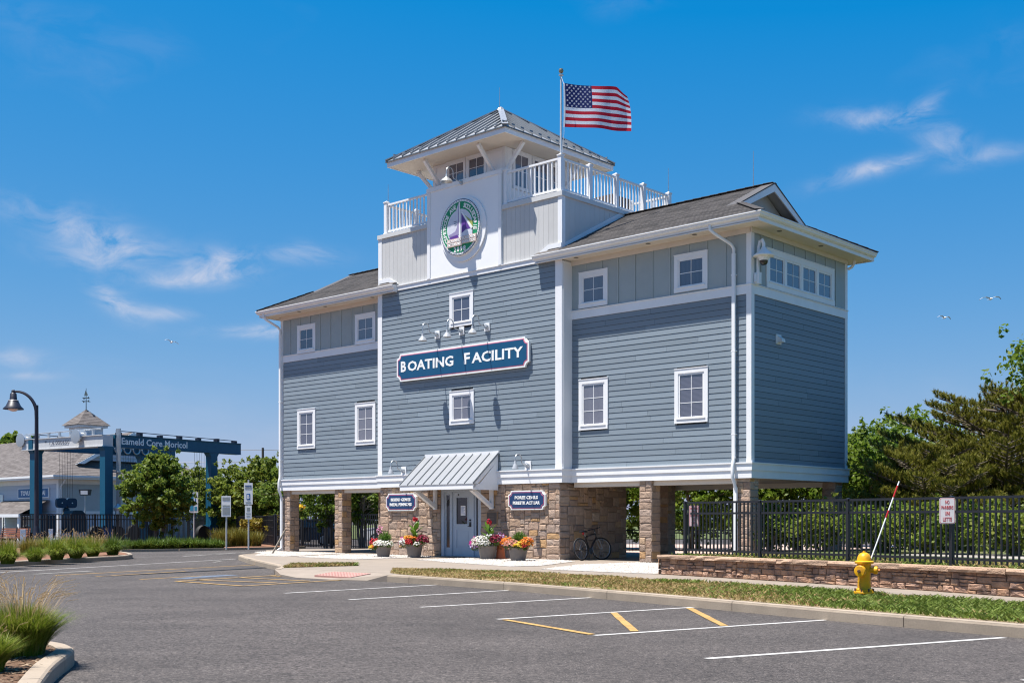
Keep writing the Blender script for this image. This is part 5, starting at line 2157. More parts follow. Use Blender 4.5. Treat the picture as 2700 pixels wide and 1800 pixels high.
def pot_mesh(r, h):
    m = MB()
    m.lathe([(r * .72, 0), (r * .80, h * .3), (r * .93, h * .75), (r * .985, h * .93), (r * 1.03, h * .95), (r * 1.03, h), (r * .95, h), (r * .93, h * .9)], 28)
    return m


def big_leaf(mb, base, tip, width, droop, rng):
    base, tip = Vector(base), Vector(tip)
    d = tip - base
    side = d.cross(Vector((0, 0, 1))).normalized()
    n = 5
    vs_, fs = [], []
    for i in range(n + 1):
        t = i / n
        w = width * math.sin(PI * (.12 + .88 * t) ** .9) if i < n else .002
        p = base + d * t + Vector((0, 0, -droop * t * t + droop * .6 * t))
        vs_ += [p - side * w, p + Vector((0, 0, -w * .35)), p + side * w]
    for i in range(n):
        a = 3 * i
        fs += [(a, a + 1, a + 4, a + 3), (a + 1, a + 2, a + 5, a + 4)]
    mb.add(vs_, fs)


def planter(label, pos, r, h, clumps, feather=None, canna=None, seed=1):
    rng = random.Random(seed)
    t = thing('flower_planter', label, 'flower pot', pos, BROT, 'flower pots at the entrance')
    pot_mesh(r, h).build('pot', M_pot, t, smooth=40)
    MB().lathe([(r * .93, h * .88), (r * .9, h * .90)], 20).build('soil', M_soil, t)
    f = MB()
    leaf_clump(f, (0, 0, h + .08), (r * 1.25, r * 1.2, .17), 620, rng, .032)
    clumps = [(col, (c[0] * 1.2, c[1] * 1.2, h + (c[2] - h) * 1.15 + .02), tuple(q * 1.25 for q in rad), int(n * 1.35)) for (col, c, rad, n) in clumps]
    for (col, c, rad, n) in clumps:
        leaf_clump(f, (c[0], c[1], c[2] - .02), (rad[0] * .95, rad[1] * .95, rad[2] * .95), 140, rng, .028)
    f.build('foliage', M_lf2, t, recalc=False, kind='stuff')
    by = {}
    for (col, c, rad, n) in clumps:
        mb = by.setdefault(col, MB())
        blossom_clump(mb, c, rad, n, rng)
    for col, mb in by.items():
        mb.build('blossoms', PM[col], t, recalc=False, kind='stuff')
    if feather:
        cx_, cy_, hh, ww = feather
        g = MB()
        for _ in range(150):
            b0 = Vector((cx_ + rng.uniform(-.05, .05), cy_ + rng.uniform(-.05, .05), h))
            a = rng.uniform(0, 6.28)
            k = rng.random() ** .6
            tp_ = b0 + Vector((math.cos(a) * ww * k, math.sin(a) * ww * k, hh * (1.05 - .35 * k * k) * rng.uniform(.7, 1)))
            md = b0.lerp(tp_, .5) + Vector((0, 0, .05))
            for (p, q) in ((b0, md), (md, tp_)):
                d_ = (q - p)
                s_ = d_.cross(Vector((0, 1, .2))).normalized() * .004
                g.add([p - s_, p + s_, q + s_, q - s_], [(0, 1, 2, 3)])
            for kk in range(7):
                p = b0.lerp(tp_, .4 + .6 * kk / 7)
                leaf_clump(g, p, (.02, .02, .02), 2, rng, .022)
        g.build('feathery_plant', M_lf1, t, recalc=False)
    if canna:
        cx_, cy_, hh = canna
        g = MB()
        g.tube([(cx_, cy_, h), (cx_ + .02, cy_, h + hh * .5), (cx_ - .01, cy_, h + hh)], [.014, .012, .008], 6)
        for i in range(8):
            a = i * 2.4 + seed
            z = h + .12 + hh * .62 * i / 8
            l = .44 - .014 * i
            b0 = Vector((cx_, cy_, z))
            big_leaf(g, b0, b0 + Vector((math.cos(a) * l * .72, math.sin(a) * l * .72, l * (.45 + .06 * i))), .088, .06, rng)
        g.build('canna_plant', M_lf1, t, recalc=False, smooth=True)
        g = MB()
        blossom_clump(g, (cx_ - .01, cy_, h + hh + .03), (.055, .055, .09), 26, rng, .035)
        g.build('canna_flower', PM['red'], t, recalc=False)
    return t


P1 = (-4.29, 39.17, .012)
P2 = (-3.25, 39.04, .012)
P3_ = (-.78, 36.98, .012)
P4_ = (.19, 35.62, .012)
planter('taupe pot with white blossoms and red trailing flowers, left end of the entrance row', P1, .27, .36,
        [('white', (.05, -.16, .40), (.22, .14, .10), 120), ('red', (-.30, -.05, .42), (.12, .14, .14), 90), ('yellow', (-.30, -.12, .30), (.12, .1, .08), 45), ('orange', (-.10, -.22, .33), (.12, .06, .06), 25), ('pink', (-.26, .10, .75), (.06, .06, .16), 34), ('white', (.28, -.05, .40), (.10, .12, .10), 40)], (.02, .05, .52, .24), None, 3)
planter('taupe pot with a red canna, orange, white and maroon blossoms, left of the door', P2, .29, .42,
        [('white', (-.22, -.18, .44), (.17, .12, .12), 90), ('orange', (-.02, -.12, .58), (.20, .14, .07), 60), ('yellow', (-.12, -.1, .60), (.14, .12, .06), 40), ('red', (.04, -.24, .46), (.10, .08, .09), 60), ('maroon', (.34, .0, .52), (.17, .16, .14), 120), ('magenta', (-.38, -.04, .44), (.12, .12, .15), 80), ('white', (.30, -.18, .42), (.10, .06, .06), 22)], None, (.0, .05, .78), 4)
planter('large taupe pot with a canna and white and pink blossoms, right of the door', P3_, .30, .42,
        [('white', (-.05, -.2, .48), (.26, .14, .17), 190), ('magenta', (-.36, -.06, .44), (.16, .14, .17), 110), ('violet', (-.30, -.16, .38), (.12, .1, .12), 40), ('maroon', (.33, .0, .55), (.14, .14, .14), 90), ('white', (.12, -.02, .68), (.10, .08, .06), 26)], None, (.05, .05, .70), 5)
planter('taupe pot of orange and yellow blossoms near the stone corner', P4_, .30, .40,
        [('orange', (-.30, -.08, .50), (.15, .14, .14), 100), ('salmon', (-.05, -.2, .46), (.20, .12, .12), 110), ('yellow', (.18, -.18, .44), (.14, .12, .1), 80), ('orange', (.32, -.04, .50), (.16, .16, .14), 100), ('red', (.34, -.12, .40), (.08, .08, .07), 34), ('salmon', (.25, .08, .56), (.14, .1, .08), 30)], (-.02, .06, .52, .24), None, 6)
# traffic cone between the two right-hand pots
tc_ = thing('traffic_cone', 'faded orange traffic cone almost hidden by flowers between two pots', 'cone', (-.36, 37.12, .012), BROT)
m = MB()
m.lathe([(.165, .03), (.155, .05), (.10, .45), (.06, .66), (.05, .66)], 20)
m.build('cone_body', pmat('cone_orange', (.52, .135, .05), .6, .08, 8), tc_, smooth=40)
MB().box(-.19, .19, -.19, .19, 0, .03).build('cone_base', MATS['cone_orange'], tc_)
vf_ = thing('trailing_flowers', 'clump of violet and white petunias spilling over the orange cone', 'flowers', (-.36, 37.05, .45), BROT)
rng = random.Random(9)
m = MB()
leaf_clump(m, (.02, 0, .08), (.16, .14, .24), 260, rng, .03)
m.build('foliage', M_lf2, vf_, recalc=False, kind='stuff')
for col, n in (('violet', 150), ('white', 40), ('maroon', 30)):
    m = MB()
    blossom_clump(m, (.02, -.04, .10), (.19, .15, .26), n, rng, .026)
    m.build('blossoms', PM[col], vf_, recalc=False, kind='stuff')

# ------------------------------------------------------------------ bicycle leaning against the stone return
bk = thing('bicycle', 'black city bicycle leaning on the stone wall under the building', 'bicycle', BW(-5.78, -.22, 0), BROT + HALF, rot=(R(0), 0, BROT + HALF))
bk.rotation_euler = Matrix.Rotation(BROT + HALF, 3, 'Z').to_euler()
lean = R(9)
bk.rotation_euler = (Matrix.Rotation(BROT + HALF, 3, 'Z') @ Matrix.Rotation(-lean, 3, 'X')).to_euler()
M_bf = pmat('bike_black', (.012, .012, .016), .3, .05, 9, spec=.6)
M_bs = pmat('bike_silver', (.35, .36, .38), .3, .05, 9, metal=.7)
WR = .335
WBASE = 1.02


def wheel(x, steer=0.):
    w = MB()
    n = 32
    ring = [(WR * math.cos(2 * PI * i / n), 0, WR * math.sin(2 * PI * i / n)) for i in range(n + 1)]
    w.tube(ring, .023, 8, cap=False)
    o = w.build('wheel', M_rubber, bk, smooth=True, loc=(x, 0, WR + .022), rot=(0, 0, steer))
    r_ = MB()
    ring = [(.300 * math.cos(2 * PI * i / n), 0, .300 * math.sin(2 * PI * i / n)) for i in range(n + 1)]
    r_.tube(ring, .012, 6, cap=False)
    r_.build('rim', M_bs, o, smooth=True)
    s = MB()
    for i in range(16):
        a = 2 * PI * i / 16
        s.tube([(.02 * math.cos(a + .6), .02 * (1 if i % 2 else -1), .02 * math.sin(a + .6)), (.295 * math.cos(a), 0, .295 * math.sin(a))], .0022, 4)
    s.lathe([(.022, -.04), (.022, .04)], 10, axis='y')
    s.build('spokes', M_bs, o)
    return o


wheel(0)
wheel(WBASE, R(-24))
zc = WR + .022
f = MB()
bbp = (.43, 0, .29)
seat_t = (.30, 0, .74)
head_t, head_b = (.80, 0, .83), (.83, 0, .70)
f.tube([bbp, seat_t], .021, 8)
f.tube([seat_t, head_t], .022, 8)
f.tube([bbp, head_b], .028, 8)
f.tube([head_t, head_b], .022, 8)
for sgn in (-1, 1):
    f.tube([(0, sgn * .06, zc), (.36, sgn * .02, .30), bbp], .010, 6)
    f.tube([(0, sgn * .06, zc), (.30, sgn * .02, .66)], .009, 6)
f.build('frame', M_bf, bk, smooth=40)
f = MB()
for sgn in (-1, 1):
    f.tube([(WBASE, sgn * .055, zc), (.90, sgn * .055, .60), (.86, sgn * .04, .66)], .013, 6)
f.tube([(.84, 0, .66), (.79, 0, .88)], .018, 8)
f.build('fork', M_bs, bk, smooth=40)
f = MB()
f.tube([(.79, 0, .88), (.78, 0, .97), (.84, 0, .99)], .016, 8)
ca, sa = math.cos(R(-18)), math.sin(R(-18))
hb = [(-.04, -.33, .985), (-.01, -.2, .985), (.03, -.07, .99), (.03, .07, .99), (-.01, .2, .985), (-.04, .33, .985)]
f.tube([(.82 + x * ca - y * sa, x * sa + y * ca, z) for x, y, z in hb], [.018, .016, .013, .013, .016, .018], 8)
f.build('handlebar', M_bf, bk, smooth=40)
f = MB()
f.prism([(.12, -.075, .93), (.12, .075, .93), (.22, .065, .925), (.40, .018, .915), (.40, -.018, .915), (.22, -.065, .925)], (0, 0, -.045))
f.build('saddle', M_bf, bk)
MB().tube([seat_t, (.27, 0, .90)], .013, 8).build('seat_post', M_bs, bk)
MB().box(.20, .235, -.025, .025, .80, .87).build('tail_light', pmat('reflector_red', (.45, .02, .02), .2), bk)
f = MB()
f.lathe([(.095, -.012), (.095, .004)], 20, (.43, -.045, .29), axis='y')
f.tube([(.43, -.06, .29), (.50, -.07, .14)], .011, 6)
f.tube([(.43, .06, .29), (.36, .07, .44)], .011, 6)
f.box(.46, .55, -.14, -.07, .125, .15)
f.box(.31, .40, .07, .14, .43, .455)
f.lathe([(.05, -.02), (.05, .02)], 12, (0, -.045, zc), axis='y')
f.build('crankset', M_bf, bk)
f = MB()
f.bar((.43, -.05, .385), (0, -.05, zc + .05), .008, .012)
f.bar((.43, -.05, .195), (0, -.05, zc - .05), .008, .012)
f.build('chain', M_bf, bk)

# ------------------------------------------------------------------ hydrant
M_hy = ramp_by_random('hydrant_yellow', [(.72, .37, .010)], rough=.42, var=.10, scale=11, bump=.08, bscale=30, mott=(.52, .25, .018))
M_rust = pmat('rusty_iron', (.10, .055, .035), .85, .3, 14, .4, 60)
hy = thing('fire_hydrant', 'yellow fire hydrant with a tall red and white marker rod on the verge', 'hydrant', (5.58, 18.60, .0), R(-12))
MB().lathe([(.10, -.05), (.10, .10)], 16).build('standpipe', M_rust, hy, smooth=40)
m = MB()
m.lathe([(.155, .085), (.160, .09), (.160, .115), (.155, .12), (.145, .125), (.145, .15), (.125, .155), (.105, .175), (.100, .26), (.103, .262), (.103, .27), (.100, .272), (.100, .50), (.108, .535), (.108, .56)], 24)
m.build('barrel', M_hy, hy, smooth=35)
m = MB()
for k in range(8):
    a = 2 * PI * k / 8 + .2
    m.lathe([(.014, .06), (.014, .165)], 6, (.145 * math.cos(a), .145 * math.sin(a), 0))
m.build('flange_bolts', M_rust, hy)
m = MB()
m.lathe([(.108, .555), (.143, .56), (.147, .575), (.147, .59), (.135, .60), (.112, .605), (.108, .64), (.095, .68), (.068, .715), (.035, .733), (.02, .735), (.02, .76), (.005, .76)], 24)
m.build('bonnet', M_hy, hy, smooth=35)
for (ang, rr, ll, zz) in ((R(-128), .088, .20, .445), (R(-22), .062, .205, .455), (R(60), .062, .19, .455)):
    m = MB()
    m.lathe([(.055, .05), (rr * .72, .10), (rr * .74, ll - .065), (rr, ll - .06), (rr * 1.03, ll - .01), (rr * .92, ll), (rr * .42, ll + .006), (.020, ll + .008), (.020, ll + .032), (.004, ll + .032)], 20, (0, 0, 0), axis='x')
    c = m.build('nozzle', M_hy, hy, smooth=35, loc=(0, 0, zz), rot=(0, 0, ang))
    m = MB()
    m.lathe([(.026, .010), (.026, .034), (.02, .036)], 6, (0, 0, 0), axis='x')
    n_ = m.build('cap_nut', M_rust if rr > .08 else pmat('nut_orange', (.45, .16, .03), .6, .2, 20), c, loc=(ll, 0, 0))
rod0 = Vector((.09, -.02, .60))
rod1 = Vector((.555, -.0, 1.86))
m = MB()
m.tube([rod0, rod0.lerp(rod1, .5), rod1], [.010, .011, .011], 8)
rod = m.build('marker_rod', M_letter, hy)
for (a, b) in ((.80, .945), (.545, .635)):
    MB().tube([rod0.lerp(rod1, a - .02 * 0), rod0.lerp(rod1, b)], .014, 8).build('red_band', M_red, rod)
hy.rotation_euler = (0, 0, 0)
# ------------------------------------------------------------------ retaining wall with its blocks
def line_at(pl, d):
    """point and tangent at arc length d along polyline"""
    acc = 0
    for a, b in zip(pl, pl[1:]):
        a, b = Vector((*a, 0)), Vector((*b, 0))
        L_ = (b - a).length
        if d <= acc + L_ or (b.x, b.y) == pl[-1]:
            return a + (b - a) * ((d - acc) / L_), (b - a).normalized()
        acc += L_
    return b, (b - a).normalized()


wl_len = sum((Vector((*b, 0)) - Vector((*a, 0))).length for a, b in zip(wall_line, wall_line[1:]))
rw = thing('retaining_wall', 'low curved retaining wall of rough reddish blocks with a cap course', 'wall', (*wall_line[0], 0))
w0 = Vector((*wall_line[0], 0))
core = MB()
sm = resample(wall_line, .6)
for a, b in zip(sm, sm[1:]):
    t = (b - a).normalized()
    nn = Vector((-t.y, t.x, 0))
    pa, pb = a + nn * .07 - w0, b + nn * .07 - w0
    core.prism([pa, pb + t * .005, pb + t * .005 + nn * .3, pa + nn * .3], (0, 0, .36))
core.build('core', pmat('wall_core', (.10, .075, .06), .95), rw)
r = random.Random(77)
for (x0, x1, z0, z1) in pack(wl_len - .1, .365, .0608, 61, 6, 2):
    p, t = line_at(wall_line, (x0 + x1) / 2 + .03)
    nn = Vector((-t.y, t.x, 0))
    me = r.choice(BLOCKS)
    q = p + nn * .085 - w0
    link('block', me, rw, (q.x, q.y, (z0 + z1) / 2), (0, 0, math.atan2(t.y, t.x)), (x1 - x0 - .009, .05 * r.uniform(.6, 1.35), z1 - z0 - .008))
# cap stones
capm = []
for k in range(6):
    rr = random.Random(300 + k)
    m = MB()
    n = 5
    vs_ = []
    for i in range(n):
        x = -.5 + i / (n - 1)
        j = rr.uniform(-.012, .012)
        vs_ += [(x, -.03 + j, 0), (x, -.045 + rr.uniform(-.018, .018), .045), (x, -.03 + j * .6, .085), (x, .28, .085), (x, .28, 0)]
    fs = []
    for i in range(n - 1):
        for q in range(5):
            fs.append((i * 5 + q, (i + 1) * 5 + q, (i + 1) * 5 + (q + 1) % 5, i * 5 + (q + 1) % 5))
    fs += [tuple(range(5)), tuple(range((n - 1) * 5, n * 5))[::-1]]
    m.add(vs_, fs)
    o = m.build('cap_stone', M_block, None)
    capm.append(o.data)
    bpy.data.objects.remove(o)
M_capb = ramp_by_random('cap_block', [(.40, .265, .18), (.36, .245, .17), (.43, .29, .20)], var=.2, scale=7, bump=.8, bscale=40)
for me in capm:
    me.materials[0] = M_capb
d = 0
while d < wl_len - .3:
    l = r.choice((.45, .6, .9, 1.1))
    l = min(l, wl_len - d)
    p, t = line_at(wall_line, d + l / 2)
    q = p - w0
    link('cap_stone', r.choice(capm), rw, (q.x, q.y, .365), (0, 0, math.atan2(t.y, t.x)), (l - .005, 1, 1))
    d += l
# the end face of the wall, towards the building
nn0 = Vector((.84, .54, 0))
for k, z in enumerate((0, .12, .24)):
    for i in range(2):
        link('block', BLOCKS[(k + i) % 12], rw, (nn0.x * (.17 + .3 * i) - .0, nn0.y * (.17 + .3 * i) + .02, z + .06), (0, 0, math.atan2(-nn0.y, -nn0.x)), (.29, .05, .112))

# ------------------------------------------------------------------ fences
fence_unit = MB().box(-.5, .5, -.5, .5, 0, 1).build('picket', M_black)
PICK = fence_unit.data
bpy.data.objects.remove(fence_unit)
cp = MB()
cp.box(-.5, .5, -.5, .5, 0, .965)
cp.box(-.62, .62, -.62, .62, .965, .985)
cp.add([(-.55, -.55, .985), (.55, -.55, .985), (.55, .55, .985), (-.55, .55, .985), (0, 0, 1.0)], [(0, 1, 4), (1, 2, 4), (2, 3, 4), (3, 0, 4)])
_o = cp.build('post', M_black)
FPOST = _o.data
bpy.data.objects.remove(_o)


def fence(label, pts, zb, h, pitch, pick=.020, post=.064, rails=(.10, .80, 1.0), rail_h=.036, posts=True, gap=.0, cat='fence', loc=None, rail_w=.032, name='metal_fence', base=None):
    """pts: post positions (x,y); rails as fractions of the height"""
    o0 = Vector((*pts[0], zb))
    t = thing(name, label, cat, o0)
    for i, p in enumerate(pts):
        if i < len(pts) - 1:
            dd_ = Vector((*pts[i + 1], 0)) - Vector((*p, 0))
        ang = math.atan2(dd_.y, dd_.x)
        if posts:
            link('post', FPOST, t, (p[0] - o0.x, p[1] - o0.y, 0), (0, 0, ang), (post, post, h * 1.035))
    for a, b in zip(pts, pts[1:]):
        a, b = Vector((*a, zb)) - o0, Vector((*b, zb)) - o0
        t_ = (b - a).normalized()
        ang = math.atan2(t_.y, t_.x)
        for f_ in rails:
            link('rail', PICK, t, (a + b) / 2 + Vector((0, 0, h * f_ - rail_h / 2)), (0, 0, ang), ((b - a).length - post, rail_w, rail_h))
        n = max(1, round(((b - a).length) / pitch))
        top = h - rail_h / 2 if rails[-1] >= .99 else h
        for i in range(1, n):
            q = a.lerp(b, i / n)
            link('picket', PICK, t, q + Vector((0, 0, .06)), (0, 0, ang), (pick, pick, top - .06))
    return t


fence_pts = [(3.99, 27.0), (5.28, 25.0), (6.60, 23.05), (7.83, 21.1 - .2), (8.98, 18.7), (10.02, 16.2), (10.85, 13.7), (11.55, 11.3)]
fence('tall black metal picket fence behind the low stone retaining wall', fence_pts, .42, 1.22, .118, .027, .07, (.115, .80, 1.0), .045)


def traffic_sign(name, label, pos, w, h, rz, lines, post_h=None, cat='sign', sheet=None, letter=None, back=None, border=True, rounded=.03, post_mat=None, post_r=.025):
    t = thing(name, label, cat, pos, rz)

    def rr(w_, h_, r_):
        pts = []
        for (cx_, cz_, a0) in ((w_ / 2 - r_, h_ / 2 - r_, 0), (-w_ / 2 + r_, h_ / 2 - r_, PI / 2), (-w_ / 2 + r_, -h_ / 2 + r_, PI), (w_ / 2 - r_, -h_ / 2 + r_, 1.5 * PI)):
            for i in range(4):
                a = a0 + PI / 2 * i / 3
                pts.append((cx_ + r_ * math.cos(a), cz_ + r_ * math.sin(a)))
        return pts
    s = lump('sign_plate', rr(w, h, rounded), -.008, .0, sheet or M_letter, t)
    if border:
        lump('border_line', rr(w * .94, h * .965, rounded * .9), -.0095, -.004, letter or M_red, t)
        lump('face', rr(w * .88, h * .935, rounded * .8), -.011, -.004, sheet or M_letter, t)
    for (s_, z, lw, lh) in lines:
        put_text(t, s_, 0, z, lw, lh, -.0105, .02, letter or M_red, .003)
    if post_h is not None:
        m = MB()
        m.tube([(0, post_r + .003, -post_h), (0, post_r + .003, h / 2 - .05)], post_r, 8)
        m.build('post', post_mat or M_galv, t, smooth=40)
    return t


M_signp = pmat('sign_white_worn', (.74, .71, .70), .5, .06, 6)
M_signpk = pmat('sign_pinkish', (.72, .56, .56), .5, .06, 6)
fang = math.atan2(-1.7, 1.2)
traffic_sign('parking_sign', 'white no parking plate with red letters on the fence post above the wall', (7.735, 20.86, 1.41), .27, .46, R(-14), [('NO', .155, .07, .07), ('PARBERS', .06, .20, .062), ('UNI', -.045, .08, .07), ('LETTE', -.15, .15, .07)], sheet=M_signp, rounded=.035)
traffic_sign('notice_plate', 'pinkish notice plate with small red letters at the left end of the fence', (4.16, 26.83, 1.34), .22, .48, R(-14), [('NOWNBER', .17, .17, .05), ('1S02S', .09, .15, .055), ('LOUUB', .01, .16, .055), ('S 1OE', -.075, .11, .05), ('SOIOS', -.16, .12, .055)], sheet=M_signpk, rounded=.03)

# low railing and fences behind the building
fence('low black railing along the court behind the right-hand piers', [(3.6, 44.9), (5.6, 44.6), (7.6, 44.3), (9.6, 44.0), (11.6, 43.7), (13.6, 43.4), (15.6, 43.1)], .0, .86, .13, .018, .05, (.12, .88, 1.0), .04)
fence('black picket fence seen between the left stone piers', [(-12.0, 59.5), (-10.3, 57.7), (-8.6, 55.9), (-6.9, 54.1), (-5.2, 52.6), (-3.6, 51.2)], -.13, 1.62, .14, .032, .08, (.09, .86, 1.0), .045)
fence('left black picket fence in front of the boat hoist', [(-25.9, 62), (-24.97, 63), (-24.05, 64), (-23.1, 65), (-22.2, 66), (-21.75, 68), (-21.3, 70), (-20.85, 72), (-20.4, 74), (-19.95, 76)], -.12, 1.66, .16, .042, .09, (.08, .84, 1.0), .05)
fence('black mesh fence behind the yellow green shrubs by the sign posts', [(-18.7, 76.6), (-17.3, 73.4), (-15.9, 70.0), (-14.5, 66.4), (-13.1, 62.9), (-12.1, 59.7)], -.12, 1.58, .15, .036, .08, (.08, .36, .64, .86, 1.0), .035)

# ------------------------------------------------------------------ street lamp
lp = thing('street_lamp', 'dark street lamp with curved arm and bell shade on the planted island', 'street lamp', (-20.25, 50, -.02))
m = MB()
m.lathe([(.20, 0), (.20, .25), (.14, .32), (.12, .9), (.10, 1.0), (.085, 1.1)], 12)
m.build('base', M_blackb, lp, smooth=40)
MB().tube([(0, 0, .9), (0, 0, 6.15)], [.10, .075], 12).build('pole', M_blackb, lp, smooth=40)
m = MB()
pts = []
for i in range(11):
    a = R(100) * i / 10
    pts.append((-.86 * (1 - math.cos(a)), 0, 5.75 + .98 * math.sin(a)))
pts[0] = (0, 0, 5.6)
m.tube(pts, [.085 - .004 * i for i in range(11)], 8)
m.build('arm', M_blackb, lp, smooth=40)
m = MB()
hx = pts[-1][0] + .02
m.lathe([(.05, 6.80), (.08, 6.76), (.08, 6.68), (.13, 6.64), (.15, 6.40), (.17, 6.36), (.20, 6.34), (.30, 6.12), (.42, 6.0), (.42, 5.97), (.28, 6.0), (.2, 6.05)], 18, (hx, 0, 0))
m.build('shade', M_blackb, lp, smooth=50)
m = MB()
m.lathe([(.20, 6.02), (.19, 5.95), (.12, 5.90), (.02, 5.88)], 14, (hx, 0, 0))
m.build('lens', pmat('lens_milky', (.6, .6, .62), .3), lp, smooth=50)
m = MB()
m.lathe([(.205, 6.36), (.215, 6.35), (.205, 6.32)], 16, (hx, 0, 0))
m.build('collar', pmat('collar_silver', (.45, .45, .45), .4, metal=.3), lp)

# ------------------------------------------------------------------ boat hoist
hoff = Vector((-23.5, 68, -.12))
hang = math.atan2(6.6, 4.4)
bh = thing('boat_hoist', 'large blue travel lift for boats with a white crossbeam and wire ropes', 'boat hoist', hoff, hang)
HL, HW, HB = 7.95, 6.7, 5.62
M_hlight = pmat('hoist_sky_blue', (.02, .26, .42), .45, .06, 3)
for (x, y) in ((0, 0), (HL, 0), (0, HW), (HL, HW)):
    m = MB()
    m.prism([(x - .27, y - .24, 1.0), (x + .27, y - .24, 1.0), (x + .27, y + .24, 1.0), (x - .27, y + .24, 1.0)], (0, 0, HB - 1.0))
    m.prism([(x - .42, y - .23, HB - .02), (x + .42, y - .23, HB - .02), (x + .26, y - .23, HB - .26), (x - .26, y - .23, HB - .26)], (0, .46, 0))
    m.box(x - .42, x + .42, y - .32, y + .32, .95, 1.05)
    m.build('leg', M_hoist, bh)
    w = MB()
    w.box(x - .30, x + .30, y - .22, y + .22, -.0, .96)
    w.build('leg_foot', M_hlight if (x > 1 and y > 1) else pmat('hoist_royal', (.015, .085, .30), .45), bh)
    for s in (-.75, .75):
        m = MB()
        m.lathe([(.30, -.16), (.48, -.15), (.52, -.08), (.52, .08), (.48, .15), (.30, .16)], 20, (x + s, y, .52), axis='y')
        m.build('wheel', M_rubber, bh, smooth=40)
for (y, x0, x1) in ((0, .45, HL + 2.3), (HW, -.4, HL + 2.6)):
    m = MB()
    m.box(x0, x1, y - .20, y + .20, HB, HB + .68)
    m.box(x0, x1, y - .26, y + .26, HB + .68, HB + .71)
    m.box(x0, x1, y - .26, y + .26, HB - .02, HB)
    m.build('side_beam', M_hoist, bh)
    d = MB()
    for k in range(7):
        d.box(x0 + .4 + k * (x1 - x0 - .8) / 6 - .12, x0 + .4 + k * (x1 - x0 - .8) / 6 + .12, y - .15, y + .15, HB + .71, HB + .86 + .06 * (k % 2))
    d.tube([(x0 + .2, y, HB + .95), (x1 - .2, y, HB + .86)], .025, 6)
    d.build('cable_guides', M_blackb, bh)
m = MB()
m.box(-.35, .35, -.15, HW + .9, HB + .02, HB + .62)
m.box(-.41, .41, -.15, HW + .9, HB + .62, HB + .66)
m.box(-.41, .41, -.15, HW + .9, HB - .02, HB + .02)
cbm = m.build('cross_beam', M_hoistl, bh)
m = MB()
m.tube([(-.2, .2, HB + 1.04), (-.2, HW + .4, HB + .96)], .04, 8)
for k in range(6):
    m.box(-.24, -.12, .9 + k * 1.05, 1.02 + k * 1.05, HB + .69, HB + 1.0)
m.build('hydraulic_pipes', M_galv, cbm)
for (y, x_) in ((1.9, -.45), (HW + .95, -.2)):
    m = MB()
    m.lathe([(.12, -.28), (.42, -.26), (.42, -.20), (.26, -.18), (.26, .18), (.42, .20), (.42, .26), (.12, .28)], 20, (x_, y, HB + .62), axis='x')
    m.build('winch_drum', M_galv, bh, smooth=40)
tl = text_mesh('Eameld Core Moricol', 4.9, .40, .01, .02, M_letter)
link('lettering', tl, bh, (3.35, -.203, HB + .36))
tl = text_mesh('1.6.000650', 1.9, .22, .01, .0, pmat('lettering_grey', (.16, .16, .18), .6))
link('lettering', tl, bh, (-.352, 3.9, HB + .36), (0, 0, -HALF))
MB().box(-.354, -.35, 3.0, 4.8, HB + .17, HB + .19).box(-.354, -.35, 5.15, 5.33, HB + .38, HB + .48).build('painted_line', MATS['lettering_grey'], bh)
# pipes down the corner leg
m = MB()
for k in range(4):
    m.tube([(.52 + .0, -.34 + .11 * k - .25, 2.2), (.52, -.34 + .11 * k - .25, HB + 1.05)], .035, 6)
m.tube([(.52, -.42, 1.0), (.52, -.42, 2.1), (.52, -.42, 2.3)], [.2, .2, .1], 10)
m.lathe([(.22, 0), (.30, .15), (.22, .3)], 10, (.52, -.42, 1.9))
m.box(.3, .8, -.66, -.2, HB - 1.5, HB - 1.42)
m.build('pipe_bundle', M_galv, bh)
# rope falls and hook blocks
for (x, y) in ((1.9, HW - .3), (HL - 3.6, .2), (HL - .6, 0.35), (HL - 1.4, HW - .2)):
    m = MB()
    for k in range(6):
        m.tube([(x - .5 + .2 * k, y, HB + .1), (x - .42 + .17 * k, y, 2.75)], .011, 4)
    m.build('wire_rope', M_black, bh)
    if x > HL - 1.5:
        continue
    b_ = MB()
    for s in (-.36, .36):
        o2 = []
        for i in range(16):
            a = 2 * PI * i / 16
            o2.append((x + s + .36 * math.copysign(abs(math.cos(a)) ** .55, math.cos(a)), y - .1, 2.42 + .31 * math.copysign(abs(math.sin(a)) ** .55, math.sin(a))))
        b_.prism(o2, (0, .2, 0))
    hb_ = b_.build('hook_block', pmat('hook_block_blue', (.012, .045, .085), .5), bh)
    m = MB()
    for s in (-.36, .36):
        m.lathe([(.04, -.13), (.04, -.1)], 8, (x + s, y, 2.42), axis='y')
    m.build('axle_pin', M_letter, hb_)
    m = MB()
    m.lathe([(.05, 2.15), (.18, 2.08), (.22, 1.95), (.18, 1.84), (.05, 1.8)], 12, (x, y, 0))
    m.build('swivel', M_black, bh)
    m = MB()
    m.prism([(x - .26, y - .06, .55), (x + .26, y - .06, .55), (x + .24, y - .06, 1.72), (x + .12, y - .06, 1.86), (x - .12, y - .06, 1.86), (x - .24, y - .06, 1.72)], (0, .12, 0))
    m.build('lifting_sling', pmat('sling_olive', (.22, .24, .11), .85, .12, 8), bh)
# pulleys along the rear beam
m = MB()
for k in range(5):
    x = HL - 2.9 + k * .72
    n = 14
    ring = [(x + .27 * math.cos(2 * PI * i / n), HW - .32, HB + .35 + .27 * math.sin(2 * PI * i / n)) for i in range(n + 1)]
    m.tube(ring, .05, 6, cap=False)
m.build('sheaves', M_galv, bh)
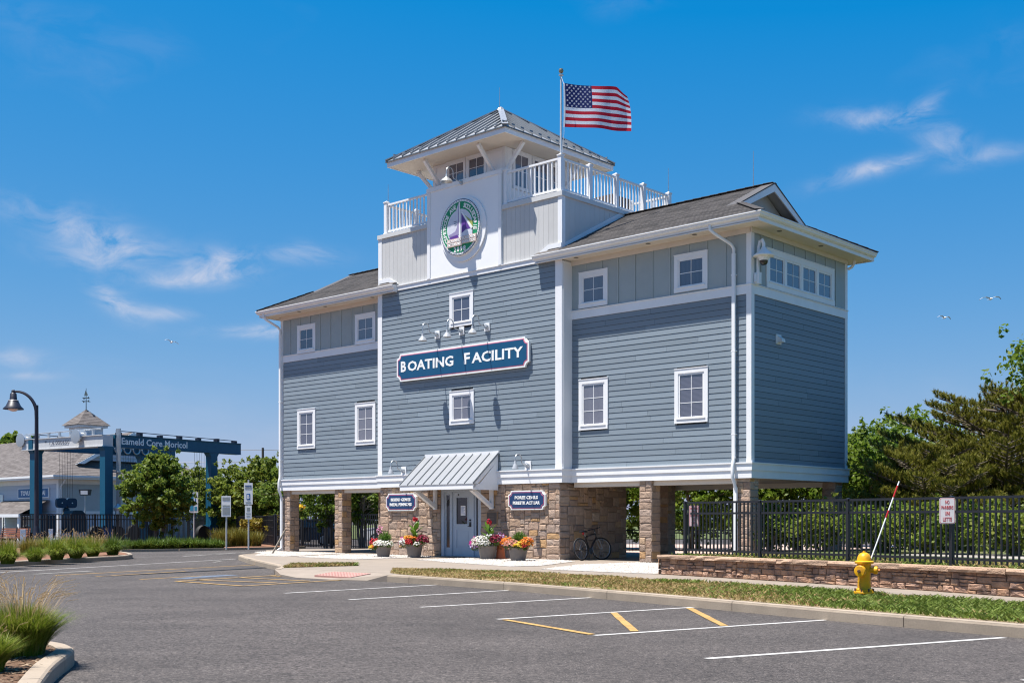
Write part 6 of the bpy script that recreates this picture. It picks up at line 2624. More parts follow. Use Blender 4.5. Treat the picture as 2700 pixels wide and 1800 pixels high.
# engine housing with the cab
m = MB()
m.box(-.8, .3, HW - 1.6, HW - .5, .6, 1.65)
m.prism([(1.3, HW - 1.6, .6), (2.5, HW - 1.6, .6), (2.35, HW - 1.6, 1.75), (2.1, HW - 1.6, 1.95), (1.5, HW - 1.6, 1.95), (1.3, HW - 1.6, 1.6)], (0, .9, 0))
m.build('engine_housing', pmat('housing_navy', (.010, .035, .055), .5), bh)

# ------------------------------------------------------------------ boathouse on the left
bo = Vector((-30.9, 80, -.12))
bx = thing('boathouse', 'long low grey boathouse with hipped shingle roof and a cupola', 'building', bo, BROT)
# local: x to the left is negative along the front, y away along the right side
WZ, EZ = 4.15, 4.45
LX, LY = -24., 11.5
M_bwall = pmat('boathouse_siding', (.44, .48, .56), .6, .05, 3, rnd=.04)
M_bwall2 = pmat('boathouse_panel', (.40, .44, .45), .6, .04, 3)
m = MB()
m.box(LX, -.02, .02, LY, 0, WZ)
bw = m.build('wall', M_bwall2, bx)
bcl = CLAP.copy()
bcl.materials.clear()
bcl.materials.append(M_bwall)
for k in range(7):
    link('siding_board', bcl, bw, (LX, .015, .2 + k * .24), None, (-LX, 1, .242))
for k in range(7):
    link('siding_board', bcl, bw, (-.015, 0, .2 + k * .24), (0, 0, HALF), (LY, 1, .242))
for k in range(12):
    link('siding_board', bcl, bw, (LX, .015, 1.98 + k * .18), None, (-LX, 1, .182))
m = MB()
m.box(-.25, .03, -.03, -.0, 0, WZ - .3).box(.0, .03, -.0, .25, 0, WZ - .3)
m.box(LX, .04, -.05, -.0, WZ - .32, WZ).box(.0, .05, 0, LY, WZ - .32, WZ)
m.box(.0, .04, .25, LY, 1.75, 1.98)
m.build('trim_board', M_white, bx)
m = MB()
m.box(LX, .62, -.62, .02, WZ - .02, WZ + .03).box(-.02, .62, .02, LY, WZ - .02, WZ + .03)
m.build('soffit', M_cream, bx)
m = MB()
m.box(LX, .66, -.66, -.60, WZ + .0, WZ + .22).box(.60, .66, -.60, LY + .3, WZ, WZ + .22).box(LX, .74, -.74, -.66, WZ + .12, WZ + .25).box(.66, .74, -.66, LY + .3, WZ + .12, WZ + .25)
m.build('gutter', M_white, bx)
RZ = 7.75
rv = 5.75
mb = MB()
mb.uv = []
z0 = WZ + .22
roof_plane(mb, (LX, -.7, z0), (.7, -.7, z0), (-5.2, rv, RZ), (LX, rv, RZ), 30, .34)
roof_plane(mb, (.7, -.7, z0), (.7, LY + .7, z0), (-5.2, rv + .05, RZ), (-5.2, rv, RZ), 30, .34)
roof_plane(mb, (.7, LY + .7, z0), (LX, LY + .7, z0), (LX, rv, RZ), (-5.2, rv, RZ), 30, .34)
brf = build_roof(mb, 'roof', [M_shingle2], bx)
# cross gable towards the right side
gz0, gzp = 5.55, 7.55
gy0, gy1, gyc = 2.1, 9.6, 5.85
gxf = -1.0
m = MB()
m.prism([(gxf, gy0, gz0), (gxf, gy1, gz0), (gxf, gyc, gzp)], (-.1, 0, 0))
gwl = m.build('gable_wall', M_bwall2, bx)
for k in range(7):
    zz = gz0 + .02 + k * .27
    hw_ = (gy1 - gy0) / 2 * (1 - (k + .8) * .27 / (gzp - gz0))
    if hw_ > .3:
        link('siding_board', bcl, gwl, (gxf - .01, gyc - hw_, zz), (0, 0, HALF), (2 * hw_, 1.2, .272))
mb = MB()
mb.uv = []
for s in (-1, 1):
    e_ = gyc + s * ((gy1 - gy0) / 2 + .5)
    roof_plane(mb, (gxf + .5, e_, gz0 - .26), (-5.0, e_, gz0 - .26), (-5.0, gyc, gzp + .14), (gxf + .5, gyc, gzp + .14), 14, .34)
build_roof(mb, 'gable_roof', [M_shingle2], bx)
for s in (-1, 1):
    e_ = gyc + s * ((gy1 - gy0) / 2 + .5)
    m = MB()
    m.prism([(gxf + .5, e_, gz0 - .28), (gxf + .5, gyc, gzp + .12), (gxf + .5, gyc, gzp - .16), (gxf + .5, e_ - s * .5, gz0 - .28)], (.05, 0, 0))
    m.prism([(gxf + .5, e_, gz0 - .30), (gxf + .5, gyc, gzp + .10), (gxf + .5, gyc, gzp + .07), (gxf + .5, e_, gz0 - .33)], (-.5, 0, 0))
    m.build('rake_board', M_white, bx)
# cupola with weathervane
ux, uy = -7.2, rv
m = MB()
m.box(ux - .9, ux + .9, uy - .9, uy + .9, 7.0, 8.4)
m.box(ux - 1.15, ux + 1.15, uy - 1.15, uy + 1.15, 8.32, 8.5)
cup = m.build('cupola', pmat('cupola_wall', (.62, .66, .72), .6), bx)
m = MB()
for k in range(4):
    m.box(ux - .8, ux + .8, uy - .93, uy - .9, 7.9 + k * .1, 7.95 + k * .1)
    m.box(ux + .9, ux + .93, uy - .8, uy + .8, 7.9 + k * .1, 7.95 + k * .1)
m.build('louvre', M_white, cup)
mb = MB()
mb.uv = []
c4_ = [(ux - 1.3, uy - 1.3, 8.5), (ux + 1.3, uy - 1.3, 8.5), (ux + 1.3, uy + 1.3, 8.5), (ux - 1.3, uy + 1.3, 8.5)]
for k in range(4):
    roof_plane(mb, c4_[k], c4_[(k + 1) % 4], (ux, uy, 9.75), (ux, uy, 9.751), 10, .34)
build_roof(mb, 'cupola_roof', [M_shingle2], cup)
m = MB()
m.tube([(ux, uy, 9.6), (ux, uy, 11.35)], [.04, .02], 6)
for z_, l_ in ((10.35, .34), (10.6, .3)):
    m.box(ux - l_, ux + l_, uy - .02, uy + .02, z_ - .02, z_ + .02)
    m.box(ux - .02, ux + .02, uy - l_, uy + l_, z_ - .02, z_ + .02)
    m.box(ux - l_ - .08, ux - l_, uy - .03, uy + .03, z_ - .07, z_ + .07)
    m.box(ux + l_, ux + l_ + .08, uy - .03, uy + .03, z_ - .07, z_ + .07)
m.prism([(ux - .30, uy - .02, 10.78), (ux + .28, uy - .02, 10.78), (ux + .2, uy - .02, 10.86), (ux - .22, uy - .02, 10.86)], (0, .04, 0))
m.prism([(ux - .25, uy - .02, 10.88), (ux - .03, uy - .02, 10.88), (ux - .03, uy - .02, 11.2)], (0, .04, 0))
m.prism([(ux + .02, uy - .02, 10.88), (ux + .2, uy - .02, 10.88), (ux + .02, uy - .02, 11.1)], (0, .04, 0))
m.build('weathervane', pmat('verdigris_dark', (.06, .085, .09), .6), bx)
# garage door, porch roof, small door
m = MB()
m.box(-16, -8.6, -.06, -.02, 0, 3.0)
gd = m.build('garage_door', M_white, bx)
for k in range(4):
    MB().box(-15.8, -8.8, -.08, -.055, .05 + k * .73, .74 + k * .73).build('door_panel', M_white, gd)
m = MB()
m.box(-16.2, -16, -.08, -.02, 0, 3.2).box(-8.6, -8.4, -.08, -.02, 0, 3.2).box(-16, -8.6, -.08, -.02, 3.0, 3.2)
m.build('door_trim', M_white, bx)
mb = MB()
mb.uv = []
roof_plane(mb, (-8.3, -2.2, 1.75), (-1.2, -2.2, 1.75), (-1.2, -.05, 2.75), (-8.3, -.05, 2.75), 10, .34)
pr2 = build_roof(mb, 'porch_roof', [M_shingle2], bx)
m = MB()
m.box(-8.35, -1.15, -2.25, -2.15, 1.55, 1.76)
m.box(-8.3, -1.2, -2.15, -.05, 1.60, 1.63)
m.prism([(-8.3, -2.2, 1.75), (-8.3, -.05, 2.73), (-8.3, -.05, 1.65), (-8.3, -2.2, 1.65)], (.06, 0, 0))
m.build('porch_trim', M_white, bx)
for xx in (-8.0, -4.6, -1.5):
    MB().box(xx - .12, xx + .12, -2.12, -1.88, 0, 1.6).build('porch_post', M_white, bx)
m = MB()
m.box(-5.9, -4.9, -.09, -.03, 0, 1.58)
m.build('porch_door', M_cream, bx)
MB().box(-5.6, -5.2, -.10, -.08, .75, 1.4).build('door_glass', M_darkglass, bx)
MB().tube([(.52, .2, WZ + .1), (.52, .2, WZ - .1), (.1, .1, WZ - .55), (.06, .1, .1)], .06, 6).build('downspout', M_white, bx, smooth=40)
bsg = thing('boathouse_sign', 'blue name board with white letters on the boathouse wall above the porch', 'sign', bo + BA * -3.6 + BB * -.06 + Vector((0, 0, 3.25)), BROT)
MB().box(-2.35, 2.35, -.03, .05, -.36, .36).build('sign_board', M_white, bsg)
MB().box(-2.25, 2.25, -.04, -.02, -.30, .30).build('blue_field', pmat('sign_mid_blue', (.025, .12, .28), .5), bsg)
put_text(bsg, 'TOVUE MARINAI', 0, 0, 3.7, .34, -.038, .03)
fll = thing('flood_light', 'black flood light on a thin pole beside the boathouse wall', 'flood light', bo + BA * 1.2 + BB * 1.3)
MB().tube([(0, 0, 0), (0, 0, 3.1)], .05, 8).build('pole', M_galv, fll)
m = MB()
m.prism([(-.3, -.2, 3.05), (.3, -.2, 3.05), (.38, -.2, 3.45), (-.38, -.2, 3.45)], (0, .4, 0))
m.build('lamp_head', M_black, fll)
MB().box(-.24, .24, -.215, -.195, 3.10, 3.36).build('lens', MATS['lens_milky'], fll)
# ------------------------------------------------------------------ sign posts and small street furniture on the left
M_sgreen = pmat('sign_green', (.02, .16, .08), .5)
M_sblue = pmat('sign_bright_blue', (.02, .12, .36), .5)
M_sgrey = pmat('sign_grey_face', (.30, .33, .33), .5, .1, 6)
M_scy = pmat('sign_cyan', (.05, .30, .45), .5)


def tall_sign(label, pos, post_z, plates, rz=0):
    t = thing('sign_post', label, 'sign', pos, rz)
    MB().tube([(0, .04, 0), (0, .04, post_z)], .038, 8).build('post', pmat('post_pale', (.55, .55, .54), .5), t, smooth=40)
    for (z0, z1, w, mat, deco) in plates:
        p = MB().box(-w / 2, w / 2, -.012, .0, z0, z1).build('sign_plate', mat, t)
        for (dz0, dz1, dw, dm, dx) in deco:
            MB().box(dx - dw / 2, dx + dw / 2, -.018, -.012, z0 + (z1 - z0) * dz0, z0 + (z1 - z0) * dz1).build('printed_block', dm, p)
    return t


s1 = tall_sign('taller sign post with a white accessible parking plate and a smaller plate below', px(655, 1448.5, 54.6) * 1.0, 3.25,
               [(2.10, 3.10, .40, M_letter, [(.72, .80, .30, M_sgrey, 0), (.84, .90, .28, M_sgrey, 0), (.22, .50, .17, M_sblue, 0), (.08, .12, .25, M_sgrey, 0)]), (1.42, 2.06, .31, M_letter, [(.60, .85, .14, M_sgrey, 0), (.38, .44, .2, M_sgrey, 0), (.18, .24, .18, M_sgrey, 0)])])
put_text(s1, 'RESERVED', 0, 2.96, .30, .07, -.02, .02, M_sblue, .003)
put_text(s1, 'B', 0, 2.46, .11, .2, -.02, .03, M_letter, .004)
s2 = tall_sign('shorter sign post with one white framed plate holding two grey panels', px(596.5, 1449, 54), 2.5,
               [(1.52, 2.48, .43, M_letter, [(.78, .94, .34, M_sgrey, 0), (.48, .56, .34, M_sgrey, 0), (.10, .44, .34, M_sgrey, 0)])])
s3 = tall_sign('pale post with a blue and white board before the trees behind the fence', px(511, 1442, 70), 3.25,
               [(2.05, 3.28, .52, M_letter, [(.08, .92, .22, M_scy, -.12), (.1, .3, .16, M_scy, .12), (.4, .7, .06, M_sblue, .10)])])
for v_, lab in ((px(61, 1430, 57), 'thick white bollard beside the wooden bench'), (px(134, 1428, 59), 'slim white bollard in front of the black fence by the lamp')):
    b = thing('bollard', lab, 'bollard', (v_.x, v_.y, -.1), .2)
    w_ = .11 if 'thick' in lab else .09
    MB().box(-w_, w_, -w_, w_, 0, .86).build('body', M_pwhite, b)
    MB().box(-w_ * 1.06, w_ * 1.06, -w_ * 1.06, w_ * 1.06, .84, .89).build('cap', M_white, b)
bv = px(32, 1430, 60)
bn = thing('park_bench', 'reddish wooden bench at the far left edge near the white bollard', 'bench', (bv.x, bv.y, -.1), R(-14))
M_bw = pmat('bench_wood', (.36, .16, .10), .6, .2, 6)
for k in range(4):
    MB().box(-.85, .85, -.30 + k * .13, -.19 + k * .13, .42, .455).build('seat_slat', M_bw, bn)
    MB().box(-.85, .85, .22 + k * .03, .25 + k * .03, .50 + k * .11, .59 + k * .11).build('back_slat', M_bw, bn)
for x in (-.75, .75, .05):
    m = MB()
    m.box(x - .03, x + .03, -.28, -.22, 0, .42).box(x - .03, x + .03, .18, .24, 0, .5)
    m.bar((x, .22, .45), (x, .34, .98), .05, .05)
    m.box(x - .03, x + .03, -.3, .25, .38, .42).box(x - .03, x + .03, -.28, .25, .62, .66)
    m.build('leg', M_black, bn)
# leaning timber by the left downspout
lt = MB().bar((-.0, 0, 0), (.44, .2, .86), .09, .05).build('timber_plank', pmat('weathered_wood', (.27, .23, .18), .9, .2, 6), None)
lt.location = px(717, 1460, 42.8)
lt.location.z = .0
tag(lt, 'weathered timber plank leaning towards the left downspout', 'plank')

# parked car beyond the fence
M_car = pmat('car_blue', (.022, .032, .06), .25, .03, 3, spec=.7, metal=.3)


def car(label, loc, rz, mat, sc=1.0):
    t = thing('parked_car', label, 'car', loc, rz)
    prof = [(-2.05, .45), (-2.1, .75), (-1.95, .92), (-1.2, 1.0), (-.55, 1.38), (.55, 1.42), (1.35, 1.20), (1.75, 1.02), (2.0, .95), (2.05, .5), (1.9, .30), (-1.9, .30)]
    n = len(prof)
    vs_, fs = [], []
    for (y, k, zf) in ((-.84, .97, 1), (-.80, 1.0, 1), (.80, 1.0, 1), (.84, .97, 1)):
        for (x, z) in prof:
            inset = .0 if z < .95 else (z - .95) * .38
            vs_.append((x * k, y * (1 - inset / .84), z))
    for i in range(3):
        for j in range(n):
            j2 = (j + 1) % n
            fs.append((i * n + j, i * n + j2, (i + 1) * n + j2, (i + 1) * n + j))
    fs += [tuple(range(n)), tuple(range(3 * n, 4 * n))[::-1]]
    MB().add(vs_, fs).build('body', mat, t, smooth=30)
    g = MB()
    g.prism([(-1.1, -.86, .98), (-.5, -.74, 1.33), (.05, -.73, 1.35), (.05, -.86, .98)], (0, .01, 0))
    g.prism([(.12, -.86, .98), (.12, -.73, 1.35), (.52, -.73, 1.35), (1.25, -.84, 1.1), (1.3, -.86, .98)], (0, .01, 0))
    g.build('side_window', M_darkglass, t)
    for x in (-1.3, 1.25):
        for y in (-.80, .80):
            m = MB()
            m.lathe([(.20, -.09), (.30, -.10), (.325, -.07), (.325, .07), (.30, .10), (.2, .09)], 20, (x, y, .32), axis='y')
            w_ = m.build('wheel', M_rubber, t, smooth=40)
            m = MB()
            for k in range(7):
                a = 2 * PI * k / 7
                m.bar((x, y - .105, .32), (x + .19 * math.cos(a), y - .10, .32 + .19 * math.sin(a)), .05, .03)
            m.lathe([(.20, -.105), (.22, -.10), (.20, -.095)], 20, (x, y, .32), axis='y')
            m.build('rim', M_galv, w_)
    MB().box(-2.09, -2.0, -.7, -.45, .68, .82).build('headlight', M_letter, t)
    MB().box(1.98, 2.06, -.72, -.5, .72, .9).build('tail_light', M_red, t)
    return t


car('dark blue parked hatchback seen through the fence between the left piers', (-11.3, 64.5, -.15), R(-8), M_car)
car('white parked car half hidden behind the tree trunk beyond the left fence', (-6.3, 66.5, -.15), R(-4), pmat('car_white', (.5, .5, .5), .3))
car('silver parked car behind the bare stems left of the entrance', (-13.7, 76.0, -.15), R(-30), pmat('car_silver', (.32, .33, .34), .3, metal=.4))

# utility pole and wires
up_ = thing('utility_pole', 'dark wooden utility pole rising behind the shrubs left of the building', 'utility pole', px(693, 1400, 110) * 1.0)
up_.location.z = -.1
MB().tube([(0, 0, 0), (0, 0, 8.1)], [.16, .11], 8).build('pole', pmat('pole_wood', (.07, .058, .05), .9), up_)
MB().bar((-.0, 0, 6.6), (.9, 0, 7.05), .09, .09).build('arm', MATS['pole_wood'], up_)
for i, z in enumerate((7.9, 6.8, 6.2, 5.4)):
    m = MB()
    for (x0, x1) in ((-90, 0), (0, 90)):
        pts = []
        for k in range(13):
            t_ = k / 12
            pts.append((x0 + (x1 - x0) * t_, (x0 + (x1 - x0) * t_) * .12, z - 1.2 * 4 * t_ * (1 - t_) * .4))
        m.tube(pts, .022, 4)
    m.build('wire', M_black, up_)

# gulls
def gull(label, loc, span, bank, rz, sc_=1):
    t = thing('gull', label, 'bird', loc, 0)
    t.rotation_euler = (0, bank, rz)
    t.scale = (sc_, sc_, sc_)
    m = MB()
    m.lathe([(.005, -.30), (.05, -.22), (.085, -.08), (.09, .05), (.06, .18), (.045, .24), (.02, .30), (.005, .33)], 12, axis='y')
    body = m.build('body', M_pwhite, t, smooth=60)
    m = MB()
    m.prism([(-.02, -.24, 0), (.02, -.24, 0), (.09, -.42, .01), (-.09, -.42, .01)], (0, 0, .012))
    m.build('tail', M_pwhite, t)
    for s in (-1, 1):
        sec = [(0.03, .12, -.10, .02), (span * .22, .15, -.08, .13), (span * .38, .10, -.08, .10), (span * .5, -.06, -.12, -.03)]
        vs_, fs = [], []
        for (x, y0, y1, z) in sec:
            vs_ += [(s * x, y0, z + .012), (s * x, y1, z), (s * x, (y0 + y1) / 2, z + .028)]
        for i in range(3):
            a = 3 * i
            fs += [(a, a + 2, a + 5, a + 3), (a + 2, a + 1, a + 4, a + 5), (a, a + 3, a + 4, a + 1)]
        w_ = MB().add(vs_, fs).build('wing', pmat('gull_grey', (.42, .43, .46), .6), t)
        tipm = MB()
        tipm.add([(s * span * .46, -.0, .0), (s * span * .46, -.115, -.0), (s * span * .53, -.14, -.07), (s * span * .455, -.05, .03)], [(0, 1, 3), (1, 2, 3), (2, 0, 3), (0, 2, 1)])
        tipm.build('wing_tip', M_black, w_)
    return t


gull('gull gliding alone over the left clouds', px(452, 902, 60), 1.35, R(12), R(35), .55)
gull('lower smaller gull in the sky right of the building', px(2490, 838, 68), 1.35, R(-6), R(190), .62)
gull('upper larger gull with spread wings at the right edge of the sky', px(2612, 788, 58), 1.65, R(3), R(182), .66)

# ------------------------------------------------------------------ vegetation


def blade_arrays(n, rng, base_r, h, lean, width, droop, segs=3):
    """fountain of arching blades: returns verts (n, 2*segs+1, 3)"""
    az_ = rng.rand(n) * 2 * PI
    br = base_r * np.sqrt(rng.rand(n))
    ba = rng.rand(n) * 2 * PI
    L_ = h * (.55 + .55 * rng.rand(n))
    le = lean * rng.rand(n) ** .6
    w = width * (.6 + .8 * rng.rand(n))
    bx_, by_ = br * np.cos(ba), br * np.sin(ba)
    ox, oy = np.cos(az_), np.sin(az_)
    V = np.zeros((n, 2 * segs + 1, 3))
    for i in range(segs + 1):
        t = i / segs
        out = L_ * le * (t ** 1.5)
        z = L_ * (t - droop * le * t ** 2.4)
        ww = w * (1 - t ** 2 * .85)
        x = bx_ + ox * out
        y = by_ + oy * out
        if i < segs:
            V[:, 2 * i] = np.stack([x - oy * ww, y + ox * ww, z], 1)
            V[:, 2 * i + 1] = np.stack([x + oy * ww, y - ox * ww, z], 1)
        else:
            V[:, 2 * segs] = np.stack([x, y, z], 1)
    F = []
    k = 2 * segs + 1
    for i in range(segs - 1):
        F += [(2 * i, 2 * i + 1, 2 * i + 3), (2 * i, 2 * i + 3, 2 * i + 2)]
    F.append((2 * segs - 2, 2 * segs - 1, 2 * segs))
    F = np.array(F)
    FF = (F[None] + (np.arange(n) * k)[:, None, None]).reshape(-1, 3)
    tips = V[:, 2 * segs]
    return V.reshape(-1, 3), FF, tips, (ox, oy)


M_bl = ramp_by_random('blade_green', [(.10, .155, .011), (.145, .205, .018), (.195, .235, .03), (.25, .245, .05)], rough=.5, var=.1, bump=0, island=True, trans=.35)
M_bl2 = ramp_by_random('blade_deep', [(.06, .105, .012), (.095, .15, .018), (.15, .20, .035)], rough=.45, var=.1, bump=0, island=True, trans=.25)
M_bly = ramp_by_random('blade_yellow', [(.16, .15, .025), (.22, .18, .035), (.12, .13, .02)], rough=.5, var=.1, bump=0, island=True, trans=.25)
M_seed = ramp_by_random('seed_head', [(.42, .29, .15), (.50, .37, .21), (.34, .22, .11)], rough=.8, var=.1, bump=0, island=True, trans=.3)


def grass_plant(name, label, cat, loc, h, n, base_r, lean, width, droop, mat, seed, seeds=0, group=None, segs=4, seed_h=1.35, seed_lean=.5):
    rng = np.random.RandomState(seed)
    t = thing(name, label, cat, loc, 0, group)
    V, F, tips, _ = blade_arrays(n, rng, base_r, h, lean, width, droop, segs)
    link('blades', np_mesh('blades', V, F, mat), t, kind='stuff')
    if seeds:
        m = MB()
        rr = random.Random(seed)
        for i in range(seeds):
            a = rr.uniform(0, 2 * PI)
            l = h * seed_h * rr.uniform(.75, 1.05)
            k = seed_lean * rr.random() ** .6
            d = Vector((math.cos(a), math.sin(a), 0))
            p0 = d * base_r * rr.random()
            p1 = p0 + d * l * k * .35 + Vector((0, 0, l * .62))
            p2 = p0 + d * l * k * .8 + Vector((0, 0, l * .9))
            p3 = p0 + d * l * k * 1.15 + Vector((0, 0, l * (1.0 - .12 * k)))
            wv = width * .45
            s_ = Vector((-d.y, d.x, 0)) * wv
            for (p, q) in ((p0, p1), (p1, p2)):
                m.add([p - s_, p + s_, q + s_, q - s_], [(0, 1, 2, 3)])
            ax = (p3 - p2)
            u = ax.cross(Vector((0, 0, 1))).normalized()
            v = ax.cross(u).normalized()
            r_ = width * 2.0
            for k2 in range(9):
                tt = k2 / 9
                c = p2 + ax * tt
                rad_ = r_ * math.sin(PI * (.12 + .8 * tt))
                for q in range(5):
                    an = q * 2 * PI / 5 + k2
                    e_ = c + ax.normalized() * r_ * 1.3 + (u * math.cos(an) + v * math.sin(an)) * rad_ * 1.2
                    sd_ = (u * -math.sin(an) + v * math.cos(an)) * r_ * .22
                    m.add([c - sd_, c + sd_, e_], [(0, 1, 2)])
        m.build('seed_heads', M_seed, t, recalc=False, kind='stuff')
    return t


# foreground fountain grass on the near island
grass_plant('fountain_grass', 'large foreground clump of green fountain grass with tan seed plumes on the near bed', 'ornamental grass', (-4.60, 11.0, -.02), .54, 6500, .20, .90, .0040, .40, M_bl, 401, 170, 'fountain grass', seed_h=1.38, seed_lean=.62)
grass_plant('fountain_grass', 'green fountain grass clump cut by the bottom left corner of the photo', 'ornamental grass', (-4.40, 9.85, -.02), .36, 2600, .12, .95, .004, .34, M_bl, 402, 20, 'fountain grass')
grass_plant('fountain_grass', 'rear foreground fountain grass clump behind the large one at the left edge', 'ornamental grass', (-5.35, 11.5, -.02), .56, 3000, .20, .95, .0042, .34, M_bl, 403, 70, 'fountain grass', seed_h=1.4)

# row on the far island: x pixel, base y, depth, height
row = [(20, 0, 33.5, .66, 'first round grass clump of the far island, at the left frame edge'), (92, 0, 35.5, .52, 'small round grass clump second from left on the far island'), (150, 0, 37.0, .72, 'big bright grass clump third from left on the far island, right of the lamp post'),
       (200, 0, 38.6, .72, 'tall grass clump fourth from left on the far island before the fence'), (245, 0, 40.3, .62, 'bright grass clump second from the right end of the far island'), (297, 0, 42.0, .74, 'dark centred grass clump at the right tip of the far island')]
for i, (xp, _, d, h, lab) in enumerate(row):
    p = px(xp, 1400, d)
    grass_plant('fountain_grass', lab, 'ornamental grass', (p.x, p.y, -.01), h * 1.15, 2000, .17, .90, .0075, .88, (M_bl, M_bl, M_bl, M_bl, M_bly if i == 9 else M_bl, M_bl2)[i], 410 + i, 10 if i > 1 else 0, 'fountain grass', segs=3, seed_h=1.2)
back = [(18, 40.5, 'feathery brownish grass behind the first clump at the left frame edge'), (75, 42.5, 'feathery brownish grass in the second row left of the lamp post'), (118, 44.0, 'feathery grass in the second row at the foot of the lamp post'), (262, 46.0, 'reddish feathery grass rising behind the right end of the far island'), (228, 46.5, 'feathery grass in the second row before the fence gate'), (175, 45.5, 'feathery grass in the second row between the big clumps')]
for i, (xp, d, lab) in enumerate(back):
    p = px(xp, 1400, d)
    grass_plant('fountain_grass', lab, 'ornamental grass', (p.x, p.y, -.01), .72, 500, .28, .8, .008, .3, M_bly if i in (0, 1, 3) else M_bl, 430 + i, 26, 'fountain grass', segs=3, seed_h=1.1, seed_lean=.4)

# liriope row in the bed in front of the fence
protoL = grass_plant('lily_turf_tuft', 'low dark green tuft in the border row along the black fence', 'plant', (-16.6, 52.2, -.06), .55, 420, .26, 1.0, .016, .70, M_bl2, 450, 0, 'tufts of the border row', segs=3)
rr = random.Random(5)
pA, pB = Vector((-17.6, 51.9, 0)), Vector((-13.5, 54.9, 0))
spots = []
for k in range(15):
    spots.append(pA.lerp(pB, (k + .5) / 15) + Vector((rr.uniform(-.1, .1), rr.uniform(-.15, .35), 0)))
for k in range(14):
    spots.append(pA.lerp(pB, (k + 1) / 15) + Vector((-.35 + rr.uniform(-.1, .1), .85 + rr.uniform(-.15, .3), 0)))
for i, p in enumerate(spots):
    o = protoL if i == 0 else copy_tree(protoL)
    o.location = (p.x, p.y, -.06)
    o.rotation_euler = (0, 0, rr.uniform(0, 6.28))
    s = rr.uniform(.8, 1.2)
    o.scale = (s, s, s * rr.uniform(.85, 1.1))


def leaf_cloud(centers, radii, per, size, rng, up=.55, shell=.55, aspect=.62):
    """leaf-sized rhombi in clumps: centers (k,3), radii (k,3)"""
    k = len(centers)
    n = k * per
    idx = np.repeat(np.arange(k), per)
    d = rng.randn(n, 3)
    d /= np.linalg.norm(d, axis=1)[:, None] + 1e-9
    rad = shell + (1 - shell) * rng.rand(n) ** .5
    rad *= np.where(rng.rand(n) < .12, 1.18, 1.0)
    p = centers[idx] + d * radii[idx] * rad[:, None]
    nrm = d * .7 + rng.randn(n, 3) * .65 + np.array([0, 0, up])
    nrm /= np.linalg.norm(nrm, axis=1)[:, None] + 1e-9
    a = rng.randn(n, 3)
    u = np.cross(nrm, a)
    u /= np.linalg.norm(u, axis=1)[:, None] + 1e-9
    v = np.cross(nrm, u)
    s = size * (.6 + .8 * rng.rand(n))[:, None]
    V = np.stack([p - u * s, p + v * s * aspect - nrm * s * .12, p + u * s, p - v * s * aspect - nrm * s * .12], 1)
    return V.reshape(-1, 3), np.arange(n * 4).reshape(n, 4)


M_bark = pmat('bark', (.13, .105, .085), .95, .3, 6, .6, 25, stretch=(1, 1, .25))
M_barkg = pmat('bark_grey', (.24, .21, .18), .95, .25, 6, .6, 25, stretch=(1, 1, .25))


def leafmat(name, cols, tr=.28):
    return ramp_by_random(name, cols, rough=.5, var=.14, scale=.8, bump=0, island=True, trans=tr + .24)


ML_maple = leafmat('leaves_maple', [(.07, .12, .014), (.11, .17, .02), (.16, .215, .032), (.205, .25, .042)])
ML_olive = leafmat('leaves_olive', [(.095, .14, .016), (.14, .19, .022), (.185, .23, .034), (.235, .255, .045)])
ML_fresh = leafmat('leaves_fresh', [(.06, .115, .010), (.10, .165, .014), (.14, .205, .022), (.18, .23, .035)])
ML_dark = leafmat('leaves_dark', [(.065, .115, .014), (.10, .16, .018), (.14, .20, .028), (.175, .225, .036)])
ML_yel = leafmat('leaves_yellow', [(.22, .17, .02), (.30, .22, .03), (.14, .14, .02), (.38, .24, .03)])
ML_pine = ramp_by_random('pine_needles', [(.115, .125, .016), (.165, .17, .02), (.21, .20, .032), (.26, .225, .05)], rough=.55, var=.12, scale=.8, bump=0, island=True, trans=.28)


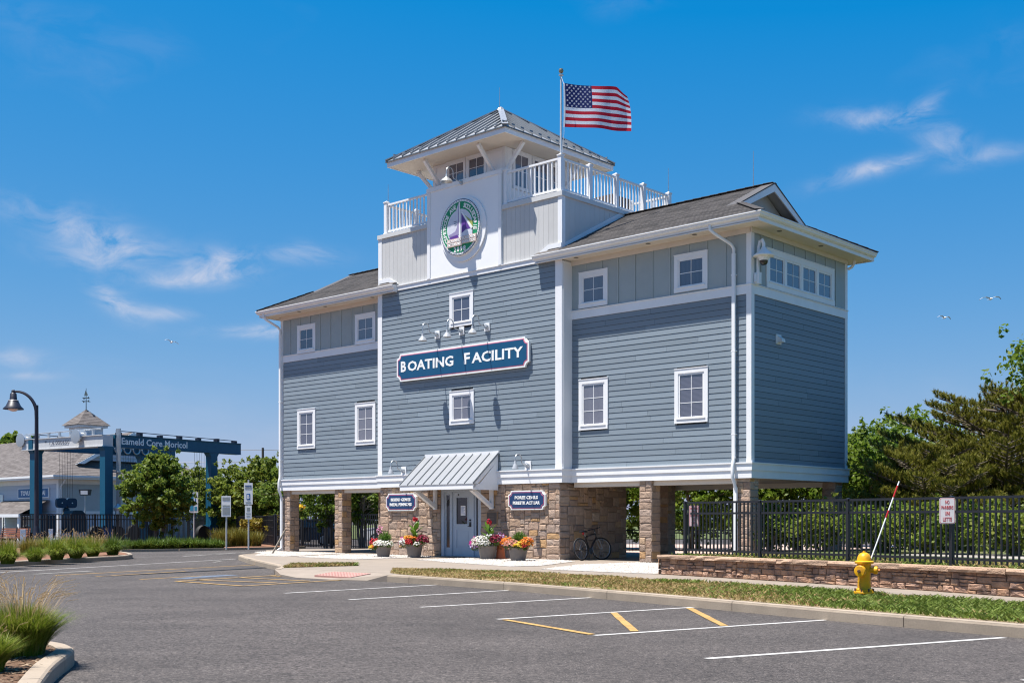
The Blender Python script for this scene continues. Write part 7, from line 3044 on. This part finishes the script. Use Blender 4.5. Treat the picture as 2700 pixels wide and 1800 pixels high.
def tree(name, label, loc, h, rad, mat, seed, z0=.3, clumps=70, per=130, leaf=.10, trunk=.14, stems=1, bark=None, sq=1.0, gap=.0, clump_r=.22, cat='tree', ry=None, profile=None):
    rng = np.random.RandomState(seed)
    rr_ = random.Random(seed)
    t = thing(name, label, cat, loc)
    hz = (h - z0)
    ry = ry or rad
    cz = z0 + hz * .52
    cs_, rs_ = [], []
    tries = 0
    while len(cs_) < clumps and tries < 6000:
        tries += 1
        d = rng.randn(3)
        d /= np.linalg.norm(d)
        r_ = rng.rand() ** .38
        q = np.array([d[0] * rad * r_, d[1] * ry * r_, d[2] * hz * .5 * r_])
        zrel = (q[2] / (hz * .5) + 1) / 2
        wid = 1.0
        if profile:
            wid = np.interp(zrel, *profile)
            q[0] *= wid
            q[1] *= wid
        c = q + np.array([0, 0, cz])
        k = clump_r * rad * (.6 + .75 * rng.rand())
        cs_.append(c)
        rs_.append([k, k, k * .72 * sq])
    cs_, rs_ = np.array(cs_), np.array(rs_)
    V, F = leaf_cloud(cs_, rs_, per, leaf, rng)
    # sprigs that break the outline
    top = cs_[np.argsort(-np.linalg.norm((cs_ - [0, 0, cz]) / [rad, ry, hz * .5], axis=1))[:max(10, clumps // 3)]]
    dirs = (top - [0, 0, cz])
    dirs /= np.linalg.norm(dirs, axis=1)[:, None]
    sp = top + dirs * rad * (.08 + .22 * rng.rand(len(top), 1) ** 2) + rng.randn(*top.shape) * rad * .06
    V2, F2 = leaf_cloud(sp, np.full((len(sp), 3), rad * .07), max(12, per // 4), leaf, rng, shell=.1)
    V = np.concatenate([V, V2])
    F = np.concatenate([F, F2 + len(V) - len(V2)])
    link('crown', np_mesh('crown', V, F, mat), t)
    tr = MB()
    for s in range(stems):
        a = 2 * PI * s / max(1, stems) + rr_.uniform(0, 1)
        sp_ = 0 if stems == 1 else trunk * 1.6
        b0 = Vector((math.cos(a) * sp_, math.sin(a) * sp_, -.1))
        b1 = b0 * (1.5 if stems > 1 else 1) + Vector((rr_.uniform(-.1, .1), rr_.uniform(-.1, .1), h * .28))
        b2 = b1 + Vector((math.cos(a) * rad * (.18 if stems > 1 else .03), math.sin(a) * rad * (.18 if stems > 1 else .03), h * .3))
        b3 = b2 + Vector((rr_.uniform(-.2, .2) * rad, rr_.uniform(-.2, .2) * rad, h * .25))
        tr.tube([b0, b1, b2, b3], [trunk * 1.15, trunk * .9, trunk * .6, trunk * .2], 8)
        for i in range(7):
            base_ = b1.lerp(b3, rr_.uniform(.05, .8))
            k = rr_.randrange(len(cs_))
            tgt = Vector(cs_[k])
            mid = base_.lerp(tgt, .5) + Vector((0, 0, -.05 * h * rr_.random()))
            tr.tube([base_, mid, tgt], [trunk * .42, trunk * .28, trunk * .08], 6)
    tr.build('trunk', bark or M_bark, t, smooth=40)
    return t


# left: the maple before the hoist, its neighbours towards the building
p = px(420, 1400, 64.5)
tree('maple_tree', 'dense round maple growing in front of the boat hoist', (p.x, p.y, -.1), 5.0, 2.0, ML_maple, 501, .85, 290, 52, .105, .10, 2, clump_r=.125, profile=([0, .2, .5, .8, 1], [.95, 1.08, 1, .8, .55]))
p = px(560, 1400, 79)
tree('small_tree', 'olive green bushy tree right of the maple and under the hoist beam end', (p.x, p.y, -.1), 4.8, 2.5, ML_olive, 502, .6, 260, 48, .105, .06, 4, clump_r=.13)
p = px(640, 1400, 74)
tree('small_tree', 'olive green bushy tree behind the sign posts', (p.x, p.y, -.1), 4.75, 2.3, ML_olive, 503, .6, 260, 48, .105, .06, 4, clump_r=.13)
p = px(706, 1400, 68)
tree('small_tree', 'olive green bushy tree touching the left corner of the building', (p.x, p.y, -.1), 4.85, 1.85, ML_olive, 504, .6, 240, 48, .105, .06, 4, clump_r=.13)
p = px(760, 1400, 64)
tree('small_tree', 'dark green tree behind the left corner pier', (p.x, p.y, -.1), 4.3, 1.7, ML_dark, 505, 1.0, 60, 60, .10, .07, 3)
p = px(846, 1452, 56.5)
tree('street_tree', 'dark green tree with a single pale trunk seen between the left piers', (p.x + .25, p.y, -.15), 4.6, 1.75, ML_dark, 506, 1.05, 150, 48, .085, .10, 1, M_barkg, clump_r=.15)
p = px(955, 1452, 55)
tree('street_tree', 'dark green tree with several leaning stems left of the stone wall', (p.x, p.y, -.15), 4.4, 1.6, ML_dark, 507, 1.1, 140, 48, .085, .055, 4, M_barkg, clump_r=.15)
p = px(1000, 1452, 60)
tree('street_tree', 'dark green tree mostly hidden behind the stone wall of the entrance', (p.x, p.y, -.15), 4.3, 1.7, ML_dark, 508, 1.0, 60, 60, .09, .07, 2, M_barkg)
# far left and far background
p = px(28, 1400, 112)
tree('broadleaf_tree', 'bright green tree rising behind the boathouse roof at the left edge', (p.x, p.y, -.1), 9.1, 3.6, ML_fresh, 509, 1.5, 150, 70, .2, .2)
# shrubs in front of the mesh fence
for i, (xp, d, h, r_, lab) in enumerate(((585, 57.5, 1.0, .75, 'yellow green low shrub behind the short sign post'), (622, 58.5, 1.05, .75, 'golden green low shrub between the two sign posts'), (664, 58.5, .85, .6, 'olive low shrub at the foot of the taller sign post'))):
    p = px(xp, 1400, d)
    grass_plant('golden_shrub', lab, 'shrub', (p.x, p.y, -.08), h, 800, .45, .55, .014, .25, M_bly, 520 + i, 0, segs=3)
for i, (xp, d, h, lab) in enumerate(((668, 66, 1.55, 'clipped yellow hedge plant behind the mesh fence, left one'), (712, 64.5, 1.5, 'clipped yellow hedge plant behind the mesh fence, middle one'), (748, 63, 1.5, 'clipped yellow hedge plant behind the mesh fence beside the corner pier'))):
    p = px(xp, 1400, d)
    tree('hedge_plant', lab, (p.x, p.y, -.1), h, .85, ML_yel, 530 + i, .35, 26, 80, .07, .03, 3, cat='shrub', clump_r=.3)
p = px(795, 1400, 62)
yb = tree('flower_bush', 'bush of orange yellow flowers above the fence between the left piers', (p.x, p.y, 1.0), 1.05, .50, petal_mat('petal_gold', [(.70, .42, .02), (.78, .52, .04), (.5, .3, .02)]), 540, .52, 14, 70, .05, .03, 2, cat='shrub', clump_r=.35)

# right: trees behind the building and the fence
for i, (xp, d, h, r_, mt, lab) in enumerate((
        (1470, 53, 4.6, 2.3, ML_fresh, 'green tree seen between the stone return and the middle pier'),
        (1620, 52, 4.6, 2.2, ML_dark, 'dark green tree behind the middle pier under the building'),
        (1830, 50, 4.9, 2.6, ML_fresh, 'green tree under the right wing, left of the corner pier'),
        (1965, 48, 4.6, 2.2, ML_fresh, 'green tree seen behind the right corner pier'),
        (2105, 47.5, 4.7, 2.3, ML_fresh, 'fresh green tree under the right wing between the corner piers'),
        (2245, 48.5, 4.6, 2.0, ML_fresh, 'leafy green tree just right of the building'),
        (2310, 44.0, 4.5, 2.2, ML_fresh, 'nearest bright green tree right of the building, left of the pine'),
        (2400, 50.0, 5.55, 3.0, ML_fresh, 'tallest round green tree behind the pine'),
        (2265, 57.0, 4.9, 2.0, ML_fresh, 'farther green tree at the building edge behind the nearer ones'),
        (2520, 46.0, 4.4, 2.5, ML_dark, 'dark green broadleaf tree behind the pine trunk'))):
    p = px(xp, 1400, d)
    tree('broadleaf_tree', lab, (p.x, p.y, .0 if i < 5 else .2), h, r_, mt, 550 + i, .35, 240, 36 if i < 5 else 46, .09, .09, 2, clump_r=.135)


# low shrubs that close the view under the crowns behind the right fence
for i, (xp, d, lab) in enumerate(((2030, 33, 'low green shrub behind the fence near the corner pier'), (2170, 32, 'low green shrub behind the fence below the rear pier'), (2330, 30.5, 'low green shrub behind the fence left of the marker rod'), (2440, 29.5, 'low green shrub behind the fence right of the marker rod'), (2560, 28.5, 'low green shrub behind the fence right of the parking sign'), (2680, 27.5, 'low green shrub behind the fence at the right edge'))):
    p = px(xp, 1400, d)
    tree('green_shrub', lab, (p.x, p.y, .38), 1.25, 1.15, ML_olive if i % 2 else ML_fresh, 580 + i, .1, 50, 60, .055, .03, 4, cat='shrub', clump_r=.24, ry=.9)


def pine(label, loc, h, spread, seed):
    rng = np.random.RandomState(seed)
    rr_ = random.Random(seed)
    t = thing('pine_tree', label, 'pine tree', loc)
    tr = MB()
    tr.tube([(0, 0, -.1), (.1, 0, h * .35), (.25, .1, h * .7), (.3, .1, h * .95)], [.19, .15, .10, .03], 8)
    tuft_c, tuft_d = [], []
    nl = 46
    for i in range(nl):
        z = h * (.17 + .76 * i / nl)
        a = i * 2.399 + rr_.uniform(-.3, .3)
        l = spread * (1.05 - .62 * (i / nl) ** 1.5) * rr_.uniform(.7, 1.08)
        d = Vector((math.cos(a), math.sin(a), 0))
        b0 = Vector((.2 * z / h, .05, z))
        b1 = b0 + d * l * .5 + Vector((0, 0, l * .07))
        b2 = b0 + d * l + Vector((0, 0, l * .26))
        tr.tube([b0, b1, b2], [.06, .04, .012], 6)
        nb = int(11 + 12 * l / spread)
        for k in range(nb):
            s = .25 + .75 * (k + rr_.random()) / nb
            p0 = (b0.lerp(b1, s * 2) if s < .5 else b1.lerp(b2, s * 2 - 1))
            side = Vector((-d.y, d.x, 0)) * (1 if k % 2 else -1)
            ll = l * .30 * (1.15 - s * .7) * rr_.uniform(.6, 1.2)
            p1 = p0 + (side * .85 + d * .5).normalized() * ll + Vector((0, 0, ll * .35))
            tr.tube([p0, p1], [.018, .006], 4)
            m_ = max(2, int(ll / .13))
            for q in range(m_ + 1):
                u = p0.lerp(p1, q / m_) + Vector((rr_.uniform(-.05, .05), rr_.uniform(-.05, .05), rr_.uniform(-.02, .06)))
                tuft_c.append(u)
                tuft_d.append((d * .35 + side * .25 + Vector((rr_.uniform(-.3, .3), rr_.uniform(-.3, .3), 1.0))).normalized())
    tr.build('trunk', M_bark, t, smooth=40)
    c = np.array([tuple(x) for x in tuft_c])
    dd_ = np.array([tuple(x) for x in tuft_d])
    per = 46
    n = len(c) * per
    idx = np.repeat(np.arange(len(c)), per)
    s = rng.rand(n)[:, None] * .17
    base = c[idx] + dd_[idx] * s
    out = rng.randn(n, 3)
    out -= (out * dd_[idx]).sum(1)[:, None] * dd_[idx]
    out /= np.linalg.norm(out, axis=1)[:, None] + 1e-9
    ax = dd_[idx] * (.75 + .3 * rng.rand(n))[:, None] + out * .75
    ax /= np.linalg.norm(ax, axis=1)[:, None]
    L_ = (.085 + .065 * rng.rand(n))[:, None]
    sd = np.cross(ax, rng.randn(n, 3))
    sd /= np.linalg.norm(sd, axis=1)[:, None] + 1e-9
    w = .0105
    V = np.stack([base - sd * w, base + sd * w, base + ax * L_], 1)
    me = np_mesh('needles', V.reshape(-1, 3), np.arange(n * 3).reshape(n, 3), ML_pine)
    link('needles', me, t, kind='stuff')
    return t


p = px(2640, 1400, 36)
pine('wide spreading olive brown pine behind the fence on the right', (p.x, p.y, .38), 4.75, 4.1, 601)
p = px(2455, 1400, 34.5)
pine('smaller olive pine in front of the big pine, near the marker rod', (p.x, p.y, .38), 2.9, 2.5, 602)
p = px(2860, 1400, 34)
pine('olive pine cut by the right frame edge', (p.x, p.y, .38), 5.9, 3.5, 603)
p = px(2972, 1400, 31)
tree('broadleaf_tree', 'tree outside the right edge whose leafy branch tips reach into the frame', (p.x, p.y, .38), 6.5, 2.8, ML_fresh, 604, 3.2, 90, 60, .075, .14, 1)

# far woods closing the horizon
rng = np.random.RandomState(9)
n = 260
cx_ = rng.rand(n) * 560 - 280
cy_ = 190 + rng.rand(n) * 40
cz_ = 1.2 + rng.rand(n) * 2.4
V, F = leaf_cloud(np.stack([cx_, cy_, cz_], 1), np.stack([rng.rand(n) * 3 + 3, np.full(n, 3.), rng.rand(n) * 1.5 + 1.6], 1), 110, .45, rng)
fw = link('far_woods', np_mesh('far_woods', V, F, ML_dark), None)
tag(fw, 'distant belt of dark green woods along the horizon', 'woods', kind='stuff')
